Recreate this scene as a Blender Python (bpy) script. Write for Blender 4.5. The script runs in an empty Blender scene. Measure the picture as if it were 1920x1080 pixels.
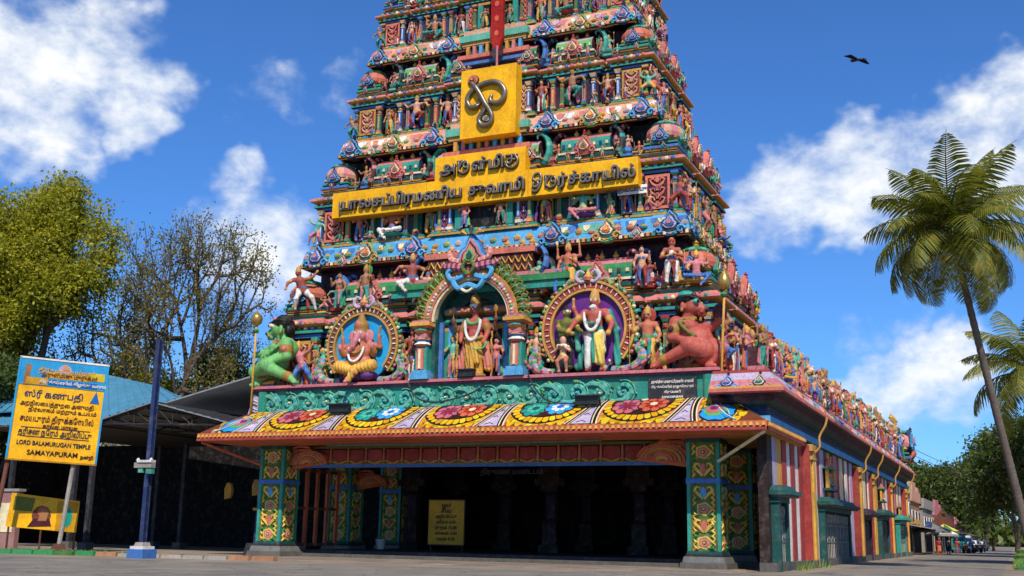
import bpy, bmesh, math, random
import numpy as np
from mathutils import Vector, Matrix, Euler
SC = bpy.context.scene
COL = SC.collection
PI = math.pi
R = math.radians
# ------------------------------------------------------------------ camera
TH, YAW, ROLL = math.atan(460 / 2100), R(24.06), 0.018
fwd = Vector((-math.sin(YAW) * math.cos(TH), math.cos(YAW) * math.cos(TH), math.sin(TH)))
rgt = Vector((math.cos(YAW), math.sin(YAW), 0))
upv = rgt.cross(fwd)
cr = rgt * math.cos(ROLL) + upv * math.sin(ROLL)
cu = -rgt * math.sin(ROLL) + upv * math.cos(ROLL)
cam = bpy.data.cameras.new('camera'); cam.lens = 36 * 2100 / 1920; cam.sensor_width = 36
cam.clip_start = 0.1; cam.clip_end = 5000
camo = bpy.data.objects.new('camera', cam); COL.objects.link(camo)
CAMP = Vector((22.6, -46.1, 1.3))
camo.matrix_world = Matrix(((cr.x, cu.x, -fwd.x, CAMP.x), (cr.y, cu.y, -fwd.y, CAMP.y), (cr.z, cu.z, -fwd.z, CAMP.z), (0, 0, 0, 1)))
SC.camera = camo


def ray(px, py):
    return (fwd * 2100 + cr * (px - 960) - cu * (py - 540)).normalized()


# ------------------------------------------------------------------ sun and sky
SUN_TO = Vector((0.40, -0.74, 0.92)).normalized()
sun = bpy.data.lights.new('sun', 'SUN'); sun.energy = 5.0; sun.angle = R(0.53); sun.color = (1.0, 0.94, 0.84)
suno = bpy.data.objects.new('sun', sun); COL.objects.link(suno)
suno.rotation_euler = (-SUN_TO).to_track_quat('-Z', 'Y').to_euler()
suno.location = (60, -60, 60)
SC.view_settings.view_transform = 'Standard'; SC.view_settings.look = 'None'
SC.view_settings.exposure = 0.0; SC.view_settings.gamma = 1.0; SC.view_settings.use_curve_mapping = False
SC.cycles.max_bounces = 6; SC.cycles.diffuse_bounces = 2; SC.cycles.glossy_bounces = 2
SC.cycles.transparent_max_bounces = 8


class NT:
    def __init__(s, tree):
        s.t = tree; s.n = tree.nodes; s.l = tree.links

    def add(s, typ, ins=None, **kw):
        n = s.n.new(typ)
        for k, v in kw.items():
            setattr(n, k, v)
        for k, v in (ins or {}).items():
            if isinstance(v, bpy.types.NodeSocket):
                s.l.new(v, n.inputs[k])
            else:
                n.inputs[k].default_value = v
        return n

    def math(s, op, a, b=0.0, clamp=False):
        return s.add('ShaderNodeMath', {0: a, 1: b}, operation=op, use_clamp=clamp).outputs[0]

    def ramp(s, fac, stops, interp='LINEAR'):
        n = s.add('ShaderNodeValToRGB', {0: fac}); e = n.color_ramp.elements
        n.color_ramp.interpolation = interp
        while len(e) < len(stops):
            e.new(0.5)
        for i, (p, c) in enumerate(stops):
            e[i].position = p; e[i].color = (*c, 1) if len(c) == 3 else c
        return n.outputs[0]

    def mix(s, fac, a, b, mode='MIX'):
        n = s.add('ShaderNodeMix', data_type='RGBA', blend_type=mode)
        for k, v in ((0, fac), (6, a), (7, b)):
            if isinstance(v, bpy.types.NodeSocket):
                s.l.new(v, n.inputs[k])
            else:
                n.inputs[k].default_value = v if not isinstance(v, tuple) or len(v) == 4 else (*v, 1)
        return n.outputs[2]

    def noise(s, scale, detail=4, rough=0.55, vec=None, dist=0.0):
        n = s.add('ShaderNodeTexNoise', {'Scale': scale, 'Detail': detail, 'Roughness': rough, 'Distortion': dist})
        if vec is not None:
            s.l.new(vec, n.inputs['Vector'])
        return n.outputs[0]


def build_world():
    w = bpy.data.worlds.new('World'); SC.world = w; w.use_nodes = True
    t = NT(w.node_tree); t.n.clear()
    out = t.add('ShaderNodeOutputWorld'); bg = t.add('ShaderNodeBackground', {'Strength': 0.12})
    t.l.new(bg.outputs[0], out.inputs[0])
    sky = t.add('ShaderNodeTexSky', sky_type='NISHITA')
    sky.sun_disc = False
    sky.sun_elevation = math.asin(SUN_TO.z); sky.sun_rotation = math.atan2(SUN_TO.x, SUN_TO.y)
    sky.altitude = 100; sky.air_density = 1.0; sky.dust_density = 0.4; sky.ozone_density = 3.0
    hs = t.add('ShaderNodeMix', {0: 1.0, 6: sky.outputs[0], 7: (0.42, 0.80, 1.30, 1)}, data_type='RGBA', blend_type='MULTIPLY')
    w.cycles.sampling_method = 'MANUAL'; w.cycles.sample_map_resolution = 512
    co = t.add('ShaderNodeTexCoord'); d = co.outputs['Generated']
    wn = t.add('ShaderNodeTexNoise', {'Vector': d, 'Scale': 14.0, 'Detail': 3.0, 'Roughness': 0.65})
    wv = t.add('ShaderNodeVectorMath', {0: wn.outputs['Color'], 1: (0.5, 0.5, 0.5)}, operation='SUBTRACT').outputs[0]
    dw = t.add('ShaderNodeVectorMath', {0: t.add('ShaderNodeVectorMath', {0: wv, 'Scale': 0.10}, operation='SCALE').outputs[0], 1: d}, operation='ADD').outputs[0]
    dw = t.add('ShaderNodeVectorMath', {0: dw}, operation='NORMALIZE').outputs[0]
    sep = t.add('ShaderNodeSeparateXYZ', {0: d})
    # a flattened cloud layer: horizontal position on a high plane
    den = t.math('ADD', t.math('MAXIMUM', sep.outputs[2], 0.0), 0.22)
    pl = t.add('ShaderNodeCombineXYZ', {0: t.math('DIVIDE', sep.outputs[0], den), 1: t.math('DIVIDE', sep.outputs[1], den), 2: t.math('MULTIPLY', sep.outputs[2], 3.0)})
    dv = t.add('ShaderNodeVectorMath', {0: d, 1: (1.0, 1.0, 1.5)}, operation='MULTIPLY').outputs[0]
    n1 = t.noise(7.5, 5, 0.56, dv, 0.2)
    n2 = t.noise(24.0, 6, 0.62, dv, 0.15)
    fb = t.math('ADD', t.math('MULTIPLY', n1, 0.62), t.math('MULTIPLY', n2, 0.38))
    # cumulus banks: (px, py, radius px, weight)
    blobs = [(40, 90, 150, 1), (150, 60, 130, 1), (60, 190, 130, .95), (210, 120, 110, .9), (270, 185, 95, 1), (320, 160, 70, .9), (20, 240, 60, .7), (130, 220, 80, .75),
             (500, 185, 85, .36), (640, 158, 60, .42), (440, 345, 70, .75), (480, 465, 120, .85), (400, 440, 70, .65), (540, 500, 80, .7),
             (1450, 400, 90, .75), (1520, 350, 100, .9), (1600, 320, 110, 1), (1680, 330, 110, .9), (1760, 300, 110, .9), (1860, 270, 120, 1), (1920, 300, 130, .95), (1590, 430, 60, .75),
             (1900, 160, 75, .9), (1640, 235, 45, .6), (1620, 722, 80, .85), (1700, 717, 90, .95), (1790, 715, 95, .95), (1640, 664, 110, .62),
              (2100, 260, 220, .9), (-160, 140, 220, .9), (2150, 640, 160, .7), (-200, 500, 160, .7)]
    acc = None
    for px, py, rp, wt in blobs:
        v = ray(px, py); rad = rp / 2150
        dp = t.add('ShaderNodeVectorMath', {0: dw, 1: v}, operation='DOT_PRODUCT').outputs['Value']
        mr = t.add('ShaderNodeMapRange', {0: dp, 1: math.cos(rad * 1.45), 2: math.cos(rad * 0.1), 3: 0.0, 4: wt}, interpolation_type='SMOOTHSTEP').outputs[0]
        acc = mr if acc is None else t.math('MAXIMUM', acc, mr)
    # elsewhere the same kind of scattered cumulus goes on
    ang = t.add('ShaderNodeVectorMath', {0: d, 1: ray(960, 540)}, operation='DOT_PRODUCT').outputs['Value']
    outm = t.add('ShaderNodeMapRange', {0: ang, 1: math.cos(0.75), 2: math.cos(0.52), 3: 1.0, 4: 0.0}).outputs[0]
    gen = t.add('ShaderNodeMapRange', {0: t.noise(1.6, 3, 0.5, pl.outputs[0]), 1: 0.5, 2: 0.66, 3: 0.0, 4: 0.9}).outputs[0]
    acc = t.math('MAXIMUM', acc, t.math('MULTIPLY', gen, outm))
    dens = t.math('ADD', t.math('MULTIPLY', acc, 0.80), t.math('SUBTRACT', t.math('MULTIPLY', t.math('SUBTRACT', fb, 0.5), 1.9), 0.30))
    alpha = t.add('ShaderNodeMapRange', {0: dens, 1: 0.0, 2: 0.62, 3: 0.0, 4: 0.96}, interpolation_type='SMOOTHSTEP').outputs[0]
    shade = t.math('ADD', t.math('MULTIPLY', dens, 0.8), t.math('MULTIPLY', n2, 0.6))
    cc = t.ramp(shade, [(0.30, (4.6, 5.6, 7.3)), (0.62, (6.9, 7.5, 8.3)), (0.9, (9.0, 9.0, 9.0))])
    col = t.mix(alpha, hs.outputs[2], cc)
    t.l.new(col, bg.inputs[0])


build_world()


# ------------------------------------------------------------------ materials
def hx(s):
    c = [int(s[i:i + 2], 16) / 255 for i in (0, 2, 4)]
    return tuple(x / 12.92 if x <= 0.04045 else ((x + 0.055) / 1.055) ** 2.4 for x in c)


PAL = {k: hx(v) for k, v in dict(
    pink='c26a6e', salmon='c8644c', orange='c2561f', red='98241a', maroon='481520', purple='66307a', magenta='742a56', plum='301630',
    teal='168c7a', dteal='084a46', mint='52a890', green='238044', lgreen='66a554', leaf='3a6e22', lime='8aa82e', olive='6a6a1c',
    blue='2867ac', sky='3c98c8', dblue='16305e', navy='10204a', yellow='d09612', lemon='d8b83a', gold='9c7012', ochre='be8828', cream='e0cda0', white='ddd5c9',
    lilac='b2a0b6', grey='6d6d68', dgrey='2c2c32', black='0e0c0e', brown='55301f', dbrown='2a1610', peach='cf9474', skin='a04a34', tan='9a6a45',
    gskin='68b05a', oskin='b24530', signyel='e8a80a', stone='5c5850', lstone='9a9184', rust='6e3a22', cskin='b05a38').items()}
MATS = {}


def paint_mat(name, rough=0.5, bump=0.25, dirt=0.55, spec=0.4, attr=True, color=None, metallic=0.0, nscale=1.0, sat=0.93):
    m = bpy.data.materials.new(name); m.use_nodes = True
    t = NT(m.node_tree); b = t.n['Principled BSDF']
    geo = t.add('ShaderNodeNewGeometry'); pos = geo.outputs['Position']
    if attr:
        base = t.add('ShaderNodeAttribute', attribute_name='Col').outputs['Color']
    else:
        base = t.add('ShaderNodeRGB').outputs[0]; base.default_value = (*color, 1)
    n1 = t.noise(1.1 * nscale, 5, 0.6, pos)
    n2 = t.noise(9.0 * nscale, 5, 0.65, pos)
    st = t.add('ShaderNodeMapping', {0: pos, 3: (3.0, 3.0, 0.35)})
    n3 = t.noise(2.0 * nscale, 6, 0.65, st.outputs[0])
    oi = t.add('ShaderNodeObjectInfo').outputs['Random']
    val = t.add('ShaderNodeMapRange', {0: t.math('ADD', t.math('MULTIPLY', n1, 0.5), t.math('MULTIPLY', n2, 0.5)), 1: 0.3, 2: 0.7, 3: 0.62, 4: 1.28}).outputs[0]
    val = t.math('MULTIPLY', val, t.math('ADD', 0.9, t.math('MULTIPLY', oi, 0.2)))
    hs = t.add('ShaderNodeHueSaturation', {'Hue': t.math('ADD', 0.49, t.math('MULTIPLY', n1, 0.02)), 'Saturation': sat, 'Value': val, 'Color': base})
    grime = t.add('ShaderNodeMapRange', {0: n3, 1: 0.52, 2: 0.78, 3: 0.0, 4: dirt}).outputs[0]
    c = t.mix(grime, hs.outputs[0], (0.06, 0.045, 0.033))
    fd = t.add('ShaderNodeMapRange', {0: t.noise(2.6 * nscale, 6, 0.7, pos), 1: 0.5, 2: 0.75, 3: 0.0, 4: 0.55 * dirt}).outputs[0]
    c = t.mix(fd, c, t.mix(0.55, hs.outputs[0], (0.36, 0.31, 0.26)))
    # worn flecks where the paint has chipped to pale plaster
    fl = t.add('ShaderNodeMapRange', {0: t.noise(22 * nscale, 3, 0.7, pos), 1: 0.68, 2: 0.74, 3: 0.0, 4: 0.45 * dirt}).outputs[0]
    c = t.mix(fl, c, (0.33, 0.29, 0.24))
    t.l.new(c, b.inputs['Base Color'])
    t.l.new(t.math('ADD', rough - 0.12, t.math('MULTIPLY', n2, 0.24)), b.inputs['Roughness'])
    b.inputs['Specular IOR Level'].default_value = spec
    b.inputs['Metallic'].default_value = metallic
    bm = t.add('ShaderNodeBump', {'Strength': bump, 'Distance': 0.05, 'Height': n2})
    t.l.new(bm.outputs[0], b.inputs['Normal'])
    MATS[name] = m
    return m


paint_mat('stucco', 0.6, 0.5, 0.75, 0.25)
paint_mat('statue', 0.55, 0.45, 0.7, 0.28)
paint_mat('signpaint', 0.45, 0.08, 0.22, 0.3, sat=1.05)
paint_mat('flat', 0.75, 0.2, 0.45, 0.2)
paint_mat('gilt', 0.32, 0.1, 0.3, 0.5, False, (0.50, 0.30, 0.045), 0.65)
paint_mat('darkmetal', 0.4, 0.1, 0.3, 0.5, False, (0.035, 0.03, 0.028), 0.4)
paint_mat('bronze', 0.34, 0.1, 0.2, 0.5, False, (0.22, 0.17, 0.12), 0.5)
paint_mat('steel', 0.45, 0.15, 0.7, 0.5, False, (0.30, 0.31, 0.31), 0.4)
paint_mat('vehicle', 0.25, 0.02, 0.12, 0.5)
paint_mat('bark', 0.85, 0.8, 0.5, 0.2, False, (0.085, 0.06, 0.042))
paint_mat('palmbark', 0.85, 0.7, 0.5, 0.2, False, (0.16, 0.125, 0.095))


def leaf_mat(name, c1, c2, c3, trans=0.45, rough=0.45):
    m = bpy.data.materials.new(name); m.use_nodes = True
    t = NT(m.node_tree); b = t.n['Principled BSDF']; out = t.n['Material Output']
    pos = t.add('ShaderNodeNewGeometry').outputs['Position']
    a = t.add('ShaderNodeAttribute', attribute_name='Rnd').outputs['Fac']
    f = t.math('ADD', t.math('MULTIPLY', a, 0.65), t.math('MULTIPLY', t.noise(0.5, 3, 0.5, pos), 0.45))
    c = t.ramp(f, [(0.18, c1), (0.5, c2), (0.85, c3)])
    t.l.new(c, b.inputs['Base Color']); b.inputs['Roughness'].default_value = rough
    b.inputs['Specular IOR Level'].default_value = 0.3
    tr = t.add('ShaderNodeBsdfTranslucent', {0: t.mix(1.0, c, (1.3, 1.35, 0.5), 'MULTIPLY')})
    mx = t.add('ShaderNodeMixShader', {0: trans}); t.l.new(b.outputs[0], mx.inputs[1]); t.l.new(tr.outputs[0], mx.inputs[2])
    t.l.new(mx.outputs[0], out.inputs[0]); MATS[name] = m
    return m


leaf_mat('leaf_yellow', (0.14, 0.15, 0.012), (0.31, 0.30, 0.022), (0.46, 0.40, 0.035), 0.45)
leaf_mat('leaf_sparse', (0.09, 0.075, 0.02), (0.19, 0.17, 0.035), (0.30, 0.24, 0.06), 0.4)
leaf_mat('leaf_dark', (0.030, 0.048, 0.010), (0.065, 0.095, 0.016), (0.13, 0.15, 0.028), 0.35)
leaf_mat('leaf_palm', (0.06, 0.08, 0.010), (0.155, 0.17, 0.022), (0.34, 0.27, 0.05), 0.35, 0.55)


def ground_mat(name, c1, c2, c3, sc=1.0, bump=0.5, rough=0.9, cracks=False):
    m = bpy.data.materials.new(name); m.use_nodes = True
    t = NT(m.node_tree); b = t.n['Principled BSDF']
    pos = t.add('ShaderNodeNewGeometry').outputs['Position']
    a = t.noise(0.35 * sc, 6, 0.6, pos); g = t.noise(14 * sc, 6, 0.7, pos); g2 = t.noise(60 * sc, 3, 0.7, pos)
    f = t.math('ADD', t.math('MULTIPLY', a, 0.55), t.math('ADD', t.math('MULTIPLY', g, 0.25), t.math('MULTIPLY', g2, 0.2)))
    c = t.ramp(f, [(0.34, c1), (0.5, c2), (0.66, c3)])
    if cracks:
        wp = t.add('ShaderNodeVectorMath', {0: pos, 1: t.add('ShaderNodeTexNoise', {'Vector': pos, 'Scale': 0.9, 'Detail': 4.0}).outputs['Color']}, operation='ADD').outputs[0]
        vo = t.add('ShaderNodeTexVoronoi', {'Vector': wp, 'Scale': 0.33}, feature='DISTANCE_TO_EDGE').outputs['Distance']
        ck = t.add('ShaderNodeMapRange', {0: vo, 1: 0.004, 2: 0.014, 3: 0.75, 4: 0.0}).outputs[0]
        c = t.mix(ck, c, (0.03, 0.027, 0.024))
        stn = t.add('ShaderNodeMapRange', {0: t.noise(0.8, 5, 0.6, wp), 1: 0.56, 2: 0.7, 3: 0.0, 4: 0.6}).outputs[0]
        c = t.mix(stn, c, (0.06, 0.052, 0.044))
        dst = t.add('ShaderNodeMapRange', {0: t.noise(0.5, 5, 0.6, pos), 1: 0.52, 2: 0.68, 3: 0.0, 4: 0.6}).outputs[0]
        c = t.mix(dst, c, (0.30, 0.245, 0.175))
    t.l.new(c, b.inputs['Base Color']); b.inputs['Roughness'].default_value = rough
    bm = t.add('ShaderNodeBump', {'Strength': bump, 'Distance': 0.03, 'Height': t.math('ADD', g, g2)})
    t.l.new(bm.outputs[0], b.inputs['Normal']); MATS[name] = m


ground_mat('asphalt', (0.125, 0.108, 0.086), (0.185, 0.16, 0.125), (0.26, 0.22, 0.165), cracks=True)
ground_mat('dirt', (0.15, 0.11, 0.075), (0.24, 0.185, 0.125), (0.33, 0.26, 0.18))
ground_mat('grass', (0.03, 0.055, 0.012), (0.07, 0.10, 0.02), (0.14, 0.14, 0.04))
ground_mat('paving', (0.16, 0.125, 0.095), (0.25, 0.2, 0.15), (0.34, 0.28, 0.21))


def roof_mat(name, c, rough=0.45):
    paint_mat(name, rough, 0.1, 0.55, 0.4, False, c, 0.25)


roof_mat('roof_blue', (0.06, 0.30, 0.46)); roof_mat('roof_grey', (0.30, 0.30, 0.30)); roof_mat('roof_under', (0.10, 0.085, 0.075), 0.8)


# ------------------------------------------------------------------ mesh builder
def C(c):
    return PAL[c] if isinstance(c, str) else c


class MB:
    def __init__(s):
        s.v = []; s.f = []; s.c = []

    def face(s, pts, col):
        b = len(s.v); s.v += [tuple(p) for p in pts]; s.f.append(tuple(range(b, b + len(pts)))); s.c.append(C(col))

    def box(s, x, y, z, sx, sy, sz, col, top=None, tx=1.0, ty=1.0):
        """centre x,y; z = bottom; tx/ty taper of the top"""
        a, b_ = sx / 2, sy / 2; i = len(s.v)
        s.v += [(x - a, y - b_, z), (x + a, y - b_, z), (x + a, y + b_, z), (x - a, y + b_, z)]
        a *= tx; b_ *= ty
        s.v += [(x - a, y - b_, z + sz), (x + a, y - b_, z + sz), (x + a, y + b_, z + sz), (x - a, y + b_, z + sz)]
        for q in ((3, 2, 1, 0), (0, 1, 5, 4), (1, 2, 6, 5), (2, 3, 7, 6), (3, 0, 4, 7)):
            s.f.append(tuple(i + k for k in q)); s.c.append(C(col))
        s.f.append((i + 4, i + 5, i + 6, i + 7)); s.c.append(C(top or col))
        return s

    def lathe(s, prof, cols, n=10, o=(0, 0, 0), sy=1.0, phase=0.0, alt=None, axis='z'):
        i = len(s.v)
        for r, z in prof:
            for k in range(n):
                a = 2 * PI * (k + phase) / n
                p = (r * math.cos(a), r * math.sin(a) * sy, z)
                if axis == 'x': p = (p[2], p[0], p[1])
                if axis == 'y': p = (p[0], -p[2], p[1])
                s.v.append((o[0] + p[0], o[1] + p[1], o[2] + p[2]))
        for j in range(len(prof) - 1):
            for k in range(n):
                q = (k + 1) % n
                s.f.append((i + j * n + k, i + j * n + q, i + (j + 1) * n + q, i + (j + 1) * n + k))
                c = cols if isinstance(cols, (str, tuple)) and not isinstance(cols, list) else cols[j % len(cols)]
                if alt and k % 2: c = alt if isinstance(alt, str) else alt.get(c, c)
                s.c.append(C(c))
        cc = cols if not isinstance(cols, list) else cols[-1]
        s.f.append(tuple(i + (len(prof) - 1) * n + k for k in range(n))); s.c.append(C(cc))
        return s

    def tube(s, pts, rad, col, n=6, flat=1.0, cap=True):
        pts = [Vector(p) for p in pts]; m = len(pts)
        if not hasattr(rad, '__len__'): rad = [rad] * m
        i = len(s.v); prev = None
        for k, p in enumerate(pts):
            d = (pts[min(k + 1, m - 1)] - pts[max(k - 1, 0)])
            d = d.normalized() if d.length > 1e-9 else Vector((0, 0, 1))
            if prev is None:
                a = Vector((0, 1, 0)) if abs(d.y) < 0.9 else Vector((1, 0, 0))
                u = d.cross(a).normalized()
            else:
                u = (prev - d * prev.dot(d)); u = u.normalized() if u.length > 1e-6 else d.orthogonal().normalized()
            w = d.cross(u); prev = u
            for q in range(n):
                t = 2 * PI * q / n
                s.v.append(tuple(p + (u * math.cos(t) + w * math.sin(t) * flat) * rad[k]))
        cs = col if isinstance(col, list) else [col]
        for k in range(m - 1):
            for q in range(n):
                r_ = (q + 1) % n
                s.f.append((i + k * n + q, i + k * n + r_, i + (k + 1) * n + r_, i + (k + 1) * n + q)); s.c.append(C(cs[k % len(cs)]))
        if cap:
            s.f.append(tuple(i + q for q in reversed(range(n)))); s.c.append(C(cs[0]))
            s.f.append(tuple(i + (m - 1) * n + q for q in range(n))); s.c.append(C(cs[-1]))
        return s

    def sweep(s, path, prof, cols, closed=True):
        """path: rectilinear CCW polygon in XY; prof: (outward, z)"""
        m = len(path); offs = []
        for k in range(m):
            a, b_, c_ = Vector(path[k - 1]), Vector(path[k]), Vector(path[(k + 1) % m])
            d1, d2 = (b_ - a), (c_ - b_)
            n1 = Vector((d1.y, -d1.x)).normalized(); n2 = Vector((d2.y, -d2.x)).normalized()
            if not closed and k == 0: n1 = n2
            if not closed and k == m - 1: n2 = n1
            q = n1 + n2; q = q / max(1e-6, (1 + n1.dot(n2)))
            offs.append(q)
        i = len(s.v)
        for d, z in prof:
            for p, o in zip(path, offs):
                s.v.append((p[0] + o.x * d, p[1] + o.y * d, z))
        for j in range(len(prof) - 1):
            for k in range(m if closed else m - 1):
                q = (k + 1) % m
                s.f.append((i + j * m + k, i + j * m + q, i + (j + 1) * m + q, i + (j + 1) * m + k)); s.c.append(C(cols[j % len(cols)]))
        return s

    def plate(s, pts, y0, y1, col, side=None, M=None):
        """2-D outline (x,z) star-shaped, CCW seen from -Y; front at y1 (<y0)"""
        i = len(s.v); n = len(pts)
        cx = sum(p[0] for p in pts) / n; cz = sum(p[1] for p in pts) / n
        for p in pts: s.v.append((p[0], y0, p[1]))
        for p in pts: s.v.append((p[0], y1, p[1]))
        s.v.append((cx, y1, cz))
        for k in range(n):
            q = (k + 1) % n
            s.f.append((i + k, i + q, i + n + q, i + n + k)); s.c.append(C(side or col))
            s.f.append((i + n + k, i + n + q, i + 2 * n)); s.c.append(C(col))
        return s

    def join(s, o, M=None):
        i = len(s.v)
        s.v += [tuple(M @ Vector(p)) for p in o.v] if M is not None else o.v
        s.f += [tuple(k + i for k in f) for f in o.f]; s.c += o.c
        return s

    def mesh(s, name, mat='stucco', smooth=False):
        me = bpy.data.meshes.new(name); me.from_pydata(s.v, [], s.f)
        a = me.attributes.new('Col', 'FLOAT_COLOR', 'FACE')
        arr = np.ones((len(s.f), 4), np.float32); arr[:, :3] = np.array(s.c, np.float32).reshape(-1, 3)
        a.data.foreach_set('color', arr.ravel())
        if smooth: me.polygons.foreach_set('use_smooth', [True] * len(s.f))
        me.materials.append(MATS[mat]); me.update()
        return me

    def build(s, name, parent=None, mat='stucco', smooth=False, **kw):
        return put(name, s.mesh(name, mat, smooth), parent, **kw)


def put(name, me, parent=None, loc=(0, 0, 0), rot=(0, 0, 0), sc=(1, 1, 1)):
    o = bpy.data.objects.new(name, me); COL.objects.link(o)
    if parent is not None: o.parent = parent
    o.location = loc; o.rotation_euler = rot
    o.scale = sc if hasattr(sc, '__len__') else (sc, sc, sc)
    return o


def tag(o, label=None, cat=None, group=None, kind=None):
    if label: o['label'] = label
    if cat: o['category'] = cat
    if group: o['group'] = group
    if kind: o['kind'] = kind
    return o


def empty(name, parent=None, loc=(0, 0, 0), rz=0.0):
    o = bpy.data.objects.new(name, None); COL.objects.link(o)
    if parent is not None: o.parent = parent
    o.location = loc; o.rotation_euler = (0, 0, rz); o.empty_display_size = 0.3
    return o


def copy_tree(o, parent=None):
    c = o.copy(); COL.objects.link(c); c.parent = parent
    for ch in o.children:
        copy_tree(ch, c)
    return c


def spline(pts, n=6, closed=False):
    P_ = [Vector(p) for p in pts]; out = []; m = len(P_)
    for k in range(m if closed else m - 1):
        if closed: a, b, c, d = P_[k - 1], P_[k], P_[(k + 1) % m], P_[(k + 2) % m]
        else: a, b, c, d = P_[max(k - 1, 0)], P_[k], P_[k + 1], P_[min(k + 2, m - 1)]
        for q in range(n):
            t = q / n
            out.append(0.5 * ((2 * b) + (c - a) * t + (2 * a - 5 * b + 4 * c - d) * t * t + (3 * b - a - 3 * c + d) * t ** 3))
    if not closed: out.append(P_[-1])
    return out


# ------------------------------------------------------------------ solid figures: one continuous surface from joined limbs
def surfnet(F, org, h):
    S = F < 0; nx, ny, nz = F.shape
    cs = np.zeros((nx - 1, ny - 1, nz - 1), np.int8)
    for a in (0, 1):
        for b in (0, 1):
            for c in (0, 1):
                cs += S[a:nx - 1 + a, b:ny - 1 + b, c:nz - 1 + c]
    I = np.argwhere((cs > 0) & (cs < 8))
    idx = -np.ones(cs.shape, np.int64); idx[I[:, 0], I[:, 1], I[:, 2]] = np.arange(len(I))
    acc = np.zeros((len(I), 3)); cnt = np.zeros(len(I))
    cor = [(a, b, c) for a in (0, 1) for b in (0, 1) for c in (0, 1)]
    for p in cor:
        for ax in range(3):
            if p[ax]: continue
            q = list(p); q[ax] = 1
            f0 = F[I[:, 0] + p[0], I[:, 1] + p[1], I[:, 2] + p[2]]; f1 = F[I[:, 0] + q[0], I[:, 1] + q[1], I[:, 2] + q[2]]
            cr_ = (f0 < 0) != (f1 < 0)
            t = np.where(cr_, f0 / np.where(cr_, f0 - f1, 1), 0)
            pos = np.array(p, float)[None].repeat(len(I), 0); pos[:, ax] += t
            acc[cr_] += pos[cr_]; cnt[cr_] += 1
    V = (I + acc / cnt[:, None]) * h + org
    Q = []
    for ax in range(3):
        u, w = (ax + 1) % 3, (ax + 2) % 3
        sl0 = [slice(None)] * 3; sl1 = [slice(None)] * 3
        sl0[ax] = slice(0, -1); sl1[ax] = slice(1, None)
        A, B = S[tuple(sl0)], S[tuple(sl1)]
        E = np.argwhere(A != B)
        ok = (E[:, u] > 0) & (E[:, w] > 0) & (E[:, u] < F.shape[u] - 1) & (E[:, w] < F.shape[w] - 1); E = E[ok]
        ins = A[E[:, 0], E[:, 1], E[:, 2]]
        qs = []
        for du, dw in ((-1, -1), (0, -1), (0, 0), (-1, 0)):
            k = E.copy(); k[:, u] += du; k[:, w] += dw
            qs.append(idx[k[:, 0], k[:, 1], k[:, 2]])
        q = np.stack(qs, 1); q[~ins] = q[~ins][:, ::-1]
        Q.append(q)
    return V, np.concatenate(Q)


def pdist(P_, pr):
    if pr[0] == 'c':
        a = np.array(pr[1], float); b = np.array(pr[2], float); ba = b - a
        pa = P_ - a; t = np.clip((pa @ ba) / max(1e-9, ba @ ba), 0, 1)
        return np.linalg.norm(pa - t[..., None] * ba, axis=-1) - (pr[3] + (pr[4] - pr[3]) * t)
    r = np.array(pr[2], float); q = (P_ - np.array(pr[1], float))
    k0 = np.linalg.norm(q / r, axis=-1); k1 = np.linalg.norm(q / (r * r), axis=-1)
    return k0 * (k0 - 1) / np.maximum(k1, 1e-6)


def solid(name, prims, h, k=0.02, pals=None, mat='statue', fold=0.0, fq=1.0):
    """prims -> one mesh per palette (dict letter -> colour name)"""
    lo = np.full(3, 1e9); hi = -lo; bbs = []
    for p in prims:
        if p[0] == 'c':
            a = np.minimum(np.array(p[1]) - p[3], np.array(p[2]) - p[4]); b = np.maximum(np.array(p[1]) + p[3], np.array(p[2]) + p[4])
        else:
            a = np.array(p[1]) - np.array(p[2]); b = np.array(p[1]) + np.array(p[2])
        bbs.append((a, b)); lo = np.minimum(lo, a); hi = np.maximum(hi, b)
    lo -= 2.5 * h; hi += 2.5 * h
    n = np.ceil((hi - lo) / h).astype(int) + 1
    F = np.full(n, 10.0, np.float32)
    ax = [lo[i] + np.arange(n[i]) * h for i in range(3)]
    for p, (a, b) in zip(prims, bbs):
        i0 = np.maximum(0, np.floor((a - lo - 2 * k - h) / h).astype(int)); i1 = np.minimum(n, np.ceil((b - lo + 2 * k + h) / h).astype(int) + 1)
        G = np.stack(np.meshgrid(*[ax[i][i0[i]:i1[i]] for i in range(3)], indexing='ij'), -1)
        d = pdist(G, p)
        if p[-1] in 'cdxy' and fold: d = d + fold * np.sin(G[..., 0] * fq + G[..., 2] * fq * .22) * (p[0] == 'c')
        sl = tuple(slice(i0[i], i1[i]) for i in range(3)); f = F[sl]
        hh = np.maximum(k - np.abs(f - d), 0) / k
        F[sl] = np.minimum(f, d) - hh * hh * k * 0.25
    V, Q = surfnet(F, lo, h)
    fc = V[Q].mean(1); best = np.full(len(Q), 1e9); bi = np.zeros(len(Q), int)
    for i, p in enumerate(prims):
        d = pdist(fc, p) - (0.004 if p[-1] in 'xyzgjkeo' else 0); m = d < best; best[m] = d[m]; bi[m] = i
    keys = [p[-1] for p in prims]; out = []
    base = bpy.data.meshes.new(name); base.from_pydata(V.tolist(), [], Q.tolist())
    base.polygons.foreach_set('use_smooth', [True] * len(Q)); base.materials.append(MATS[mat])
    base.attributes.new('Col', 'FLOAT_COLOR', 'FACE')
    for j, pal in enumerate(pals):
        me = base if j == 0 else base.copy()
        lut = np.ones((len(prims), 4), np.float32)
        for i, kx in enumerate(keys): lut[i, :3] = C(pal[kx])
        me.attributes['Col'].data.foreach_set('color', lut[bi].ravel()); me.update(); out.append(me)
    return out


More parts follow.
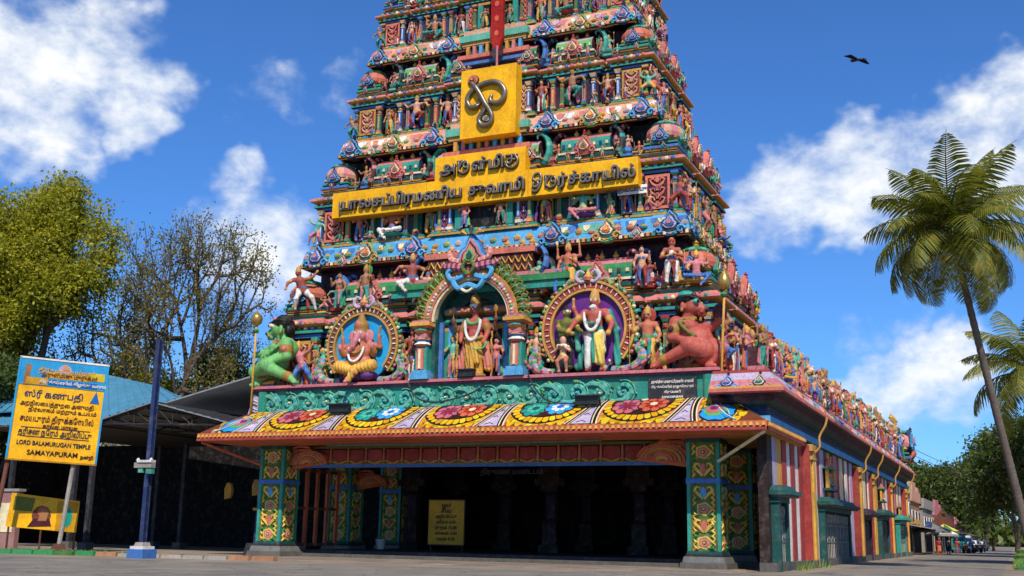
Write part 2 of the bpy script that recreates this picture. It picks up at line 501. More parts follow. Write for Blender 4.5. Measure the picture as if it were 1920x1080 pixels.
def human(J, fat=1.0, crown='crown', legs='c', r=1.0, extra=()):
    """J joints for a figure about 1 high. colour letters: s skin c cloth d second cloth g gold h hair k collar"""
    V = lambda p: np.array(p, float)
    pel, che, hd = V(J['pel']), V(J['che']), V(J['head']); P_ = []
    mid = (pel + che) / 2
    P_ += [('c', pel, mid, .088 * fat, .086 * fat, 's'), ('c', mid, che, .086 * fat, .098 * fat, 's'), ('c', che, hd, .045, .04, 's')]
    P_ += [('e', hd, (.058 * r, .062 * r, .075 * r), 's')]
    f = V(J.get('face', (0, -1, 0))); f = f / np.linalg.norm(f)
    P_ += [('c', hd + f * .05 + V((0, 0, .012)), hd + f * .068 - V((0, 0, .012)), .010, .014, 's')]
    sd = np.cross(f, (0, 0, 1.0))
    for q in (-1, 1):
        P_ += [('e', hd + f * .054 + sd * q * .025 + V((0, 0, .018)), (.012, .012, .009), 'e'), ('e', hd + sd * q * .062, (.012, .016, .03), 'g')]
    P_ += [('c', hd + f * .056 + sd * .014 - V((0, 0, .032)), hd + f * .056 - sd * .014 - V((0, 0, .032)), .007, .007, 'm')]
    if crown == 'crown':
        P_ += [('c', hd + V((0, 0, .05)), hd + V((0, .01, .10)), .062, .05, 'g'), ('c', hd + V((0, .01, .10)), hd + V((0, .015, .17)), .044, .012, 'g')]
    elif crown == 'hair':
        P_ += [('e', hd - f * .02 + V((0, 0, .03)), (.066, .066, .062), 'h'), ('e', hd - f * .03 + V((0, 0, .10)), (.03, .03, .03), 'h')]
    elif crown == 'turban':
        P_ += [('e', hd - f * .01 + V((0, 0, .055)), (.078, .078, .045), 'd'), ('e', hd + V((0, 0, .095)), (.04, .04, .03), 'g')]
    # collar and belt
    for q in range(8):
        a0, a1 = q * PI / 4, (q + 1) * PI / 4
        c_ = che + V((0, 0, .035)) * 1.0
        rr = .062
        P_ += [('c', c_ + V((math.cos(a0) * rr * 1.2, math.sin(a0) * rr, -.02 * (1 - math.sin(a0)))), c_ + V((math.cos(a1) * rr * 1.2, math.sin(a1) * rr, -.02 * (1 - math.sin(a1)))), .014, .014, 'g')]
        rb = .085 * fat
        P_ += [('c', pel + V((math.cos(a0) * rb, math.sin(a0) * rb, .05)), pel + V((math.cos(a1) * rb, math.sin(a1) * rb, .05)), .016, .016, 'k')]
    for q in 'LR':
        sh, el, ha = V(J['sh' + q]), V(J['el' + q]), V(J['ha' + q])
        P_ += [('c', che + (sh - che) * .3, sh, .06, .046, 's'), ('c', sh, el, .042 * min(fat, 1.4), .034 * min(fat, 1.3), 's'), ('c', el, ha, .034, .022, 's'), ('e', ha, (.026, .026, .032), 's'),
               ('c', (sh * .45 + el * .55), (sh * .4 + el * .6), .043, .043, 'g'), ('c', el * .1 + ha * .9, el * .05 + ha * .95, .03, .03, 'g')]
        hp, kn, ft = V(J['hp' + q]), V(J['kn' + q]), V(J['ft' + q])
        P_ += [('c', pel, hp, .08 * fat, .07 * fat, legs), ('c', hp, kn, .068 * fat, .05 * fat, legs), ('c', kn, ft, .05 * fat, .03, legs if legs != 'b' else 's')]
        td = V(J.get('toe' + q, (0, -1, 0))); td = td / np.linalg.norm(td)
        P_ += [('c', ft, ft + td * .07 - V((0, 0, .01)), .026, .02, 's')]
    for (sh, el, ha) in J.get('arms', ()):
        P_ += [('c', sh, el, .036, .03, 's'), ('c', el, ha, .03, .022, 's'), ('e', ha, (.026, .026, .03), 's'), ('c', V(ha) + V((0, -.01, .03)), V(ha) + V((0, -.01, .11)), .016, .022, 'g')]
    return P_ + list(extra)


def mirror(pr):
    o = []
    for p in pr:
        fl = lambda q: (-q[0], q[1], q[2])
        o.append(('c', fl(p[1]), fl(p[2]), p[3], p[4], p[5]) if p[0] == 'c' else ('e', fl(p[1]), p[2], p[3]))
    return o


PALS = [dict(s='cskin', c='yellow', d='teal', g='ochre', h='black', e='black', m='red', k='green', x='red', w='white', y='blue'),
        dict(s='peach', c='red', d='blue', g='gold', h='black', e='black', m='red', k='yellow', x='blue', w='cream', y='green'),
        dict(s='mint', c='pink', d='yellow', g='ochre', h='dbrown', e='black', m='red', k='yellow', x='orange', w='white', y='purple'),
        dict(s='tan', c='teal', d='pink', g='gold', h='black', e='black', m='red', k='red', x='green', w='cream', y='red'),
        dict(s='skin', c='white', d='red', g='ochre', h='black', e='black', m='red', k='blue', x='yellow', w='white', y='teal'),
        dict(s='pink', c='blue', d='orange', g='yellow', h='dbrown', e='black', m='red', k='pink', x='lgreen', w='white', y='ochre')]

for _p in PALS: _p['b'] = _p['d']


def poses():
    st = dict(pel=(0, 0, .47), che=(0, 0, .68), head=(0, -.01, .845), shL=(-.125, 0, .715), shR=(.125, 0, .715), elL=(-.2, -.02, .55), elR=(.19, -.03, .56), haL=(-.17, -.1, .43), haR=(.13, -.14, .63),
              hpL=(-.06, 0, .44), hpR=(.06, 0, .44), knL=(-.075, -.03, .25), knR=(.085, -.02, .25), ftL=(-.08, 0, .035), ftR=(.1, 0, .035))
    out = {}
    sash = [('c', (-.06, -.09, .45), (-.02, -.08, .12), .03, .02, 'd'), ('c', (.09, .03, .5), (.14, .05, .1), .035, .05, 'd'), ('c', (-.09, .03, .5), (-.15, .05, .1), .035, .05, 'x')]
    out['guard'] = human({**st, 'arms': [((-.12, .03, .72), (-.25, .02, .7), (-.24, 0, .88)), ((.12, .03, .72), (.25, .02, .7), (.24, 0, .88))]}, extra=sash + [('c', (-.17, -.12, .44), (-.2, -.13, .02), .022, .045, 'y')])
    out['lady'] = human({**st, 'elR': (.2, -.05, .6), 'haR': (.2, -.12, .78), 'che': (.01, 0, .68)}, crown='hair', extra=sash + [('e', (-.045, -.085, .66), (.035, .035, .035), 'd'), ('e', (.045, -.085, .66), (.035, .035, .035), 'd')])
    seat = dict(pel=(0, 0, .18), che=(0, 0, .42), head=(0, -.01, .6), shL=(-.125, 0, .46), shR=(.125, 0, .46), elL=(-.22, -.02, .32), elR=(.22, -.02, .32), haL=(-.2, -.16, .26), haR=(.17, -.16, .4),
                hpL=(-.08, -.02, .14), hpR=(.08, -.02, .14), knL=(-.3, -.14, .13), knR=(.28, -.16, .15), ftL=(.06, -.22, .1), ftR=(.06, -.2, -.1))
    out['seated'] = human({**seat, 'arms': [((-.12, .03, .46), (-.27, .02, .44), (-.27, 0, .62)), ((.12, .03, .46), (.27, .02, .44), (.27, 0, .62))]}, extra=[('e', (0, 0, .04), (.3, .18, .06), 'y')])
    out['dancer'] = human({**st, 'elL': (-.27, 0, .66), 'haL': (-.38, -.05, .8), 'elR': (.27, 0, .72), 'haR': (.36, -.05, .58), 'knR': (.26, -.12, .38), 'ftR': (.1, -.12, .2), 'knL': (-.12, -.08, .26), 'ftL': (-.04, 0, .03)}, extra=sash)
    out['bearer'] = human({**st, 'pel': (0, 0, .42), 'che': (.03, 0, .62), 'head': (.05, -.04, .77), 'shL': (-.1, 0, .66), 'shR': (.15, 0, .66), 'elL': (-.26, 0, .74), 'haL': (-.16, 0, .95), 'elR': (.3, 0, .74), 'haR': (.2, 0, .95), 'knR': (.26, -.1, .28), 'ftR': (.22, 0, .03), 'knL': (-.2, -.14, .24), 'ftL': (-.2, 0, .03)}, fat=1.15, crown='turban', legs='b')
    out['lean'] = human({**st, 'pel': (.02, 0, .46), 'che': (-.06, -.02, .66), 'head': (-.1, -.04, .82), 'shL': (-.18, 0, .69), 'shR': (.06, 0, .7), 'elL': (-.3, -.06, .6), 'haL': (-.34, -.1, .45), 'elR': (.2, -.05, .75), 'haR': (.3, -.06, .88), 'knR': (.22, -.06, .3), 'ftR': (.3, 0, .04), 'knL': (-.1, -.12, .26), 'ftL': (-.12, 0, .03)}, crown='crown', extra=sash[1:])
    out['staff'] = human({**st, 'elR': (.22, -.04, .6), 'haR': (.25, -.12, .66)}, crown='crown', extra=sash + [('c', (.25, -.13, .02), (.25, -.13, .98), .014, .014, 'g'), ('e', (.25, -.13, 1.0), (.03, .02, .06), 'g'), ('e', (0, .07, .86), (.13, .02, .14), 'x')])
    out['mother'] = human({**st, 'elL': (-.2, -.06, .56), 'haL': (-.05, -.15, .6), 'elR': (.2, -.05, .55), 'haR': (.06, -.15, .55)}, crown='turban', extra=sash + [('e', (0, -.13, .62), (.05, .04, .07), 'w'), ('e', (0, -.14, .7), (.035, .035, .035), 's')])
    return out


FIG = {}
for _k, _p in poses().items():
    FIG[_k] = solid('figure_' + _k, _p, 1 / 44, 0.012, PALS, fold=.009, fq=75.0)
rnd = random.Random(7)


def figure(parent, kind, pal, loc, h=1.0, rz=0.0, name='figure'):
    v = (hash((round(loc[0] * 7), round(loc[1] * 5), round(loc[2] * 3))) % 97) / 97
    return put(name, FIG[kind][pal % len(PALS)], parent, loc, (0, 0, rz), (h * (-1 if v < .5 else 1) * (.92 + .16 * ((v * 7) % 1)), h, h * (.93 + .14 * ((v * 13) % 1))))


# ------------------------------------------------------------------ ornament kit of the tower (shared meshes)
def spade(w, h, n=22):
    """horseshoe outline with a pointed crown, CCW from -Y"""
    pts = []
    for k in range(n):
        a = -PI / 2 + 2 * PI * (k + .5) / n
        x, z = math.cos(a), math.sin(a)
        rr = 1.0 + (0.55 * max(0, z) ** 6) - 0.12 * max(0, -z)
        wob = 1 + 0.06 * math.cos(7 * a)
        pts.append((x * w / 2 * wob * (1 - .42 * max(0, z) ** 1.1), (z * rr + .85) / 2.4 * h * wob))
    return pts


def nasi_mesh(cols, w=1.15, h=1.25):
    m = MB(); d = 0.0
    for i, (c, sc) in enumerate(zip(cols, (1.0, .84, .70, .50, .34, .18))):
        pts = [(x * sc, .42 * h + (z - .42 * h) * sc) for x, z in spade(w, h)]
        m.plate(pts, .05 - i * .045 + (.12 if i == 0 else 0), -i * .045 - .05, c)
    for q in (-1, 1):       # side scrolls
        pts = [(q * (w * .40 + .17 * w * math.cos(t) * (1 - t / 9)), -.12 - .0 * t, .17 * h + .15 * h * math.sin(t) * (1 - t / 9)) for t in [k * .75 for k in range(10)]]
        m.tube(pts, [.055 * w] * 4 + [.045 * w] * 3 + [.03 * w] * 3, cols[1], 5)
    m.lathe([(.0, h * .9), (.1 * w, h * .93), (.05 * w, h), (.09 * w, h * 1.05), (.0, h * 1.17)], cols[2], 6, (0, -.03, 0))
    m.tube([(-.2 * w, -.26, .36 * h), (-.1 * w, -.3, .30 * h), (0, -.3, .28 * h), (.1 * w, -.3, .30 * h), (.2 * w, -.26, .36 * h)], .025, cols[4], 4)
    for q in range(7):      # beads round the face
        a = PI * q / 6
        m.lathe([(0, -.035), (.035 * w, 0), (0, .035)], cols[3], 5, (math.cos(a) * w * .335, -.25, .42 * h + math.sin(a) * h * .27))
    return m.mesh('nasi')


NASI = [nasi_mesh(c) for c in (('dblue', 'sky', 'navy', 'lilac', 'blue', 'pink'), ('lgreen', 'ochre', 'dteal', 'cream', 'salmon', 'yellow'), ('salmon', 'pink', 'red', 'cream', 'salmon', 'green'),
                               ('pink', 'peach', 'plum', 'white', 'teal', 'ochre'), ('teal', 'lgreen', 'navy', 'cream', 'sky', 'red'))]


def pil_mesh(c1, c2, c3, w=.19):
    m = MB()
    m.box(0, 0, 0, w * 1.5, w * 1.3, .08, c2).box(0, 0, .08, w * 1.25, w * 1.1, .06, c3)
    m.box(0, 0, .14, w, w * .9, .56, c1)
    m.box(0, 0, .70, w * 1.2, w * 1.1, .03, c2)
    m.lathe([(w * .5, .73), (w * .78, .78), (w * .5, .83)], c3, 8)
    m.box(0, 0, .83, w * 1.0, w * .9, .05, c1).box(0, 0, .88, w * 1.25, w * 1.5, .05, c2, tx=1.3, ty=1.3).box(0, 0, .93, w * 1.8, w * 2.0, .07, c3)
    m.box(0, -w * .45, .2, w * .35, w * .1, .44, c2)
    return m.mesh('pilaster')


PIL = [pil_mesh(*c) for c in (('salmon', 'yellow', 'teal'), ('ochre', 'teal', 'red'), ('teal', 'yellow', 'pink'), ('blue', 'white', 'ochre'), ('pink', 'green', 'blue'), ('green', 'red', 'ochre'))]


def panel_mesh(c1, c2, c3):
    """carved wall panel 1 wide, 1 high"""
    m = MB(); m.box(0, 0, 0, 1, .1, 1, c1)
    for x in (-.45, .45): m.box(x, -.06, 0, .1, .06, 1, c2)
    for z in (0, .92): m.box(0, -.06, z, .8, .06, .08, c2)
    for q in (-1, 1):
        for k in range(3):
            z = .22 + .28 * k
            m.tube([(q * .05, -.08, z - .12), (q * .22, -.1, z - .04), (q * .3, -.1, z + .07), (q * .16, -.1, z + .12), (q * .1, -.1, z + .03)], [.05, .05, .045, .035, .02], c3, 5)
    for k in range(4):
        m.plate([(.09 * math.cos(t), .14 + k * .24 + .1 * math.sin(t)) for t in [2 * PI * q / 6 for q in range(6)]], -.05, -.13, c2 if k % 2 else c3)
    return m.mesh('panel')


PANEL = [panel_mesh(*c) for c in (('maroon', 'salmon', 'salmon'), ('dteal', 'ochre', 'lgreen'), ('dblue', 'pink', 'sky'), ('plum', 'lilac', 'magenta'), ('red', 'ochre', 'peach'))]


def finial_mesh():
    m = MB(); m.lathe([(.05, 0), (.1, .03), (.05, .07), (.13, .15), (.14, .2), (.06, .27), (.08, .3), (.03, .35), (.0, .48)], 'yellow', 8)
    return m.mesh('finial', 'stucco', True)


FINIAL = finial_mesh()


def kuta_mesh(c1='salmon', c2='teal', c3='green'):
    m = MB()
    m.box(0, 0, 0, 1.7, 1.7, .1, 'ochre').box(0, 0, .1, 1.85, 1.85, .12, c2).box(0, 0, .22, 1.6, 1.6, .1, 'plum').box(0, 0, .32, 1.75, 1.75, .08, 'teal')
    m.lathe([(.72, .40), (.72, .5), (.84, .55), (.98, .68), (1.02, .86), (.96, 1.05), (.80, 1.22), (.62, 1.32)], ['plum', 'ochre', c1, c1, c1, c1, c1], 16, alt={c1: 'orange'} if c1 == 'salmon' else {c1: 'pink'}, phase=.5)
    m.lathe([(.70, 1.29), (.74, 1.35), (.62, 1.46), (.30, 1.55), (.14, 1.58)], [c3, c3, 'lgreen', c3], 16, alt={c3: 'mint'}, phase=.5)
    m.lathe([(.1, 1.56), (.17, 1.62), (.1, 1.68), (.16, 1.75), (.05, 1.84), (0, 1.98)], 'ochre', 8)
    for k in range(4):      # small lions' heads between the arches
        a = PI / 4 + k * PI / 2
        m.lathe([(0, -.12), (.12, 0), (0, .12)], 'ochre', 6, (math.cos(a) * 1.02, math.sin(a) * 1.02, .56))
    return m.mesh('corner_dome')


KUTA = [kuta_mesh(), kuta_mesh('peach', 'blue', 'teal')]


def sala_mesh(c1, c2, c3, w=2.4):
    m = MB()
    m.box(0, 0, 0, w + .3, .95, .09, 'ochre').box(0, 0, .09, w + .45, 1.05, .12, 'dteal').box(0, 0, .21, w + .1, .85, .1, c3).box(0, 0, .31, w + .25, .95, .08, 'cream')
    # horseshoe barrel along X
    pr = [(-.42, .39), (-.50, .55), (-.50, .72), (-.43, .88), (-.28, 1.0), (0, 1.07), (.28, 1.0), (.43, .88), (.5, .72), (.5, .55), (.42, .39)]
    cs = ['teal', c1, c1, c2, c2, c2, c2, c1, c1, 'teal']
    i = len(m.v)
    for x in (-w / 2, w / 2):
        for y, z in pr: m.v.append((x, y, z))
    n = len(pr)
    for k in range(n - 1): m.f.append((i + k, i + n + k, i + n + k + 1, i + k + 1)[::-1]); m.c.append(C(cs[k]))
    m.f.append(tuple(i + k for k in range(n))); m.c.append(C(c3)); m.f.append(tuple(i + n + k for k in reversed(range(n)))); m.c.append(C(c3))
    m.box(0, 0, 1.04, w * .96, .18, .08, 'pink')
    for k in range(int(w / .3)):
        x = -w / 2 + .15 + k * .3
        m.box(x, -.51, .56, .12, .06, .12, 'cream' if k % 2 else c3)
    return m.mesh('barrel_vault')


SALA = [sala_mesh('green', 'pink', 'plum'), sala_mesh('teal', 'salmon', 'dblue'), sala_mesh('lgreen', 'lilac', 'maroon')]


def horn_mesh(c1, c2):
    m = MB(); pts = spline([(0, 0, 0), (.14, -.1, .1), (.24, -.1, .45), (.16, -.08, .85), (-.05, -.1, 1.08), (-.2, -.12, 1.02), (-.2, -.12, .9)], 3)
    r_ = [x * .62 for x in (.15, .18, .2, .2, .2, .19, .18, .17, .16, .15, .14, .13, .12, .11, .09, .07, .06, .05, .04)]
    m.tube(pts, r_[:len(pts)], [c1, c1, c1, c2], 8, 1.5); m.lathe([(0, -.08), (.1, 0), (0, .08)], 'ochre', 6, (.1, -.2, .12))
    return m.mesh('makara_horn')


HORN = [horn_mesh('blue', 'dblue'), horn_mesh('maroon', 'pink'), horn_mesh('dgrey', 'teal'), horn_mesh('teal', 'mint')]


def lotus_mesh(c1, c2):
    m = MB(); m.box(0, 0, 0, .5, .5, .1, c2).lathe([(.18, .1), (.3, .22), (.34, .34), (.2, .42), (.08, .5), (.12, .56), (0, .7)], [c1, c1, c2, c1, 'ochre', 'ochre'], 8, alt={c1: c2})
    return m.mesh('lotus_bud')


LOTUS = [lotus_mesh('teal', 'mint'), lotus_mesh('pink', 'red'), lotus_mesh('sky', 'blue')]
XC = -0.3


def plan(hw, yf, yb, rec=.35, fr=((.80, 0), (.69, 1), (.37, 0), (.27, 1), (0, -.6)), sd=((.0, 0), (.2, 1), (.34, 0), (.66, 1), (.8, 0))):
    """closed CCW outline of a tier with stepped bays on the front and on both sides"""
    L = yb - yf; side = []
    for k, (a, r_) in enumerate(sd):
        b = sd[k + 1][0] if k + 1 < len(sd) else 1.0
        side += [(yf + a * L, hw - r_ * rec), (yf + b * L, hw - r_ * rec)]
    front = []; prev = 1.0
    for a, r_ in fr:
        if a == 0: break
        front += [(prev * hw, yf + r_ * rec), (a * hw, yf + r_ * rec)]; prev = a
    cen = fr[-1][1]
    pts = []
    for y, x in reversed(side): pts.append((XC - x, y))
    pts = pts[:-1]
    for x, y in front: pts.append((XC - x, y))
    pts += [(XC - prev * hw, yf + cen * rec), (XC + prev * hw, yf + cen * rec)]
    for x, y in reversed(front): pts.append((XC + x, y))
    pts = pts[:-1]
    for y, x in side: pts.append((XC + x, y))
    out = []
    for p in pts:
        if not out or (abs(p[0] - out[-1][0]) + abs(p[1] - out[-1][1])) > 1e-6: out.append(p)
    # drop collinear
    res = []
    m = len(out)
    for k in range(m):
        a, b, c = out[k - 1], out[k], out[(k + 1) % m]
        if abs((b[0] - a[0]) * (c[1] - b[1]) - (b[1] - a[1]) * (c[0] - b[0])) > 1e-9: res.append(b)
    return res


tower = empty('temple_tower', loc=(XC, 5.9, 0))
tower.location = (0, 0, 0)
tag(tower, 'tall tapering temple gateway tower crowded with painted stucco figures', 'temple tower')


def rect(hw, y0, y1):
    return [(XC - hw, y1), (XC - hw, y0), (XC + hw, y0), (XC + hw, y1)]


def scallops(m, x0, x1, y0, z0, y1, z1, cols, step, col_edge):
    """painted tongues hanging on a sloping cornice face from (y1,z1) top to (y0,z0) lower edge"""
    n = max(1, int((x1 - x0) / step)); st = (x1 - x0) / n
    ny, nz = (z1 - z0), -(y1 - y0); l = math.hypot(ny, nz); off = (-abs(ny) / l * .03, abs(nz) / l * .03)
    P_ = lambda x, v, e=1: (x, y0 + (y1 - y0) * v + off[0] * e, z0 + (z1 - z0) * v + off[1] * e)
    for k in range(n):
        xa = x0 + k * st; c = cols[k % len(cols)]
        m.face([P_(xa + st * .1, .97), P_(xa + st * .12, .66), P_(xa + st * .26, .38), P_(xa + st * .46, .3), P_(xa + st * .6, .5), P_(xa + st * .78, .42), P_(xa + st * .92, .72), P_(xa + st * .94, .97)], c)
        m.face([P_(xa + st * .26, .92, 2), P_(xa + st * .3, .6, 2), P_(xa + st * .42, .45, 2), P_(xa + st * .55, .66, 2), P_(xa + st * .6, .92, 2)], col_edge)


def tier(z, wall, rec, kap, s, seed, wallcol, kapcols, center_open=True, idx=1):
    """z: base, wall top, entablature top, parapet base top, cornice bottom, cornice top"""
    r_ = random.Random(seed)
    z0, z1, z2, z3, z4, z5 = z
    hw, yf, yb = wall; rhw, ryf, ryb = rec; khw, kyf, kyb = kap
    T = empty('tower_tier', tower)
    T['label'] = ('lowest', 'second', 'third', 'fourth')[idx] + ' storey of the tower'
    pth = plan(hw, yf, yb, .35 * s)
    m = MB(); b = .06 * s
    m.sweep(pth, [(-.25, z0), (.30 * s, z0), (.30 * s, z0 + .1), (.22 * s, z0 + .14), (.22 * s, z0 + .24), (.02, z0 + .3), (.0, z0 + .3)], ['teal', 'ochre', 'green', 'teal', 'salmon', 'plum'])
    m.build('base_moulding', T)
    MB().sweep(pth, [(-.02, z0 + .1), (-.02, z1 + .05)], [wallcol]).build('wall', T)
    hs = (z2 - z1)
    m = MB()
    m.sweep(pth, [(-.2, z1), (.12 * s, z1), (.12 * s, z1 + hs * .16), (.26 * s, z1 + hs * .22), (.26 * s, z1 + hs * .36), (.10 * s, z1 + hs * .40), (.10 * s, z1 + hs * .52), (.34 * s, z1 + hs * .60), (.44 * s, z1 + hs * .66), (.42 * s, z1 + hs * .80), (.22 * s, z1 + hs * .96), (.05, z2), (-.3, z2)],
            ['dblue', 'blue', 'plum', 'teal', 'maroon', 'magenta', 'ochre', 'yellow', 'pink', 'salmon', 'pink', 'stone'])
    m.build('entablature', T)
    # little dentils under the ledge
    m = MB(); n = int(2 * hw / .42)
    for k in range(n):
        x = XC - hw + .2 + k * (2 * hw - .4) / (n - 1)
        m.box(x, yf - .12 * s, z1 + hs * .41, .16, .2, hs * .12, ('cream', 'sky', 'lgreen')[k % 3])
    tag(m.build('dentil_row', T), kind='stuff')
    # painted bosses along the ledges
    m = MB(); n = int(2 * hw / .30)
    for k in range(n):
        x = XC - hw + .15 + k * (2 * hw - .3) / (n - 1); fr_ = abs(x - XC) / hw
        dy = 0 if fr_ > .8 or .37 < fr_ < .69 else .35 * s if fr_ > .27 else -.21 * s
        m.lathe([(.11, 0), (.09, .05), (0, .08)], ('ochre', 'pink', 'teal', 'cream', 'blue', 'salmon')[k % 6], 6, (x, yf + dy - .41 * s, z1 + hs * .74), axis='y')
        m.box(x, yf + dy - .24 * s, z0 + .145, .16, .06, .09, ('salmon', 'yellow', 'sky', 'plum', 'lgreen')[k % 5])
    n = int((yb - yf) / .34)
    for k in range(n):
        y = yf + .1 + k * (yb - yf - .2) / (n - 1)
        m.lathe([(.11, 0), (.09, .05), (0, .08)], ('ochre', 'pink', 'teal', 'cream', 'blue', 'salmon')[k % 6], 6, (XC + hw + .30 * s, y, z1 + hs * .74), axis='x')
    tag(m.build('boss_row', T), kind='stuff')
    hz = z3 - z2
    MB().sweep(plan(hw - .12, yf + .12, yb - .12, .35 * s), [(-.3, z2 + .003), (.04, z2 + .003), (.04, z2 + hz * .4), (.14 * s, z2 + hz * .5), (.14 * s, z2 + hz * .75), (.0, z2 + hz), (-.3, z3)], ['maroon', 'teal', 'ochre', 'dteal', 'yellow', 'stone']).build('parapet_base', T)
    MB().box(XC, (yf + yb) / 2, z2 + .02, 2 * hw - .9 * s, yb - yf - .9 * s, z3 - z2 - .04, 'stone').build('terrace', T)
    MB().sweep(rect(rhw, ryf, ryb), [(0, z2), (0, z4 + .1)], ['black' if idx % 2 else 'plum']).build('recess_wall', T)  # dark colour deepens the shade of the recess
    # cornice
    kp = plan(khw, kyf, kyb, .05 * s, fr=((.80, 0), (.69, 1), (.37, 0), (.27, 1), (0, 0)))
    kh = z5 - z4
    m = MB()
    m.sweep(kp, [(-1.2, z4 - .06), (-.12, z4 - .06), (-.05, z4 - .02), (.02, z4), (.02, z4 + kh * .16), (-.04, z4 + kh * .2), (-.10, z4 + kh * .55), (-.20, z4 + kh * .88), (-.30, z5), (-.55, z5 + .004)],
            ['plum', 'ochre', 'black', 'maroon', 'ochre', kapcols[0], kapcols[0], kapcols[0], 'stone'])
    for x0, x1, dy in ((-1, -.80, 0), (-.69, -.37, 0), (.37, .69, 0), (.80, 1, 0), (-.8, -.69, .05 * s), (.69, .8, .05 * s)):
        scallops(m, XC + x0 * khw, XC + x1 * khw, kyf + dy + .03, z4 + kh * .2, kyf + dy + .205, z4 + kh * .86, kapcols[1:3], .95 * s, kapcols[3])
    # the same painting along the right flank
    mm = MB(); scallops(mm, kyf, kyb, 0.03, z4 + kh * .2, .205, z4 + kh * .86, kapcols[1:3], .62 * s, kapcols[3])
    m.join(mm, Matrix(((0, -1, 0, XC + khw), (1, 0, 0, 0), (0, 0, 1, 0), (0, 0, 0, 1))))
    m.build('cornice', T)
    m = MB(); n = int(2 * khw / .26)
    for k in range(n): m.box(XC - khw + .13 + k * (2 * khw - .26) / (n - 1), kyf - .05, z4 + kh * .0, .14, .06, kh * .15, ('ochre', 'teal', 'pink', 'cream')[k % 4])
    tag(m.build('cornice_beads', T), kind='stuff')
    m = MB(); n = int(2 * khw / .62); rb = random.Random(seed + 50)
    for k in range(n):
        x = XC - khw + .3 + k * (2 * khw - .6) / (n - 1); c_ = rb.choice(('pink', 'ochre', 'teal', 'salmon', 'lilac', 'lgreen')); h_ = rb.uniform(.26, .42) * s
        m.lathe([(.06, 0), (.17, .25), (.19, .5), (.1, .75), (.0, 1.0)], [c_, c_, 'ochre', c_], 6, (0, 0, 0))
        q_ = 5 * 6
        m.v[-q_:] = [(x + v[0] * s, kyf + .12 + v[1] * s * .7, z4 + kh * .34 + v[2] * h_) for v in m.v[-q_:]]
    for k in range(int((kyb - kyf) / .7)):
        y = kyf + .4 + k * .7; c_ = rb.choice(('pink', 'ochre', 'teal', 'salmon', 'lilac', 'lgreen'))
        m.lathe([(.06, 0), (.17, .1), (.19, .2), (.1, .3), (.0, .4)], [c_, c_, 'ochre', c_], 6, (XC + khw - .12, y, z4 + kh * .34))
    tag(m.build('cornice_buds', T), kind='stuff')
    # --- pilasters, panels, figures on the wall
    wh = z1 - z0 - .3

    def pil(x, y, v, rz=0): put('pilaster', PIL[v % 6], T, (x, y, z0 + .3), (0, 0, rz), (s, s, wh))

    def pan(x, y, w, v, rz=0): put('panel', PANEL[v % 5], T, (x, y - (.02 if not rz else 0), z0 + .34), (0, 0, rz), (w, 1, wh * .92))
    R1 = yf + .35 * s
    for q in (-1, 1):
        cx = XC + q * .90 * hw
        for k, f in enumerate((.815, .985)): pil(XC + q * f * hw, yf - .06, idx + k * 2 + (q > 0))
        pan(cx, yf - .03, .12 * hw, 0 if idx % 2 else 4)
        # recess between corner and flank bay: coloured bars
        pan(XC + q * .745 * hw, R1 - .03, .075 * hw, 2 + idx)
        for k, f in enumerate((.66, .60, .46, .40)): pil(XC + q * f * hw, yf - .06, idx + k + 1)
        pan(XC + q * .32 * hw, R1 - .03, .07 * hw, 3 + idx)
        for k, f in enumerate((.25, .19)): pil(XC + q * f * hw, yf - .21 * s - .06, 1 + k + idx)
        put('panel', PANEL[(idx + 2) % 5], T, (XC + q * .22 * hw, yf - .21 * s - .03, z0 + .34), (0, 0, 0), (.05 * hw, 1, wh * .9))
    if idx:     # projecting stack of ledges in the middle, breaking the cornice
        Hc = z5 - z2; m = MB()
        for a_, b_, wf, dy, c_ in ((0, .08, .235, 0, 'teal'), (.08, .15, .22, .1, 'pink'), (.15, .30, .20, .25, 'plum'), (.30, .36, .23, .05, 'blue'), (.36, .42, .21, .15, 'magenta'), (.42, .50, .245, 0, 'salmon'), (.50, .70, .19, .3, 'dteal'), (.70, .77, .22, .12, 'ochre'), (.77, .90, .235, .02, 'mint'), (.90, 1.0, .21, .12, 'peach')):
            y0_ = yf - .32 * s + dy; m.box(XC, (y0_ + kyf + 1.2) / 2, z2 + a_ * Hc, 2 * wf * hw, kyf + 1.2 - y0_, (b_ - a_) * Hc, c_)
        for k in range(9): m.box(XC + (k - 4) * .045 * hw, yf - .1 * s, z2 + .52 * Hc, .02 * hw, .2, .16 * Hc, ('ochre', 'pink', 'sky')[k % 3])
        m.build('middle_ledges', T)
    # dark doorway in the middle bay
    m = MB(); m.box(XC, yf - .21 * s - .02, z0 + .3, .30 * hw, .06, wh, 'black')
    for x in (-.14, .14): m.box(XC + x * hw, yf - .21 * s - .09, z0 + .3, .04 * hw, .12, wh, 'teal')
    m.box(XC, yf - .21 * s - .09, z0 + .3 + wh * .93, .32 * hw, .14, wh * .1, 'ochre')
    m.build('doorway', T)
    # right flank
    L = yb - yf
    for k, f in enumerate((.03, .17, .37, .44, .57, .64, .83, .97)): pil(XC + hw + .06, yf + f * L, idx + k, PI / 2)
    for f, v in ((.1, 0), (.5, 1), (.9, 0)): pan(XC + hw + .03, yf + f * L, .1 * L, v + idx, PI / 2)
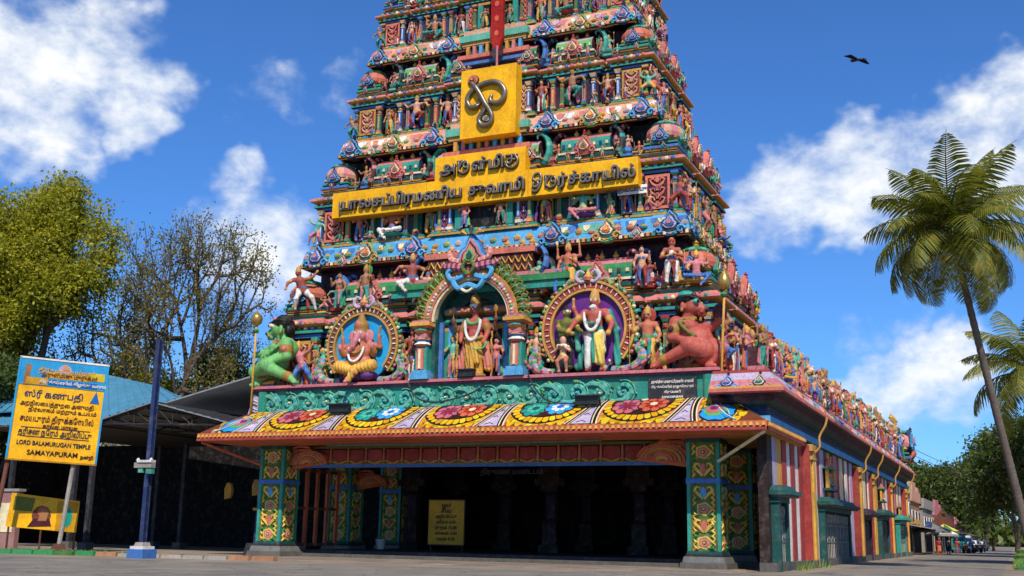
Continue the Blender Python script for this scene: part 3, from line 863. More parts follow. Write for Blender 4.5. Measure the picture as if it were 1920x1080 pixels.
    # --- parapet of little shrines
    for q in (-1, 1):
        for (yy, v) in ((yf + .75 * s, 0), (yb - .75 * s, 1)):
            if q < 0 and v: continue
            K = put('corner_dome', KUTA[idx % 2], T, (XC + q * (hw - .82 * s), yy, z3), (0, 0, 0), (s * .92, s * .92, s * 1.05))
            put('nasi', NASI[0], T, (XC + q * (hw - .82 * s), yy - .90 * s, z3 + .40 * s), (-.02, 0, 0), s * .62)
            if q > 0: put('nasi', NASI[4], T, (XC + q * (hw + .07 * s), yy, z3 + .40 * s), (0, 0, PI / 2), s * .62)
        X = XC + q * .53 * hw
        put('barrel_vault', SALA[idx % 3], T, (X, yf + .48 * s, z3), (0, 0, 0), (s * hw / 9.3, s, s * 1.25))
        put('nasi', NASI[2], T, (X, yf - .10 * s, z3 + .24 * s), (0, 0, 0), s * .86)
        for k in (-1, 0, 1): put('finial', FINIAL, T, (X + k * .62 * s, yf + .48 * s, z3 + 1.33 * s), (0, 0, 0), s)
        for k, e in enumerate((-1, 1)):
            put('makara_horn', HORN[(idx + k) % 4], T, (X + e * 1.5 * s, yf + .35 * s, z3 + .15 * s), (0, 0, 0 if e > 0 else PI), s * 1.35)
        for f in (.335, .735):
            put('lotus_bud', LOTUS[(idx + (f > .5)) % 3], T, (XC + q * f * hw, yf + .4 * s, z3), (0, 0, 0), s * 1.1)
        # small barrel by the middle
        put('barrel_vault', SALA[(idx + 1) % 3], T, (XC + q * .235 * hw, yf + .3 * s, z3), (0, 0, 0), (s * .42, s * .9, s * 1.2))
        put('nasi', NASI[3], T, (XC + q * .235 * hw, yf - .24 * s, z3 + .24 * s), (0, 0, 0), s * .66)
        put('makara_horn', HORN[(idx + 2) % 4], T, (XC + q * .30 * hw, yf + .3 * s, z3 + .1 * s), (0, 0, 0 if q > 0 else PI), s * 1.45)
        put('makara_horn', HORN[idx % 4], T, (XC + q * .71 * hw, yf + .3 * s, z3 + .15 * s), (0, 0, 0 if q < 0 else PI), s * 1.35)
    for f in (.36, .64):
        put('barrel_vault', SALA[idx % 3], T, (XC + hw - .5 * s, yf + f * L, z3), (0, 0, PI / 2), (s * .55, s, s))
        put('nasi', NASI[2], T, (XC + hw + .12 * s, yf + f * L, z3 + .2 * s), (0, 0, PI / 2), s)
        put('finial', FINIAL, T, (XC + hw - .5 * s, yf + f * L, z3 + 1.06 * s), (0, 0, 0), s)
        for e in (-1, 1): put('makara_horn', HORN[(idx + 1) % 4], T, (XC + hw - .3 * s, yf + f * L + e * .9 * s, z3 + .1 * s), (0, 0, PI / 2 if e > 0 else -PI / 2), s)
    # --- arch ornaments on the cornice
    for q in (-1, 1):
        for f, v, sc in ((.91, 0, 1.05), (.62, 1, 1.0), (.36, 0, 1.05), (.76, 3, .5)):
            put('nasi', NASI[(v + (idx % 2) * (1 if v == 3 else 0)) % 5], T, (XC + q * f * khw, kyf + (.0 if f not in (.745, .30) else .05 * s), z4 - kh * .06), (-.22, 0, 0), s * .95 * sc)
    for f, v in ((.08, 0), (.27, 1), (.5, 1), (.73, 3), (.92, 0)):
        put('nasi', NASI[v], T, (XC + khw, kyf + f * (kyb - kyf), z4 - kh * .06), (-.22, 0, PI / 2), s * .9)
    # --- figures
    kinds = list(FIG)
    H = wh * 1.0

    def fg(x, y, h=None, kind=None, zz=None, rz=0):
        figure(T, kind or r_.choice(kinds), r_.randrange(6), (x, y, z0 + .28 if zz is None else zz), h or H * r_.uniform(.95, 1.08), rz + r_.uniform(-.2, .2))
    for q in (-1, 1):
        fg(XC + q * .53 * hw, yf - .22 * s, H * 1.25, 'seated' if idx != 2 else 'dancer')
        fg(XC + q * (hw + .05), yf - .12, H * .9, 'lean' if q < 0 else 'bearer')
        fg(XC + q * .745 * hw, yf + .02, H * .98, r_.choice(('guard', 'dancer', 'lady')))
        fg(XC + q * .32 * hw, yf + .02, H * 1.12, 'guard')
        fg(XC + q * .10 * hw, yf - .45 * s, H * .82, r_.choice(('lady', 'staff')))
        # small ones among the shrines
        fg(XC + q * .70 * hw, yf + .12 * s, 1.05 * s, r_.choice(('lady', 'mother', 'guard')), z3)
        fg(XC + q * .80 * hw, yf + .2 * s, .85 * s, r_.choice(('seated', 'bearer')), z3)
        fg(XC + q * .44 * hw, yf - .02 * s, .62 * s, 'lady', z3)
        fg(XC + q * .62 * hw, yf - .02 * s, .62 * s, 'staff', z3)
        for f, h_, dy in ((.88, .95, .1), (.93, .6, -.1), (.57, .5, -.15), (.50, .5, -.15), (.38, 1.0, .25), (.27, .9, .1), (.17, .8, -.1), (.05, 1.1, .1), (.74, 1.25, .3)):
            fg(XC + q * f * hw, yf + dy * s, h_ * s, None, z3 if f not in (.88, .93) else z3)
        for f in (.86, .67): fg(XC + q * f * hw, yf - .16 * s, H * .5, None)
    for f in (.02, .13, .27, .50, .72, .88, .98):
        fg(XC + hw + .2, yf + f * L, H * r_.uniform(.9, 1.05), None, None, PI / 2)
    for f in (.24, .5, .77, .9): fg(XC + hw + .05, yf + f * L, 1.15 * s, r_.choice(('lady', 'guard', 'bearer', 'dancer')), z3, PI / 2)
    return T


WH = ['white', 'pink', 'lilac', 'magenta']; BL = ['sky', 'white', 'blue', 'sky']
# lowest storey sits behind the row of niches
T0 = tier((8.15, 10.9, 11.9, 12.3, 14.6, 15.65), (11.3, 1.5, 11.4), (9.85, 2.5, 10.6), (10.4, 1.35, 10.5), 1.12, 3, 'plum', ['sky', 'blue', 'mint', 'cream'], idx=0)
T1 = tier((15.66, 17.75, 18.5, 18.85, 20.6, 21.55), (9.75, 1.95, 9.9), (8.2, 2.75, 9.2), (8.8, 1.9, 9.6), 1.0, 5, 'dteal', ['peach', 'white', 'pink', 'salmon'], idx=1)
T2 = tier((21.56, 23.4, 24.05, 24.35, 25.9, 26.8), (8.2, 2.5, 9.2), (7.0, 3.25, 8.6), (7.6, 2.45, 8.9), .9, 8, 'plum', ['peach', 'pink', 'white', 'lilac'], idx=2)
T3 = tier((26.81, 28.45, 29.0, 29.3, 30.7, 31.5), (7.1, 3.05, 8.6), (6.0, 3.7, 8.0), (6.6, 3.0, 8.3), .8, 11, 'dblue', ['pink', 'white', 'peach', 'lilac'], idx=3)
# top of the tower, above the picture
m = MB(); m.sweep(rect(6.0, 3.5, 7.9), [(0, 31.4), (0, 34.0), (.5, 34.2), (.5, 34.6), (-.4, 35)], ['plum', 'ochre', 'pink', 'teal'])
for k in range(9): pass
n = 12
i = len(m.v)
for x in (-5.2, 5.2):
    for k in range(n + 1):
        a = PI * k / n
        m.v.append((XC + x, 5.7 - 2.3 * math.cos(a), 35 + 2.6 * math.sin(a)))
for k in range(n): m.f.append((i + k, i + n + 1 + k, i + n + 2 + k, i + k + 1)); m.c.append(C('pink' if k % 2 else 'teal'))
m.f.append(tuple(i + k for k in range(n + 1))); m.c.append(C('ochre')); m.f.append(tuple(i + n + 1 + k for k in range(n + 1))); m.c.append(C('ochre'))
for k in range(7): m.lathe([(.1, 37.4), (.35, 37.8), (.1, 38.2), (.2, 38.4), (0, 39)], 'yellow', 8, (XC - 4.5 + 1.5 * k, 5.7, 0))
m.build('roof_vault', tower)
# ------------------------------------------------------------------ base of the tower: carved band, ledge, niches
B = empty('tower_base', tower)
B['label'] = 'green carved band and pink ledge above the eave'
bx0, bx1 = -11.7, 11.45
m = MB()
m.box((bx0 + bx1) / 2, 6.0, 6.7, bx1 - bx0, 12.0, 1.32, 'teal')
m.build('band_block', B)
m = MB()
for k, (d, z, h, c) in enumerate(((.16, 8.02, .10, 'magenta'), (.26, 8.12, .08, 'pink'), (.2, 8.20, .06, 'pink'))):
    m.box((bx0 + bx1) / 2, 6.0, z, bx1 - bx0 + 2 * d, 12 + 2 * d, h, c)
m.build('ledge', B)
for x in (bx0 + .25, bx1 - .25): MB().box(x, -.06, 6.75, .5, .14, 1.25, 'green').box(x, -.1, 6.78, .34, .14, 1.2, 'teal').build('end_block', B)


def spiral(cx, cz, r0, turns, dirn, a0, n=18, y=-.06, shrink=.12):
    return [(cx + r0 * (1 - (1 - shrink) * k / n) * math.cos(a0 + dirn * turns * 2 * PI * k / n), y, cz + r0 * (1 - (1 - shrink) * k / n) * math.sin(a0 + dirn * turns * 2 * PI * k / n)) for k in range(n + 1)]


r_ = random.Random(4)
for half in range(2):
    xs = [bx0 + .75 + k * 1.08 for k in range(19)] if not half else []
    for k, x in enumerate(xs):
        if x > 8.4: continue
        m = MB(); up = 1 if k % 2 else -1; zc = 7.36
        m.tube([(x - .75, -.03, zc - up * .3), (x - .4, -.06, zc - up * .42), (x - .02, -.07, zc - up * .36), (x + .3, -.07, zc - up * .05)], [.07, .12, .13, .1], 'mint', 6, .8)
        m.tube(spiral(x, zc + up * .03, .42, 1.35, up, -PI / 2 * up, 20), [.12] * 8 + [.1] * 7 + [.07] * 6, ['teal', 'mint'], 6, .8)
        m.tube(spiral(x, zc + up * .03, .55, .55, up, -PI / 2 * up, 12, -.05, .9), .035, 'mint', 5)
        for q in range(4):
            a = r_.uniform(0, 6.28); px_, pz_ = x + .52 * math.cos(a), min(7.9, max(6.85, zc + .5 * math.sin(a)))
            m.tube([(px_, -.03, pz_), (px_ + .1 * math.cos(a + 1), -.08, pz_ + .07), (px_ + .2 * math.cos(a + 1.5), -.05, pz_ + .05)], [.06, .08, .02], r_.choice(('mint', 'green', 'teal', 'lgreen')), 5)
        m.lathe([(0, -.08), (.09, 0), (0, .08)], r_.choice(('blue', 'sky', 'cream')), 6, (x, -.1, zc + up * .03))
        m.build('scroll', B)
# dark plate with white lettering
pl = MB().box(9.6, -.07, 6.95, 2.1, .1, .95, 'dgrey').build('inscription_plate', B)


def text_mesh(body, size, extrude=0.01, offset=0.0, mat=None, col='white', align='CENTER', bevel=0.0):
    c = bpy.data.curves.new('lettering', 'FONT'); c.body = body; c.size = size; c.extrude = extrude; c.offset = offset
    c.align_x = align; c.align_y = 'CENTER' if align == 'CENTER' else 'TOP_BASELINE'; c.resolution_u = 3; c.bevel_depth = bevel
    o = bpy.data.objects.new('lettering', c); COL.objects.link(o)
    me = bpy.data.meshes.new_from_object(o.evaluated_get(bpy.context.evaluated_depsgraph_get()))
    bpy.data.objects.remove(o); bpy.data.curves.remove(c)
    me.name = 'lettering'; me.materials.clear(); me.materials.append(MATS[mat or 'signpaint'])
    a = me.attributes.new('Col', 'FLOAT_COLOR', 'FACE'); arr = np.ones((len(me.polygons), 4), np.float32); arr[:, :3] = C(col); a.data.foreach_set('color', arr.ravel())
    return me


UPR = (PI / 2, 0, 0)
for k, (tx, sz) in enumerate((('அருள்மிகு பாலசுப்பிரமணிய சுவாமி', .17), ('திருக்கோயில் ராஜகோபுரம்', .14), ('திருப்பணி', .13), ('SAMAYAPURAM', .13))):
    me = text_mesh(tx, sz, .006, .004); ws = [v.co.x for v in me.vertices]; f_ = min(1, 1.85 / (max(ws) - min(ws)))
    put('lettering', me, B, (9.6, -.13, 7.72 - .22 * k), UPR, (f_, 1, 1))

NICHE = empty('arch_niche', tower); NICHE['label'] = 'round arched niche with leafy fringe at the centre of the ledge'
NX = -.1; NZ = 8.26
m = MB()
# teal alcove behind the standing deity
m.box(NX, 1.35, NZ, 4.0, .1, 5.0, 'dteal')
for q in (-1, 1):
    m.box(NX + q * 1.95, .75, NZ, .16, 1.2, 2.9, 'dteal')
    m.box(NX + q * 1.45, 1.2, NZ + .05, .42, .2, 2.75, 'sky')
    m.box(NX + q * 1.78, .62, NZ, .2, .16, 2.8, 'blue')
m.build('alcove', NICHE)
# arch: coloured rings extruded in depth


def arch(m, cx, cz, r0, r1, y0, y1, col, a0=0.0, a1=PI, n=36, drop=0.0):
    i = len(m.v)
    for k in range(n + 1):
        a = a0 + (a1 - a0) * k / n; c_, s_ = math.cos(a), math.sin(a)
        for r__, y in ((r0, y0), (r0, y1), (r1, y1), (r1, y0)): m.v.append((cx + r__ * c_, y, cz + r__ * s_))
    cs = col if isinstance(col, list) else [col]
    for k in range(n):
        for q in range(4):
            w = (q + 1) % 4
            m.f.append((i + k * 4 + q, i + k * 4 + w, i + k * 4 + 4 + w, i + k * 4 + 4 + q)); m.c.append(C(cs[k % len(cs)]))


ACZ = NZ + 2.75
m = MB()
arch(m, NX, ACZ, 1.90, 2.02, .35, -.02, 'cream'); arch(m, NX, ACZ, 2.02, 2.36, .3, -.1, ['salmon', 'salmon', 'peach', 'salmon', 'salmon', 'cskin']); arch(m, NX, ACZ, 2.36, 2.46, .35, -.05, 'ochre')
for k in range(41):
    a = PI * k / 40; m.lathe([(.085, 0), (.07, .05), (0, .08)], ('cream', 'lilac', 'cream', 'lgreen')[k % 4], 6, (NX + 2.19 * math.cos(a), -.1, ACZ + 2.19 * math.sin(a)), axis='y')
arch(m, NX, ACZ, 1.2, 1.9, 1.3, 1.0, 'dteal'); arch(m, NX, ACZ, 1.86, 1.9, 1.3, .3, 'dteal')
m.build('arch_ring', NICHE)
lf = MB(); lf.tube([(0, 0, 0), (0, -.1, .2), (0, -.12, .42), (0, -.05, .6)], [.07, .12, .1, .015], ['green', 'leaf', 'teal'], 5, .5); lf.tube([(0, -.14, .05), (0, -.2, .3), (0, -.16, .5)], .025, 'lime', 4)
LFM = lf.mesh('leaf')
lf = MB(); lf.tube([(0, 0, 0), (.05, -.1, .2), (.12, -.12, .42), (.0, -.08, .56), (-.08, -.08, .46)], [.06, .11, .09, .06, .02], ['ochre', 'olive', 'leaf', 'orange'], 5, .6)
LFM2 = lf.mesh('leaf')
for k in range(49):
    a = -.05 + (PI + .1) * k / 48
    put('leaf', LFM if k % 2 else LFM2, NICHE, (NX + 2.42 * math.cos(a), .1, ACZ + 2.42 * math.sin(a)), (0, PI / 2 - a, 0), (1.2, 1.1, .72))
for k in range(31):
    a = .1 + (PI - .2) * k / 30
    put('leaf', LFM2, NICHE, (NX + 2.72 * math.cos(a), .2, ACZ + 2.72 * math.sin(a)), (0, PI / 2 - a + .2, 0), (1.2, 1, .66))
# pillars beside the niche
for q in (-1, 1):
    x = NX + q * 2.42; m = MB()
    m.box(x, .0, NZ, .95, .8, .3, 'sky').box(x, .0, NZ + .3, .8, .7, .12, 'sky')
    m.box(x, .05, NZ + .42, .62, .5, 1.15, 'teal'); m.box(x, -.25, NZ + .46, .34, .12, 1.0, 'salmon'); m.box(x, -.33, NZ + .5, .1, .08, .9, 'cream')
    m.lathe([(.25, NZ + 1.55), (.42, NZ + 1.65), (.3, NZ + 1.78), (.4, NZ + 1.88), (.28, NZ + 1.95)], ['salmon', 'white', 'blue', 'ochre'], 10, (x, -.05, 0))
    m.box(x, 0, NZ + 1.95, .6, .6, .22, 'pink').lathe([(.3, NZ + 2.17), (.46, NZ + 2.3), (.34, NZ + 2.4)], ['ochre', 'teal'], 8, (x, -.05, 0))
    m.box(x, 0, NZ + 2.4, .7, .6, .12, 'salmon', tx=1.3, ty=1.3).box(x, 0, NZ + 2.52, 1.05, .95, .16, 'yellow').box(x, 0, NZ + 2.68, .9, .8, .1, 'pink')
    m.build('pillar', NICHE)
# crest above the arch
m = MB(); zc = ACZ + 3.35
for i, (c, sc) in enumerate((('blue', 1.0), ('sky', .86), ('pink', .72), ('plum', .58), ('salmon', .46), ('lgreen', .32), ('dteal', .18))):
    m.plate([(NX + x * sc, zc - .3 + (z - .9) * sc) for x, z in spade(1.75, 2.1)], .3 - i * .05, .05 - i * .06, c)
for q in (-1, 1):
    m.tube(spline([(NX + q * .3, -.2, zc - 1.3), (NX + q * .9, -.2, zc - 1.45), (NX + q * 1.15, -.2, zc - 1.1), (NX + q * .95, -.2, zc - .9)], 4), .12, 'sky', 6)
    m.tube(spline([(NX + q * .3, -.25, zc - .9), (NX + q * .8, -.2, zc - .8), (NX + q * 1.3, -.15, zc - .75), (NX + q * 1.55, -.1, zc - .55)], 4), [.16, .18, .2, .2, .2, .18, .18, .16, .14, .12, .1, .07, .03], ['magenta', 'pink'], 6)
    m.tube(spline([(NX + q * .5, -.25, zc - .6), (NX + q * .95, -.2, zc - .45), (NX + q * 1.05, -.2, zc - .1), (NX + q * .8, -.2, zc + .1)], 4), [.14] * 8 + [.1, .08, .06, .05, .03], ['peach', 'pink'], 6)
    m.tube(spline([(NX + q * .05, -.3, zc - 1.25), (NX + q * .3, -.35, zc - .9), (NX + q * .12, -.35, zc - .55)], 4), .09, ['olive', 'leaf'], 6)
    for k in range(3): m.tube([(NX + q * .1 * k, -.1, zc + .75), (NX + q * .22 * k, -.12, zc + 1.05 - .08 * k), (NX + q * .34 * k, -.1, zc + 1.2 - .2 * k)], [.08, .12, .01], ('grey', 'teal', 'ochre')[k], 5)
m.tube(spline([(NX - .8, -.3, zc - 1.55), (NX - .5, -.32, zc - 1.9), (NX, -.32, zc - 1.75), (NX + .5, -.32, zc - 1.9), (NX + .8, -.3, zc - 1.55)], 4), .13, 'sky', 6)
m.tube(spline([(NX - .3, -.4, zc - 1.95), (NX, -.42, zc - 2.1), (NX + .3, -.4, zc - 1.95)], 4), .07, 'cream', 6)
m.build('crest', NICHE)


def round_niche(cx, r, disc, label, gap):
    N = empty('round_niche', tower); N['label'] = label
    cz = 8.28 + r * .95; y = .55
    m = MB(); pts = [(cx + r * .86 * math.cos(t), cz + r * .86 * math.sin(t)) for t in [2 * PI * k / 40 for k in range(40)]]
    m.plate(pts, y + .15, y, disc); m.build('disc', N, 'signpaint')
    m = MB(); a0, a1 = -.72, PI + .72
    arch(m, cx, cz, r * .80, r * .85, y, y - .22, 'ochre', a0, a1, 60); arch(m, cx, cz, r * .85, r * .98, y, y - .15, 'rust' if gap else 'red', a0, a1, 60); arch(m, cx, cz, r * .98, r * 1.03, y, y - .22, 'ochre', a0, a1, 60)
    m.build('ring', N)
    m = MB()
    for k in range(34):
        a = a0 + .06 + (a1 - a0 - .12) * k / 33
        m.box(0, 0, 0, .05, .06, r * .085, ('cream', 'peach', 'white')[k % 3])
        for j in range(8):
            v = m.v[-8 + j]; x_, z_ = v[0], v[2] + r * .875
            m.v[-8 + j] = (cx + x_ * math.sin(a) + z_ * math.cos(a), y - .17 + v[1], cz + z_ * math.sin(a) - x_ * math.cos(a))
    tag(m.build('ring_beads', N), kind='stuff')
    for k in range(26):
        a = a0 + .25 + (a1 - a0 - .5) * k / 25
        put('leaf', LFM if k % 3 else LFM2, N, (cx + r * 1.0 * math.cos(a), y, cz + r * 1.0 * math.sin(a)), (0, PI / 2 - a + (.9 if a > PI / 2 else -.9), 0), (.95, .8, .72))
    m = MB()
    for k in range(40):
        a = a0 + .1 + (a1 - a0 - .2) * k / 39
        m.lathe([(.10, 0), (.08, .06), (0, .1)], ('lgreen', 'pink', 'ochre', 'teal', 'cream')[k % 5], 6, (cx + r * 1.08 * math.cos(a), y - .12, cz + r * 1.08 * math.sin(a)), axis='y')
    tag(m.build('ring_bosses', N), kind='stuff')
    for q in (-1, 1):       # curling sea-monsters at the foot
        m = MB()
        P_ = spline([(cx + q * r * .55, y - .25, 8.4), (cx + q * r * .85, y - .3, 8.36), (cx + q * r * 1.12, y - .3, 8.6), (cx + q * r * 1.2, y - .3, 9.0), (cx + q * r * 1.12, y - .3, 9.35), (cx + q * r * 1.28, y - .3, 9.5)], 5)
        n = len(P_); m.tube(P_, [.12 + .12 * math.sin(PI * (.15 + .8 * k / n)) for k in range(n)], ['sky', 'pink', 'teal', 'lgreen', 'peach'], 7)
        P2 = spline([(cx + q * r * .7, y - .42, 8.34), (cx + q * r * 1.0, y - .46, 8.42), (cx + q * r * 1.3, y - .4, 8.75), (cx + q * r * 1.4, y - .35, 9.1)], 5)
        m.tube(P2, [.1] * 8 + [.09, .08, .07, .06, .05, .04, .03, .03], ['pink', 'magenta', 'pink'], 6)
        m.build('sea_monster', N)
    m = MB(); zt = cz + r * 1.02
    for q in (-1, 1):
        m.tube(spline([(cx, y - .15, zt + .1), (cx + q * .3, y - .2, zt - .05), (cx + q * .55, y - .2, zt + .15), (cx + q * .4, y - .2, zt + .45), (cx + q * .15, y - .2, zt + .35)], 5), [.09] * 14 + [.08, .07, .06, .05, .05, .04, .04], 'lilac', 6)
        m.tube(spline([(cx + q * .5, y - .1, zt), (cx + q * .9, y - .15, zt + .05), (cx + q * 1.1, y - .15, zt - .25)], 4), .09, ['pink', 'lgreen'], 6)
    m.lathe([(0, -.2), (.2, -.1), (.24, .05), (.1, .25), (0, .5)], ['rust', 'salmon', 'ochre', 'yellow'], 8, (cx, y - .15, zt + .1))
    m.build('crest', N)
    return N


round_niche(-6.12, 1.95, 'sky', 'round niche with blue disc at the left of the ledge', True)
round_niche(5.6, 2.15, 'purple', 'round niche with purple disc at the right of the ledge', False)
# extra stucco figures crowding the ledge between the niches
F_ = empty('ledge_figures', tower)
F_['label'] = 'small figures crowded between the niches'
for x, h, kd, pl_, y in ((-9.05, 1.9, 'dancer', 3, .95), (-8.75, 2.3, 'bearer', 2, 1.2), (-8.7, 1.2, 'lady', 5, .5), (-3.45, 2.1, 'lady', 4, .7), (-3.75, 1.2, 'bearer', 0, .2), (3.0, 2.2, 'guard', 1, .7), (3.35, 1.25, 'dancer', 3, .2),
                         (8.35, 2.75, 'staff', 0, .5), (8.8, 1.5, 'lady', 2, .9), (-10.0, 2.5, 'lean', 5, 1.0), (-11.5, 1.7, 'seated', 0, .5), (11.4, 2.2, 'dancer', 5, 1.6), (10.9, 3.0, 'bearer', 3, 1.8), (8.0, 1.9, 'lean', 3, 1.0), (-8.2, 2.6, 'lady', 3, 1.2)):
    figure(F_, kd, pl_, (x, y, 8.27), h, rnd.uniform(-.3, .3))
# taller figures standing on the first entablature, in front of the recess
for x, h, kd, pl_, rz in ((-10.35, 2.35, 'lean', 4, .5), (-6.55, 2.25, 'staff', 3, -.3), (-3.9, 2.4, 'dancer', 4, .4), (-8.1, 1.9, 'lady', 3, 0), (4.35, 2.5, 'guard', 0, -.2), (9.3, 2.3, 'mother', 4, .2), (7.9, 1.9, 'lady', 1, .2), (10.4, 1.9, 'seated', 5, .4), (2.9, 1.8, 'lady', 2, 0), (-2.9, 1.7, 'bearer', 1, 0)):
    figure(F_, kd, pl_, (x, 1.15, 12.25), h, rz)
# the big barrel roof over the arch with zigzag frieze, and its cornices
m = MB()
m.box(XC, 1.6, 12.5, 9.2, 1.4, .35, 'teal').box(XC, 1.6, 12.85, 9.6, 1.6, .3, 'green').box(XC, 1.6, 13.15, 8.8, 1.2, .22, 'pink')
m.box(XC, 1.75, 13.37, 5.6, 1.0, 1.0, 'maroon').box(XC, 1.7, 14.37, 5.9, 1.1, .28, 'salmon')
for k in range(16):
    x = XC - 2.6 + k * 5.2 / 15
    for e in (0, 1):
        a = (x, 1.2, 13.62 + .42 * e)
        m.tube([(x - .17, 1.22, 13.5 + .4 * e), (x, 1.2, 13.8 + .4 * e), (x + .17, 1.22, 13.5 + .4 * e)], .05, 'yellow' if e else 'ochre', 4)
m.build('frieze_balcony', F_)
for k in (-2.6, -1.6, 1.4, 2.2, 2.7): put('finial', FINIAL, F_, (XC + k, 1.5, 14.64), (0, 0, 0), 1.4)
for q in (-1, 1): put('makara_horn', HORN[0], F_, (XC + q * 3.3, 1.2, 13.3), (0, 0, 0 if q > 0 else PI), 1.15)


# ------------------------------------------------------------------ the large statues
def statue(name, prims, h, pal, label, loc, sc, k, rz=0):
    me = solid(name, prims, h, k, [pal], fold=.022 if sc < 1.5 else .009, fq=34.0 if sc < 1.5 else 85.0)[0]
    return tag(put(name, me, None, loc, (0, 0, rz), sc), label, 'statue')


def ring_chain(c, rx, rz_, y, rad, col, n=16, a0=0, a1=2 * PI, bulge=0.0):
    o = []
    for q in range(n):
        t0, t1 = a0 + (a1 - a0) * q / n, a0 + (a1 - a0) * (q + 1) / n
        f = lambda t: (c[0] + rx * math.cos(t), y - bulge * abs(math.sin(t)), c[2] + rz_ * math.sin(t))
        o.append(('c', f(t0), f(t1), rad, rad, col))
    return o


# crouching giants (metres, seen from the front; facing -X)
def giant(club):
    p = []
    a = p.append
    # trunk: seat, belly, chest
    a(('e', (-.75, .05, .75), (.62, .6, .62), 's')); a(('e', (-.28, -.05, 1.22), (.72, .62, .62), 's')); a(('e', (.22, .05, 1.75), (.62, .5, .52), 's'))
    a(('e', (-.12, -.34, 1.78), (.3, .22, .26), 's')); a(('c', (.15, .05, 2.05), (-.05, .0, 2.4), .27, .24, 's'))
    # head in profile with muzzle
    a(('e', (-.1, 0, 2.68), (.42, .38, .42), 's')); a(('c', (-.3, -.02, 2.6), (-.58, -.05, 2.5), .26, .19, 's')); a(('e', (-.72, -.06, 2.50), (.13, .16, .12), 'n'))
    a(('c', (-.56, -.22, 2.36), (-.70, -.04, 2.34), .06, .06, 'm')); a(('c', (-.5, -.06, 2.32), (-.62, -.06, 2.28), .14, .1, 's'))
    for y in (-.33, .25): a(('e', (-.38, y, 2.80), (.15, .11, .10), 'e')); a(('e', (-.47, y * 1.13, 2.80), (.065, .07, .065), 'o'))
    a(('c', (-.52, -.26, 2.93), (-.2, -.40, 2.98), .055, .045, 'o'))
    a(('e', (.18, -.36, 2.62), (.1, .08, .17), 's')); a(('e', (.2, -.42, 2.46), (.07, .05, .09), 'g'))
    # cap / hair
    a(('e', (.08, .02, 2.92), (.46, .46, .28), 'h')); a(('e', (.05, 0, 3.02), (.5, .5, .12), 'h')); a(('e', (.1, 0, 3.14), (.36, .36, .2), 't')); a(('e', (-.28, -.2, 3.12), (.1, .09, .12), 'r'))
    a(('e', (.4, .05, 2.6), (.2, .3, .3), 'h'))
    # near arm resting on the thigh
    a(('c', (.48, -.28, 1.95), (.62, -.42, 1.35), .30, .23, 's')); a(('c', (.62, -.42, 1.35), (.05, -.72, 1.12), .22, .15, 's')); a(('e', (-.05, -.76, 1.12), (.17, .13, .09), 's'))
    for k in range(4): a(('c', (-.12, -.70 - .05 * k, 1.14 - .02 * k), (-.34, -.72 - .05 * k, 1.05 - .02 * k), .05, .035, 's'))
    a(('c', (.0, -.66, 1.2), (-.12, -.6, 1.26), .05, .035, 's'))
    a(('c', (.52, -.34, 1.68), (.55, -.36, 1.6), .31, .3, 'g'))
    # far arm towards the staff
    a(('c', (-.15, .35, 1.95), (-.85, .2, 1.75), .24, .19, 's')); a(('c', (-.85, .2, 1.75), (-1.28, -.05, 2.0 if club else 1.55), .18, .13, 's')); a(('e', (-1.33, -.08, 2.02 if club else 1.55), (.15, .14, .15), 's'))
    for k in range(4): a(('c', (-1.30, -.18, (1.95 if club else 1.47) + .06 * k), (-1.42, -.08, (1.95 if club else 1.47) + .06 * k), .045, .04, 's'))
    if club: a(('e', (-1.3, -.06, 2.38), (.3, .28, .32), 'r'))
    for q in range(9): a(('e', (.12 + .42 * math.cos(.2 + q * .36), -.08 - .40 * math.sin(.2 + q * .36), 2.12 - .16 * math.sin(.2 + q * .36)), (.06, .06, .07), 'g'))
    a(('e', (-.42, -.66, 1.3), (.06, .04, .06), 'n')); a(('e', (.6, -.66, 1.66), (.12, .07, .14), 'r'))
    # near leg: thigh forward, shin along the ledge
    a(('c', (-.7, -.3, .72), (-.18, -.72, .92), .46, .36, 's')); a(('e', (-.16, -.74, .94), (.36, .33, .33), 's')); a(('c', (-.16, -.72, .84), (1.02, -.62, .34), .30, .18, 's'))
    a(('c', (1.0, -.62, .32), (1.34, -.72, .14), .17, .11, 's'))
    for k in range(5): a(('c', (1.28, -.60 - .06 * k, .13), (1.44 - .02 * abs(k - 1), -.60 - .065 * k, .08), .055, .045, 's'))
    a(('c', (.86, -.64, .42), (.92, -.64, .40), .22, .22, 'g'))
    # far leg folded underneath
    a(('c', (-.7, .3, .6), (-1.25, -.15, .75), .4, .3, 's')); a(('c', (-1.25, -.15, .7), (-.85, -.35, .14), .26, .15, 's')); a(('c', (-.85, -.38, .12), (-1.15, -.5, .1), .13, .09, 's'))
    # sash, loin cloth
    for q in range(7):
        t0, t1 = q / 7, (q + 1) / 7
        f = lambda t: (.45 - 1.15 * t, -.33 - .36 * math.sin(PI * t), 2.12 - .95 * t - .15 * math.sin(PI * t))
        a(('c', f(t0), f(t1), .075, .075, 'k'))
    for q in range(8):
        t0, t1 = q * PI / 8, (q + 1) * PI / 8
        f = lambda t: (-.55 + .62 * math.cos(t), -.1 - .62 * math.sin(t), .98 + .2 * math.cos(t))
        a(('c', f(t0), f(t1), .055, .055, 'x'))
    a(('e', (-.5, -.62, .55), (.3, .1, .2), 'x'))
    for q in range(6):
        t0, t1 = -.2 + q * .6, -.2 + (q + 1) * .6
        f = lambda t: (.1 + .40 * math.cos(t), .02 - .38 * math.sin(t), 2.2 - .1 * math.sin(t))
        a(('c', f(t0), f(t1), .05, .05, 'g'))
    return p


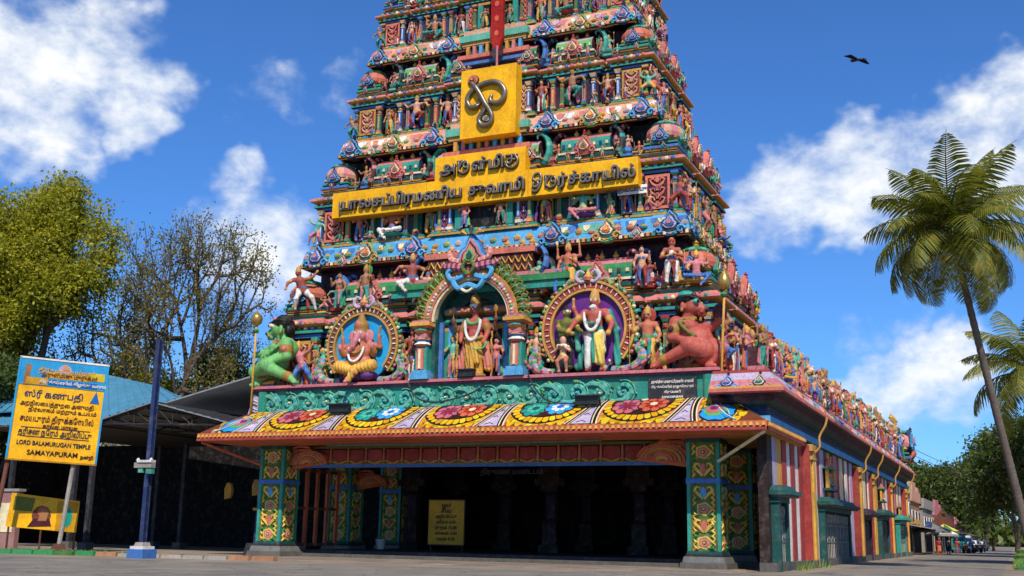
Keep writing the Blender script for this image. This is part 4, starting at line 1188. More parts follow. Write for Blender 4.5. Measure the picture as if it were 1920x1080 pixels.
gp = dict(s='gskin', n='brown', m='salmon', e='cream', o='black', h='black', t='black', r='salmon', g='gold', k='lgreen', x='rust')
statue('crouching_guardian', giant(False), .042, gp, 'bright green crouching guardian giant at the left end of the ledge', (-11.05, .6, 8.27), 1.12, .045)
op = dict(s='oskin', n='brown', m='red', e='mint', o='black', h='black', t='teal', r='maroon', g='gold', k='olive', x='brown')
statue('crouching_guardian', mirror(giant(True)), .042, op, 'orange crouching guardian giant with maroon club at the right end of the ledge', (10.15, .75, 8.27), 1.06, .045)
# gilt staffs beside them
for x, zt, lab, lean in ((-12.0, 11.7, 'gold ball topped staff beside the green guardian', 0.0), (11.72, 11.9, 'gold bud topped staff beside the orange guardian', .05)):
    S = empty('gilt_staff', None, (x, -.3, 6.9)); tag(S, lab, 'staff')
    m = MB(); zz = zt - 6.9
    m.tube([(0, 0, 0), (lean * zz * .5, 0, zz * .5), (lean * zz, 0, zz - .35)], .055, 'yellow', 8); m.build('pole', S, 'stucco', True)
    if x < 0: MB().lathe([(.0, -.36), (.12, -.32), (.26, -.2), (.31, 0), (.26, .18), (.12, .3), (.05, .36), (0, .48)], 'gold', 16, (0, 0, zz)).build('ball', S, 'gilt', True)
    else: MB().lathe([(.0, -.42), (.16, -.36), (.27, -.18), (.28, .0), (.2, .22), (.08, .4), (0, .55)], 'gold', 16, (lean * zz, 0, zz)).build('bud', S, 'gilt', True)
    MB().lathe([(.1, -.1), (.16, 0), (.1, .1)], 'green', 8, (lean * (zz - .55), 0, zz - .6)).build('collar', S)

# seated elephant-headed deity (1 unit = 1 m, about 3.3 high)
p = []
a = p.append
a(('e', (0, 0, .75), (.72, .5, .6), 's')); a(('e', (0, -.05, 1.35), (.62, .45, .5), 's')); a(('c', (0, 0, 1.6), (0, -.05, 2.1), .3, .26, 's'))
a(('e', (0, -.1, 2.2), (.36, .34, .38), 'f')); a(('c', (0, -.38, 2.15), (.0, -.52, 1.85), .17, .15, 'f')); a(('c', (0, -.52, 1.85), (-.12, -.58, 1.55), .15, .12, 'f')); a(('c', (-.12, -.58, 1.55), (-.3, -.58, 1.38), .12, .09, 'f')); a(('c', (-.3, -.58, 1.38), (-.42, -.56, 1.45), .09, .06, 'f'))
for q in (-1, 1):
    a(('e', (q * .46, .02, 2.16), (.26, .1, .34), 'f')); a(('e', (q * .16, -.40, 2.3), (.07, .05, .05), 'e')); a(('e', (q * .16, -.44, 2.3), (.03, .03, .03), 'o')); a(('c', (q * .16, -.4, 1.95), (q * .24, -.52, 1.8), .05, .03, 'w'))
    a(('c', (q * .5, 0, 1.7), (q * .82, -.1, 1.25), .2, .17, 's')); a(('c', (q * .82, -.1, 1.25), (q * .92, -.4, 1.5), .16, .11, 's')); a(('e', (q * .93, -.44, 1.6), (.11, .09, .15), 'f'))
    a(('c', (q * .5, .1, 1.75), (q * 1.05, .1, 1.6), .16, .14, 's')); a(('c', (q * 1.05, .1, 1.6), (q * 1.05, -.02, 2.05), .13, .09, 's')); a(('e', (q * 1.05, -.03, 2.12), (.1, .08, .11), 's'))
    a(('c', (q * 1.05, -.05, 2.15), (q * 1.12, -.05, 2.6), .05, .07, 'g')); a(('c', (q * .9, -.2, 1.32), (q * .91, -.28, 1.4), .17, .15, 'g'))
    a(('c', (q * .35, -.1, .5), (q * .92, -.42, .62), .38, .30, 'c'))
a(('c', (-.92, -.42, .62), (.1, -.75, .32), .3, .2, 'c')); a(('c', (.1, -.75, .32), (.3, -.8, .2), .15, .1, 's')); a(('c', (.92, -.42, .6), (.15, -.7, .45), .28, .2, 'c')); a(('c', (.12, -.68, .42), (-.1, -.85, -.1), .2, .15, 'c')); a(('c', (-.1, -.85, -.1), (-.2, -1.0, -.22), .13, .09, 'f'))
a(('e', (0, .1, .18), (1.0, .5, .3), 'p')); a(('e', (.6, -.3, .2), (.4, .3, .28), 'p'))
a(('c', (0, -.02, 2.45), (0, -.02, 2.68), .36, .38, 'g')); a(('c', (0, -.02, 2.68), (0, 0, 3.05), .3, .2, 'g')); a(('e', (0, -.02, 3.2), (.14, .14, .16), 'g')); a(('e', (0, -.35, 2.72), (.14, .08, .2), 'y'))
p += ring_chain((0, 0, 1.5), .42, .68, -.42, .055, 'w', 18, PI * .98, PI * 2.02, .22); p += ring_chain((0, 0, 1.6), .3, .35, -.42, .05, 'g', 12, PI, 2 * PI, .1)
p += ring_chain((0, 0, .86), .68, .12, -.32, .06, 'g', 10, PI, 2 * PI, .2)
gn = dict(s='cskin', f='pink', e='white', o='black', w='white', g='gold', c='yellow', p='purple', y='salmon')
statue('elephant_headed_deity', p, .04, gn, 'seated pink elephant-headed deity in yellow garment in the blue round niche', (-6.12, .25, 8.45), .98, .03)

# standing central deity, 4 arms
p = []
a = p.append
a(('e', (0, 0, 2.05), (.42, .3, .36), 's')); a(('e', (0, -.02, 2.55), (.5, .32, .42), 's')); a(('e', (-.2, -.22, 2.66), (.22, .14, .17), 's')); a(('e', (.2, -.22, 2.66), (.22, .14, .17), 's')); a(('e', (0, -.2, 2.15), (.26, .14, .28), 's'))
a(('c', (0, 0, 2.85), (0, -.03, 3.15), .17, .15, 's')); a(('e', (0, -.04, 3.36), (.25, .27, .32), 'f')); a(('c', (0, -.3, 3.4), (0, -.34, 3.3), .04, .06, 'f')); a(('c', (-.07, -.28, 3.2), (.07, -.28, 3.2), .03, .03, 'm')); a(('c', (-.16, -.26, 3.52), (.16, -.26, 3.52), .06, .06, 'w'))
for q in (-1, 1):
    a(('e', (q * .1, -.28, 3.42), (.05, .03, .03), 'e')); a(('e', (q * .27, 0, 3.32), (.06, .07, .14), 'g'))
    a(('c', (q * .52, 0, 2.72), (q * .68, -.05, 2.2), .19, .15, 's')); a(('c', (q * .68, -.05, 2.2), (q * .62, -.3, 1.75 if q > 0 else 1.85), .14, .09, 's')); a(('e', (q * .6, -.34, 1.68 if q > 0 else 1.8), (.1, .1, .13), 's'))
    a(('c', (q * .5, .12, 2.7), (q * 1.0, .1, 2.35), .15, .12, 'd')); a(('c', (q * 1.0, .1, 2.35), (q * 1.12, -.1, 2.75), .11, .08, 'd')); a(('e', (q * 1.13, -.12, 2.85), (.12, .09, .15), 'd'))
    a(('c', (q * 1.13, -.12, 3.0), (q * 1.13, -.12, 3.2), .03, .04, 'g')); a(('e', (q * 1.13, -.12, 3.35), (.13, .05, .2), 'g'))
    a(('c', (q * .59, -.02, 2.5), (q * .62, -.02, 2.42), .2, .2, 'g'))
    a(('c', (q * .2, 0, 1.85), (q * .22, -.06, 1.0), .3, .24, 'c')); a(('c', (q * .22, -.06, 1.0), (q * .24, 0, .3), .23, .2, 'c')); a(('c', (q * .24, 0, .22), (q * .28, -.3, .1), .12, .09, 's'))
    a(('c', (q * .5, .1, 1.9), (q * .72, .1, .6), .14, .26, 'x')); a(('c', (q * .66, .0, .5), (q * .8, -.05, .42), .14, .1, 'c'))
    a(('c', (q * .92, -.05, .1), (q * .92, -.1, 2.2), .05, .05, 'y')); a(('e', (q * .92, -.1, 1.5), (.1, .06, .18), 'g'))
a(('c', (0, -.25, 1.85), (0, -.3, .35), .16, .12, 'c')); a(('c', (.1, -.3, 1.7), (.28, -.3, .75), .1, .13, 'c')); a(('e', (0, 0, .14), (.6, .42, .16), 'g'))
a(('c', (0, -.02, 3.6), (0, 0, 3.85), .27, .24, 'g')); a(('c', (0, 0, 3.85), (0, 0, 4.12), .2, .08, 'g')); a(('e', (0, -.26, 3.78), (.1, .06, .16), 'y'))
p += ring_chain((0, 0, 2.75), .4, .95, -.3, .07, 'w', 20, PI, 2 * PI, .12); p += ring_chain((0, 0, 2.85), .3, .25, -.28, .07, 'k', 12, PI, 2 * PI, .05)
p += ring_chain((0, 0, 1.95), .42, .1, -.24, .07, 'g', 12, PI, 2 * PI, .12); p += ring_chain((.35, 0, 1.7), .42, .35, -.32, .05, 'k', 10, PI, 2 * PI, .05)
mg = dict(s='oskin', f='skin', d='rust', e='white', m='red', w='white', g='gold', c='yellow', x='salmon', y='ochre', k='lgreen')
statue('standing_deity', p, .038, mg, 'standing orange-skinned deity in yellow garment in the central arched niche', (NX, .6, 8.3), .98, .028)

# group in the purple niche
p = human(dict(pel=(0, 0, .47), che=(0, 0, .68), head=(0, -.01, .845), shL=(-.125, 0, .715), shR=(.125, 0, .715), elL=(-.24, -.04, .6), haL=(-.3, -.1, .48), elR=(.22, -.02, .56), haR=(.2, -.1, .44), hpL=(-.06, 0, .44), hpR=(.06, 0, .44), knL=(-.075, -.03, .25), knR=(.085, -.02, .25), ftL=(-.08, 0, .035), ftR=(.1, 0, .035),
               arms=[((-.12, .03, .7), (-.2, .02, .62), (-.26, -.02, .78))]), extra=[('c', (.05, -.06, .42), (.09, -.05, .12), .05, .055, 'y'), ('c', (.02, -.09, .44), (.0, -.09, .1), .025, .02, 'd'), ('c', (-.05, -.05, .42), (-.07, -.05, .08), .05, .04, 'w'), ('c', (.15, .04, .7), (.25, .05, .5), .06, .05, 'd'), ('c', (.25, .05, .5), (.27, .05, .1), .035, .04, 'd'), ('c', (-.1, .04, .4), (-.22, .05, .08), .04, .045, 'd'), ('e', (0, -.075, .77), (.05, .03, .025), 'w')] + ring_chain((0, 0, .7), .1, .22, -.1, .016, 'w', 14, PI, 2 * PI, .03) + ring_chain((0, 0, .62), .1, .05, -.09, .014, 'd', 8, PI, 2 * PI, .03))
statue('standing_deity', p, 1 / 70, dict(s='oskin', c='cream', d='teal', g='ochre', h='black', e='white', m='red', k='teal', x='red', w='white', y='lemon'), 'standing deity in cream and teal garments in the purple round niche', (6.0, .2, 8.3), 3.75, .02)
p = human(dict(pel=(0, 0, .47), che=(.03, -.02, .68), head=(.05, -.04, .845), face=(.8, -.6, 0), shL=(-.1, 0, .715), shR=(.15, 0, .715), elL=(-.05, -.1, .58), haL=(.2, -.16, .5), elR=(.24, -.06, .58), haR=(.4, -.1, .5), hpL=(-.06, 0, .44), hpR=(.06, 0, .44), knL=(-.075, -.03, .25), knR=(.085, -.02, .25), ftL=(-.08, 0, .035), ftR=(.1, 0, .035)), crown='hair', extra=[('c', (.16, .04, .78), (.2, .05, .3), .04, .05, 'w'), ('c', (0, 0, .44), (0, 0, .1), .1, .14, 'c')])
statue('attendant_figure', p, 1 / 60, dict(s='olive', c='dgrey', d='lime', g='ochre', h='black', e='white', m='red', k='lime', x='red', w='mint', y='lemon'), 'dark attendant in yellow-green reaching out in the purple round niche', (4.55, .25, 8.5), 3.0, .02)
p = human(dict(pel=(0, 0, .4), che=(0, 0, .62), head=(0, -.03, .82), shL=(-.13, 0, .66), shR=(.13, 0, .66), elL=(-.2, -.08, .56), haL=(-.04, -.16, .68), elR=(.2, -.08, .56), haR=(.05, -.16, .66), hpL=(-.08, 0, .38), hpR=(.08, 0, .38), knL=(-.12, -.14, .28), knR=(.12, -.14, .28), ftL=(-.1, -.02, .04), ftR=(.1, -.02, .04)), r=1.5, crown='turban', legs='b', extra=[('c', (-.1, -.1, .68), (.1, -.1, .68), .05, .05, 'w')])
statue('kneeling_figure', p, 1 / 60, dict(s='peach', c='salmon', b='cskin', d='ochre', g='gold', h='black', e='white', m='red', k='lemon', x='red', w='white', y='lemon'), 'small squat figure with white scarf at the foot of the purple niche', (4.6, -.05, 8.3), 1.75, .02)
def at(px, py, Y):
    d = ray(px, py); return CAMP + d * ((Y - CAMP.y) / d.y)


# ------------------------------------------------------------------ ground
def sheet(name, x0, x1, y0, y1, z, mat, label=None, nx=1, ny=1):
    me = bpy.data.meshes.new(name)
    v = [(x0 + (x1 - x0) * i / nx, y0 + (y1 - y0) * j / ny, z) for j in range(ny + 1) for i in range(nx + 1)]
    f = [(j * (nx + 1) + i, j * (nx + 1) + i + 1, (j + 1) * (nx + 1) + i + 1, (j + 1) * (nx + 1) + i) for j in range(ny) for i in range(nx)]
    me.from_pydata(v, [], f); me.materials.append(MATS[mat])
    return tag(put(name, me), kind='structure')


sheet('ground', -900, 900, -300, 2200, 0.0, 'dirt')
me = bpy.data.meshes.new('road')
me.from_pydata([(-120, -60, .012), (60, -60, .012), (60, -9.5, .012), (21.9, -6, .012), (21.0, 420, .012), (15.4, 420, .012), (15.2, -3.5, .012), (13.5, -5.2, .012), (-8, -10.2, .012), (-120, -11.0, .012)], [], [tuple(range(10))])
me.materials.append(MATS['asphalt']); tag(put('road', me), kind='structure')
# paved apron slabs before the porch
ap = sheet('pavement', -11.5, 13.2, -4.6, 1.5, .008, 'dirt')
sl = MB()
r_ = random.Random(12)
SLABM = []
for k in range(3):
    m_ = MB().box(0, 0, 0, 1.46, 1.16, .022, (.20 + .03 * k, .155 + .02 * k, .115 + .015 * k), tx=.985, ty=.98); SLABM.append(m_.mesh('slab', 'flat'))
for j in range(5):
    for k in range(16):
        x = -11 + k * 1.5 + (j % 2) * .5; y = -4.1 + j * 1.2
        put('slab', r_.choice(SLABM), ap, (x, y, .0 + r_.uniform(0, .006)), (0, 0, r_.uniform(-.006, .006)))

# ------------------------------------------------------------------ the porch
porch = empty('temple_porch'); tag(porch, 'pillared temple porch under a flower painted overhanging eave', 'porch')
EX0, EX1, EY0, EZ0 = -13.45, 14.0, -2.4, 5.74
IX0, IX1, IY0, IZ0 = -11.7, 11.45, -.02, 7.0
EYB = 6.0


def ev(v):
    return EZ0 + (IZ0 - EZ0) * (1 - (1 - v) ** 1.25)


def E_(x, v, h=0.0):
    v = min(1, max(0, v)); y = EY0 + (IY0 - EY0) * v; z = ev(v)
    d = (ev(min(1, v + .02)) - ev(max(0, v - .02))); dy = (IY0 - EY0) * (min(1, v + .02) - max(0, v - .02)); l = math.hypot(d, dy)
    return (x, y - d / l * h, z + dy / l * h)


def ES(y, v, h=0.0):     # right flank
    v = min(1, max(0, v)); z = ev(v); x = EX1 + (IX1 - EX1) * v
    d = (ev(min(1, v + .02)) - ev(max(0, v - .02))); dx = (EX1 - IX1) * (min(1, v + .02) - max(0, v - .02)); l = math.hypot(d, dx)
    return (x + d / l * h, y, z + dx / l * h)


m = MB(); nv = 8; nx = 40
for j in range(nv):
    v0, v1 = j / nv, (j + 1) / nv
    xl0, xl1 = EX0 + (IX0 - EX0) * v0, EX0 + (IX0 - EX0) * v1; xr0, xr1 = EX1 + (IX1 - EX1) * v0, EX1 + (IX1 - EX1) * v1
    for k in range(nx):
        a, b = k / nx, (k + 1) / nx
        m.face([E_(xl0 + (xr0 - xl0) * a, v0), E_(xl0 + (xr0 - xl0) * b, v0), E_(xl1 + (xr1 - xl1) * b, v1), E_(xl1 + (xr1 - xl1) * a, v1)], 'rust')
    y0, y1 = EY0 + (IY0 - EY0) * v0, EY0 + (IY0 - EY0) * v1
    m.face([ES(y0, v0), ES(EYB, v0), ES(EYB, v1), ES(y1, v1)], 'ochre')
    L_ = lambda y, v: (EX0 + (IX0 - EX0) * v, y, ev(v))
    m.face([L_(EYB, v0), L_(y0, v0), L_(y1, v1), L_(EYB, v1)], 'ochre')
m.build('eave', porch, 'signpaint')
# fascia, soffit, struts
m = MB(); fz = 5.40
for (x0, y0, x1, y1) in ((EX0, EY0, EX1, EY0), (EX1, EY0, EX1, EYB), (EX0, EYB, EX0, EY0)):
    dx, dy = x1 - x0, y1 - y0; l = math.hypot(dx, dy); nx_, ny_ = dy / l * .05, -dx / l * .05
    for (za, zb, o0, o1, c) in ((fz, fz + .12, 1, 1, 'red'), (fz + .12, fz + .16, 1, .2, 'orange'), (fz + .16, EZ0 + .02, .2, .2, 'orange')):
        m.face([(x0 + nx_ * o0, y0 + ny_ * o0, za), (x1 + nx_ * o0, y1 + ny_ * o0, za), (x1 + nx_ * o1, y1 + ny_ * o1, zb), (x0 + nx_ * o1, y0 + ny_ * o1, zb)], c)
m.build('fascia', porch)
m = MB(); iz = 5.32
m.face([(EX0, EY0, fz), (IX0 + .4, .3, iz), (IX1 - .2, .3, iz), (EX1, EY0, fz)], 'orange')
m.face([(EX1, EY0, fz), (IX1 - .2, .3, iz), (IX1 - .2, EYB, iz), (EX1, EYB, fz)], 'ochre')
m.face([(EX0, EYB, fz), (IX0 + .4, EYB, iz), (IX0 + .4, .3, iz), (EX0, EY0, fz)], 'orange')
m.face([(EX1, EYB, fz), (IX1, EYB, iz), (IX1, EYB, IZ0), (EX1, EYB, EZ0)], 'ochre')
m.build('soffit', porch)
for (xa, ya, xb, yb) in ((EX1 - .15, EY0 + .15, 11.4, .2), (EX0 + .15, EY0 + .15, -11.4, .2)):
    MB().tube([(xa, ya, fz - .05), (xb, yb, 4.35)], .07, 'cream' if xa > 0 else 'orange', 6).build('strut', porch)
# row of gold beads on the fascia
m = MB()
for k in range(112):
    x = EX0 + .12 + k * (EX1 - EX0 - .24) / 111
    m.box(x, EY0 - .06, fz + .17, .15, .09, .13, 'yellow', tx=.6, ty=.5)
for k in range(34):
    m.box(EX1 + .06, EY0 + .2 + k * .245, fz + .17, .09, .15, .13, 'yellow', tx=.5, ty=.6)
tag(m.build('bead_row', porch), kind='stuff')


def disc(m, f, cx, cv, rx, rv, h, col, n=20, lobes=0, amp=0.0, rings=3, rim=None, ph=0.0, clip=True):
    base = len(m.v)
    m.v.append(f(cx, cv, h + .004))
    for r__ in range(1, rings + 1):
        for k in range(n):
            a = 2 * PI * k / n; q = r__ / rings * (1 + (amp * abs(math.sin(lobes * (a + ph) / 2)) - amp * .5 if lobes else 0))
            m.v.append(f(cx + rx * q * math.cos(a), cv + rv * q * math.sin(a), h))
    for k in range(n):
        m.f.append((base, base + 1 + k, base + 1 + (k + 1) % n)); m.c.append(C(col))
        for r__ in range(1, rings):
            o, p_ = base + 1 + (r__ - 1) * n, base + 1 + r__ * n
            m.f.append((o + k, p_ + k, p_ + (k + 1) % n, o + (k + 1) % n)); m.c.append(C(rim if rim and r__ == rings - 1 else col))


def strip(m, f, lo, hi, h, col, n=10, v0=.02, v1=.99):
    for k in range(n):
        a, b = v0 + (v1 - v0) * k / n, v0 + (v1 - v0) * (k + 1) / n
        m.face([f(lo(a), a, h), f(hi(a), a, h), f(hi(b), b, h), f(lo(b), b, h)], col)


def petal_ring(m, f, cx, cv, rx0, rv0, rx1, rv1, h, cols, n, a0, a1, gap=.12):
    for k in range(n):
        ta, tb = a0 + (a1 - a0) * (k + gap) / n, a0 + (a1 - a0) * (k + 1 - gap) / n; tm = (ta + tb) / 2
        q = lambda t, s_: f(cx + (rx0 + (rx1 - rx0) * s_) * math.cos(t), cv + (rv0 + (rv1 - rv0) * s_) * math.sin(t), h)
        m.face([q(ta, 0), q(ta, .75), q(tm * .6 + ta * .4, .98), q(tm * .6 + tb * .4, .98), q(tb, .75), q(tb, 0)][::1 if a1 > a0 else -1], cols[k % len(cols)])


def flower(m, f, cx, cv, r_, h, c1, c2, c3, n=8):
    disc(m, f, cx, cv, r_ * 1.06, r_ * .5, h, 'maroon', 24, n, .1)
    petal_ring(m, f, cx, cv, r_ * .3, r_ * .14, r_ * 1.0, r_ * .47, h + .008, [c1], n, 0, 2 * PI, .05)
    petal_ring(m, f, cx, cv, r_ * .15, r_ * .07, r_ * .62, r_ * .29, h + .014, [c2], n, .3, 2 * PI + .3, .1)
    disc(m, f, cx, cv, r_ * .26, r_ * .12, h + .02, c3, 10)


units = [(-8.5, 0), (-4.2, 1), (0, 0), (4.25, 1), (8.45, 0)]
scl = MB()
for j in range(7):
    for k in range(66):
        x = -12.6 + k * .39 + (j % 2) * .195; v = .06 + j * .135
        if x < EX0 + 1.75 * v + .25 or x > EX1 - 2.55 * v - .25: continue
        scl.face([E_(x - .17, v + .10, .004), E_(x - .165, v + .02, .005), E_(x - .07, v - .05, .006), E_(x + .07, v - .05, .006), E_(x + .165, v + .02, .005), E_(x + .17, v + .10, .004)], ('signyel', 'lemon', 'ochre', 'lemon', 'yellow')[(k * 3 + j) % 5])
tag(scl.build('painted_scales', porch, 'signpaint'), kind='stuff')
for ux, kind in units:
    m = MB(); f = E_
    petal_ring(m, f, ux, .80, 1.80, .74, 2.08, .80, .010, ['ochre', 'lemon', 'yellow'], 23, -PI - .2, .2, .09)
    disc(m, f, ux, .80, 1.82, .74, .008, 'black', 30, rings=5)
    petal_ring(m, f, ux, .80, 1.36, .53, 1.74, .70, .016, ['signyel', 'lemon', 'yellow', 'lemon', 'signyel'], 19, -PI - .25, .25, .07)
    disc(m, f, ux, .80, 1.32, .50, .016, 'dbrown', 26, rings=4)
    if kind == 0:
        flower(m, f, ux - .56, .62, .66, .024, 'pink', 'magenta', 'red'); flower(m, f, ux + .56, .66, .64, .034, 'salmon', 'red', 'cream')
        disc(m, f, ux + .0, .9, .16, .07, .05, 'cream', 10)
    else:
        flower(m, f, ux - .56, .62, .64, .024, 'teal', 'mint', 'dteal'); flower(m, f, ux + .56, .66, .66, .034, 'sky', 'white', 'blue')
        disc(m, f, ux + .0, .9, .15, .07, .05, 'lgreen', 10)
    m.build('flower_panel', porch, 'signpaint')
for gx in (-10.6, -6.35, -2.1, 2.12, 6.35, 10.55):
    m = MB(); w = lambda v, gx=gx: .03 + .42 * (1 - v) ** 2.2
    sk = lambda v, gx=gx: gx + (.32 if gx < 8 else .1) * (v - .3)
    for h, off, c in ((.018, .36, 'pink'), (.022, .30, 'cream'), (.026, .24, 'black'), (.032, .12, 'cream'), (.036, .07, 'dgrey'), (.042, .0, 'lilac')):
        strip(m, E_, lambda v: sk(v) - w(v) - off, lambda v: sk(v) + w(v) + off, h, c)
    for k in range(7):
        v = .06 + k * .12; ww = w(v) * .55
        m.tube([E_(sk(v) - ww, v, .05), E_(sk(v + .04), v + .05, .055), E_(sk(v) + ww, v, .05)], .018, 'white' if k % 2 else 'plum', 4)
    m.build('scroll_divider', porch, 'signpaint')
# corner swirls
for x, s_ in ((-11.75, 1), (11.9, -1)):
    m = MB()
    disc(m, E_, x, .30, .78, .3, .012, 'navy', 20); disc(m, E_, x, .31, .7, .26, .02, 'sky', 20, 8, .15); disc(m, E_, x + .1 * s_, .36, .48, .19, .028, 'lgreen', 16); disc(m, E_, x + .15 * s_, .40, .36, .14, .036, 'pink', 14, 5, .2); disc(m, E_, x + .2 * s_, .43, .18, .07, .044, 'magenta', 10)
    for k in range(4): m.tube([E_(x - s_ * (.9 - .1 * k), .03 + .03 * k, .03), E_(x - s_ * .4, .12 + .07 * k, .04), E_(x + s_ * .3, .55 + .06 * k, .03)], .025, ('sky', 'white', 'blue', 'cream')[k], 4)
    m.build('corner_swirl', porch, 'signpaint')
m = MB()
for k in range(6):
    y = -1.2 + k * 1.25
    disc(m, ES, y, .5, .5, .36, .012, 'navy', 16); disc(m, ES, y, .5, .42, .3, .02, ('sky', 'pink')[k % 2], 16, 6, .2); disc(m, ES, y, .5, .2, .14, .03, 'cream', 10)
m.build('flank_flowers', porch, 'signpaint')
# pale carved wedges at the two ends of the eave top
for x, c in ((-12.05, 'lilac'), (11.9, 'peach')):
    m = MB(); m.plate([(x - .45, 6.55), (x + .35, 6.55), (x + .3, 7.7), (x - .05, 7.9)], .25, .0, c)
    for k in range(5): m.tube([(x - .3 + .04 * k, -.02, 6.7 + .2 * k), (x, -.04, 6.8 + .2 * k), (x + .22, -.02, 6.7 + .2 * k)], .025, 'dgrey' if k % 2 else 'white', 4)
    m.build('end_wedge', porch)


# --- painted pillars
def floral(m, zc, hgt, w, y, seed):
    """raised leaf scrolls on a panel facing -Y centred on x=0"""
    r_ = random.Random(seed); n = max(2, int(hgt / .62)); st = hgt / n
    for k in range(n):
        z = zc - hgt / 2 + st * (k + .5)
        if k % 2 == (0 if seed % 2 else 1):
            for i, (c, s_) in enumerate((('green', 1.0), ('lemon', .8), ('salmon', .6), ('peach', .42), ('red', .25), ('lemon', .14))):
                m.plate([(w * .40 * s_ * math.cos(t) * (1 + .12 * math.cos(3 * t)), z + st * .5 * s_ * math.sin(t) * (1 + .1 * math.cos(5 * t))) for t in [2 * PI * q / 18 for q in range(18)]], y, y - .012 - .014 * i, c)
        else:
            for q in (-1, 1):
                m.tube([(q * .03, y - .02, z - st * .4), (q * w * .2, y - .04, z - st * .1), (q * w * .36, y - .04, z + st * .1), (q * w * .3, y - .04, z + st * .34), (q * w * .14, y - .03, z + st * .3), (q * w * .16, y - .03, z + st * .12)], [.05, .08, .085, .075, .055, .03], ['lemon', 'signyel', 'lemon'], 5, .7)
            m.plate([(w * .13 * math.cos(t), z + st * .34 * math.sin(t)) for t in [2 * PI * q / 10 for q in range(10)]], y, y - .06, ('salmon', 'sky')[k % 4 // 2])
        for q in (-1, 1):
            for e in range(3):
                zz = z + st * (-.34 + .34 * e); x0 = q * w * .45
                m.tube([(x0, y - .015, zz - .1), (x0 - q * w * .12, y - .045, zz + .03), (x0 - q * w * .02, y - .03, zz + .13)], [.03, .07, .02], r_.choice(('green', 'signyel', 'lime', 'lemon', 'lemon', 'signyel')), 5)
            m.tube([(q * w * .2, y - .01, z - st * .48), (q * w * .3, y - .04, z - st * .36), (q * w * .1, y - .03, z - st * .3)], [.02, .045, .012], r_.choice(('leaf', 'sky', 'yellow', 'green')), 5)


def pillar(x, y, w=1.36, seed=1, front=True):
    P_ = empty('pillar', porch, (x, y, 0)); h = 5.32
    MB().box(0, 0, 0, w + .62, w + .62, .26, 'stone', tx=.97, ty=.97).box(0, 0, .26, w + .42, w + .42, .24, 'grey', tx=.94, ty=.94).box(0, 0, .5, w + .2, w + .2, .1, 'dgrey').build('plinth', P_, 'flat')
    m = MB(); m.box(0, 0, .6, w - .06, w - .06, h - .6, 'olive')
    m.build('shaft', P_)
    m = MB(); b = .15
    for sx in (-1, 1):
        for sy in (-1, 1): m.box(sx * (w / 2 - b / 2 + .02), sy * (w / 2 - b / 2 + .02), .6, b, b, h - .6, 'teal')
    for z, hh in ((.6, .12), (3.46, .2), (h - .16, .16)): m.box(0, 0, z, w + .1, w + .1, hh, 'dteal' if hh < .2 else 'blue')
    m.build('frame', P_)
    for rz in ((0, PI / 2) if front else (0, PI / 2)):
        for zc, hg, sd in ((2.08, 2.7, seed), (4.4, 1.4, seed + 3)):
            m = MB(); floral(m, zc, hg, w - .32, -(w / 2 - .03), sd)
            m.build('floral_panel', P_, rot=(0, 0, rz))
    return P_


p_a = pillar(-10.8, .8, seed=1)
for k, (x, y) in enumerate(((10.8, .8), (-10.8, 7.0), (10.8, 7.0), (10.8, 12.2), (-10.8, 12.5))):
    c = copy_tree(p_a, porch); c.location = (x, y, 0)
# orange wave brackets


def bracket(x, y, z, d, sc):
    m = MB()
    for i in range(6):
        r0 = .95 - .15 * i
        m.tube([(d * (.95 + r0 * math.cos(t)) * sc, -.1 - .03 * i, (r0 * .62 * math.sin(t)) * sc) for t in [PI * (1.02 - .95 * k / 10) for k in range(11)]], .07 * sc, ['orange', 'salmon', 'ochre'][i % 3], 5)
    for i in range(4):
        m.tube(spline([(d * (.05 + .1 * i) * sc, -.08, (.75 - .12 * i) * sc), (d * .5 * sc, -.1, (.82 - .16 * i) * sc), (d * (1.0 + .1 * i) * sc, -.12, (.75 - .1 * i) * sc)], 4), .06 * sc, ['salmon', 'orange'][i % 2], 5)
    m.plate([(d * 0, -.25 * sc), (d * 1.0 * sc, -.1 * sc), (d * 1.9 * sc, .0), (d * 1.75 * sc, .45 * sc), (d * 1.0 * sc, .68 * sc), (d * .0, .75 * sc)][::d], .3, -.02, 'orange')
    m.build('wave_bracket', porch, loc=(x, y, z))


bracket(-10.05, .75, 4.45, 1, 1.05); bracket(10.05, .75, 4.45, -1, 1.2); bracket(-10.05, 7.0, 3.7, 1, .95); bracket(10.05, 7.0, 3.9, -1, .95)
# frieze beam with dark red panels
FB = empty('frieze_beam', porch, (0, 1.0, 0))
m = MB(); m.box(0, .3, 4.42, 20.2, .5, .9, 'maroon'); m.box(0, .0, 5.2, 20.2, .25, .12, 'olive'); m.box(0, .0, 4.28, 20.2, .3, .14, 'blue'); m.box(0, .06, 4.42, 20.2, .16, .06, 'ochre'); m.build('beam', FB)
rm = MB(); rm.box(0, 0, 0, .14, .1, .72, 'orange', tx=.5); rm.lathe([(.0, 0), (.13, .06), (.05, .2)], 'ochre', 6, (0, -.02, .02)); RIBM = rm.mesh('rib')
pm_ = MB(); pm_.box(0, 0, .05, .8, .05, .62, 'red', tx=.92); pm_.tube([(-.36, -.03, .12), (0, -.05, .0), (.36, -.03, .12)], .05, 'yellow', 5); PNM = pm_.mesh('frieze_panel')
for k in range(20):
    x = -9.5 + k
    put('rib', RIBM, FB, (x - .5, .02, 4.48)); put('frieze_panel', PNM, FB, (x, .03, 4.46))
MB().tube([(-6.8, -1.2, 5.2), (0, -1.15, 5.16), (6.8, -1.2, 5.2)], .05, 'grey', 6).build('conduit_pipe', porch)
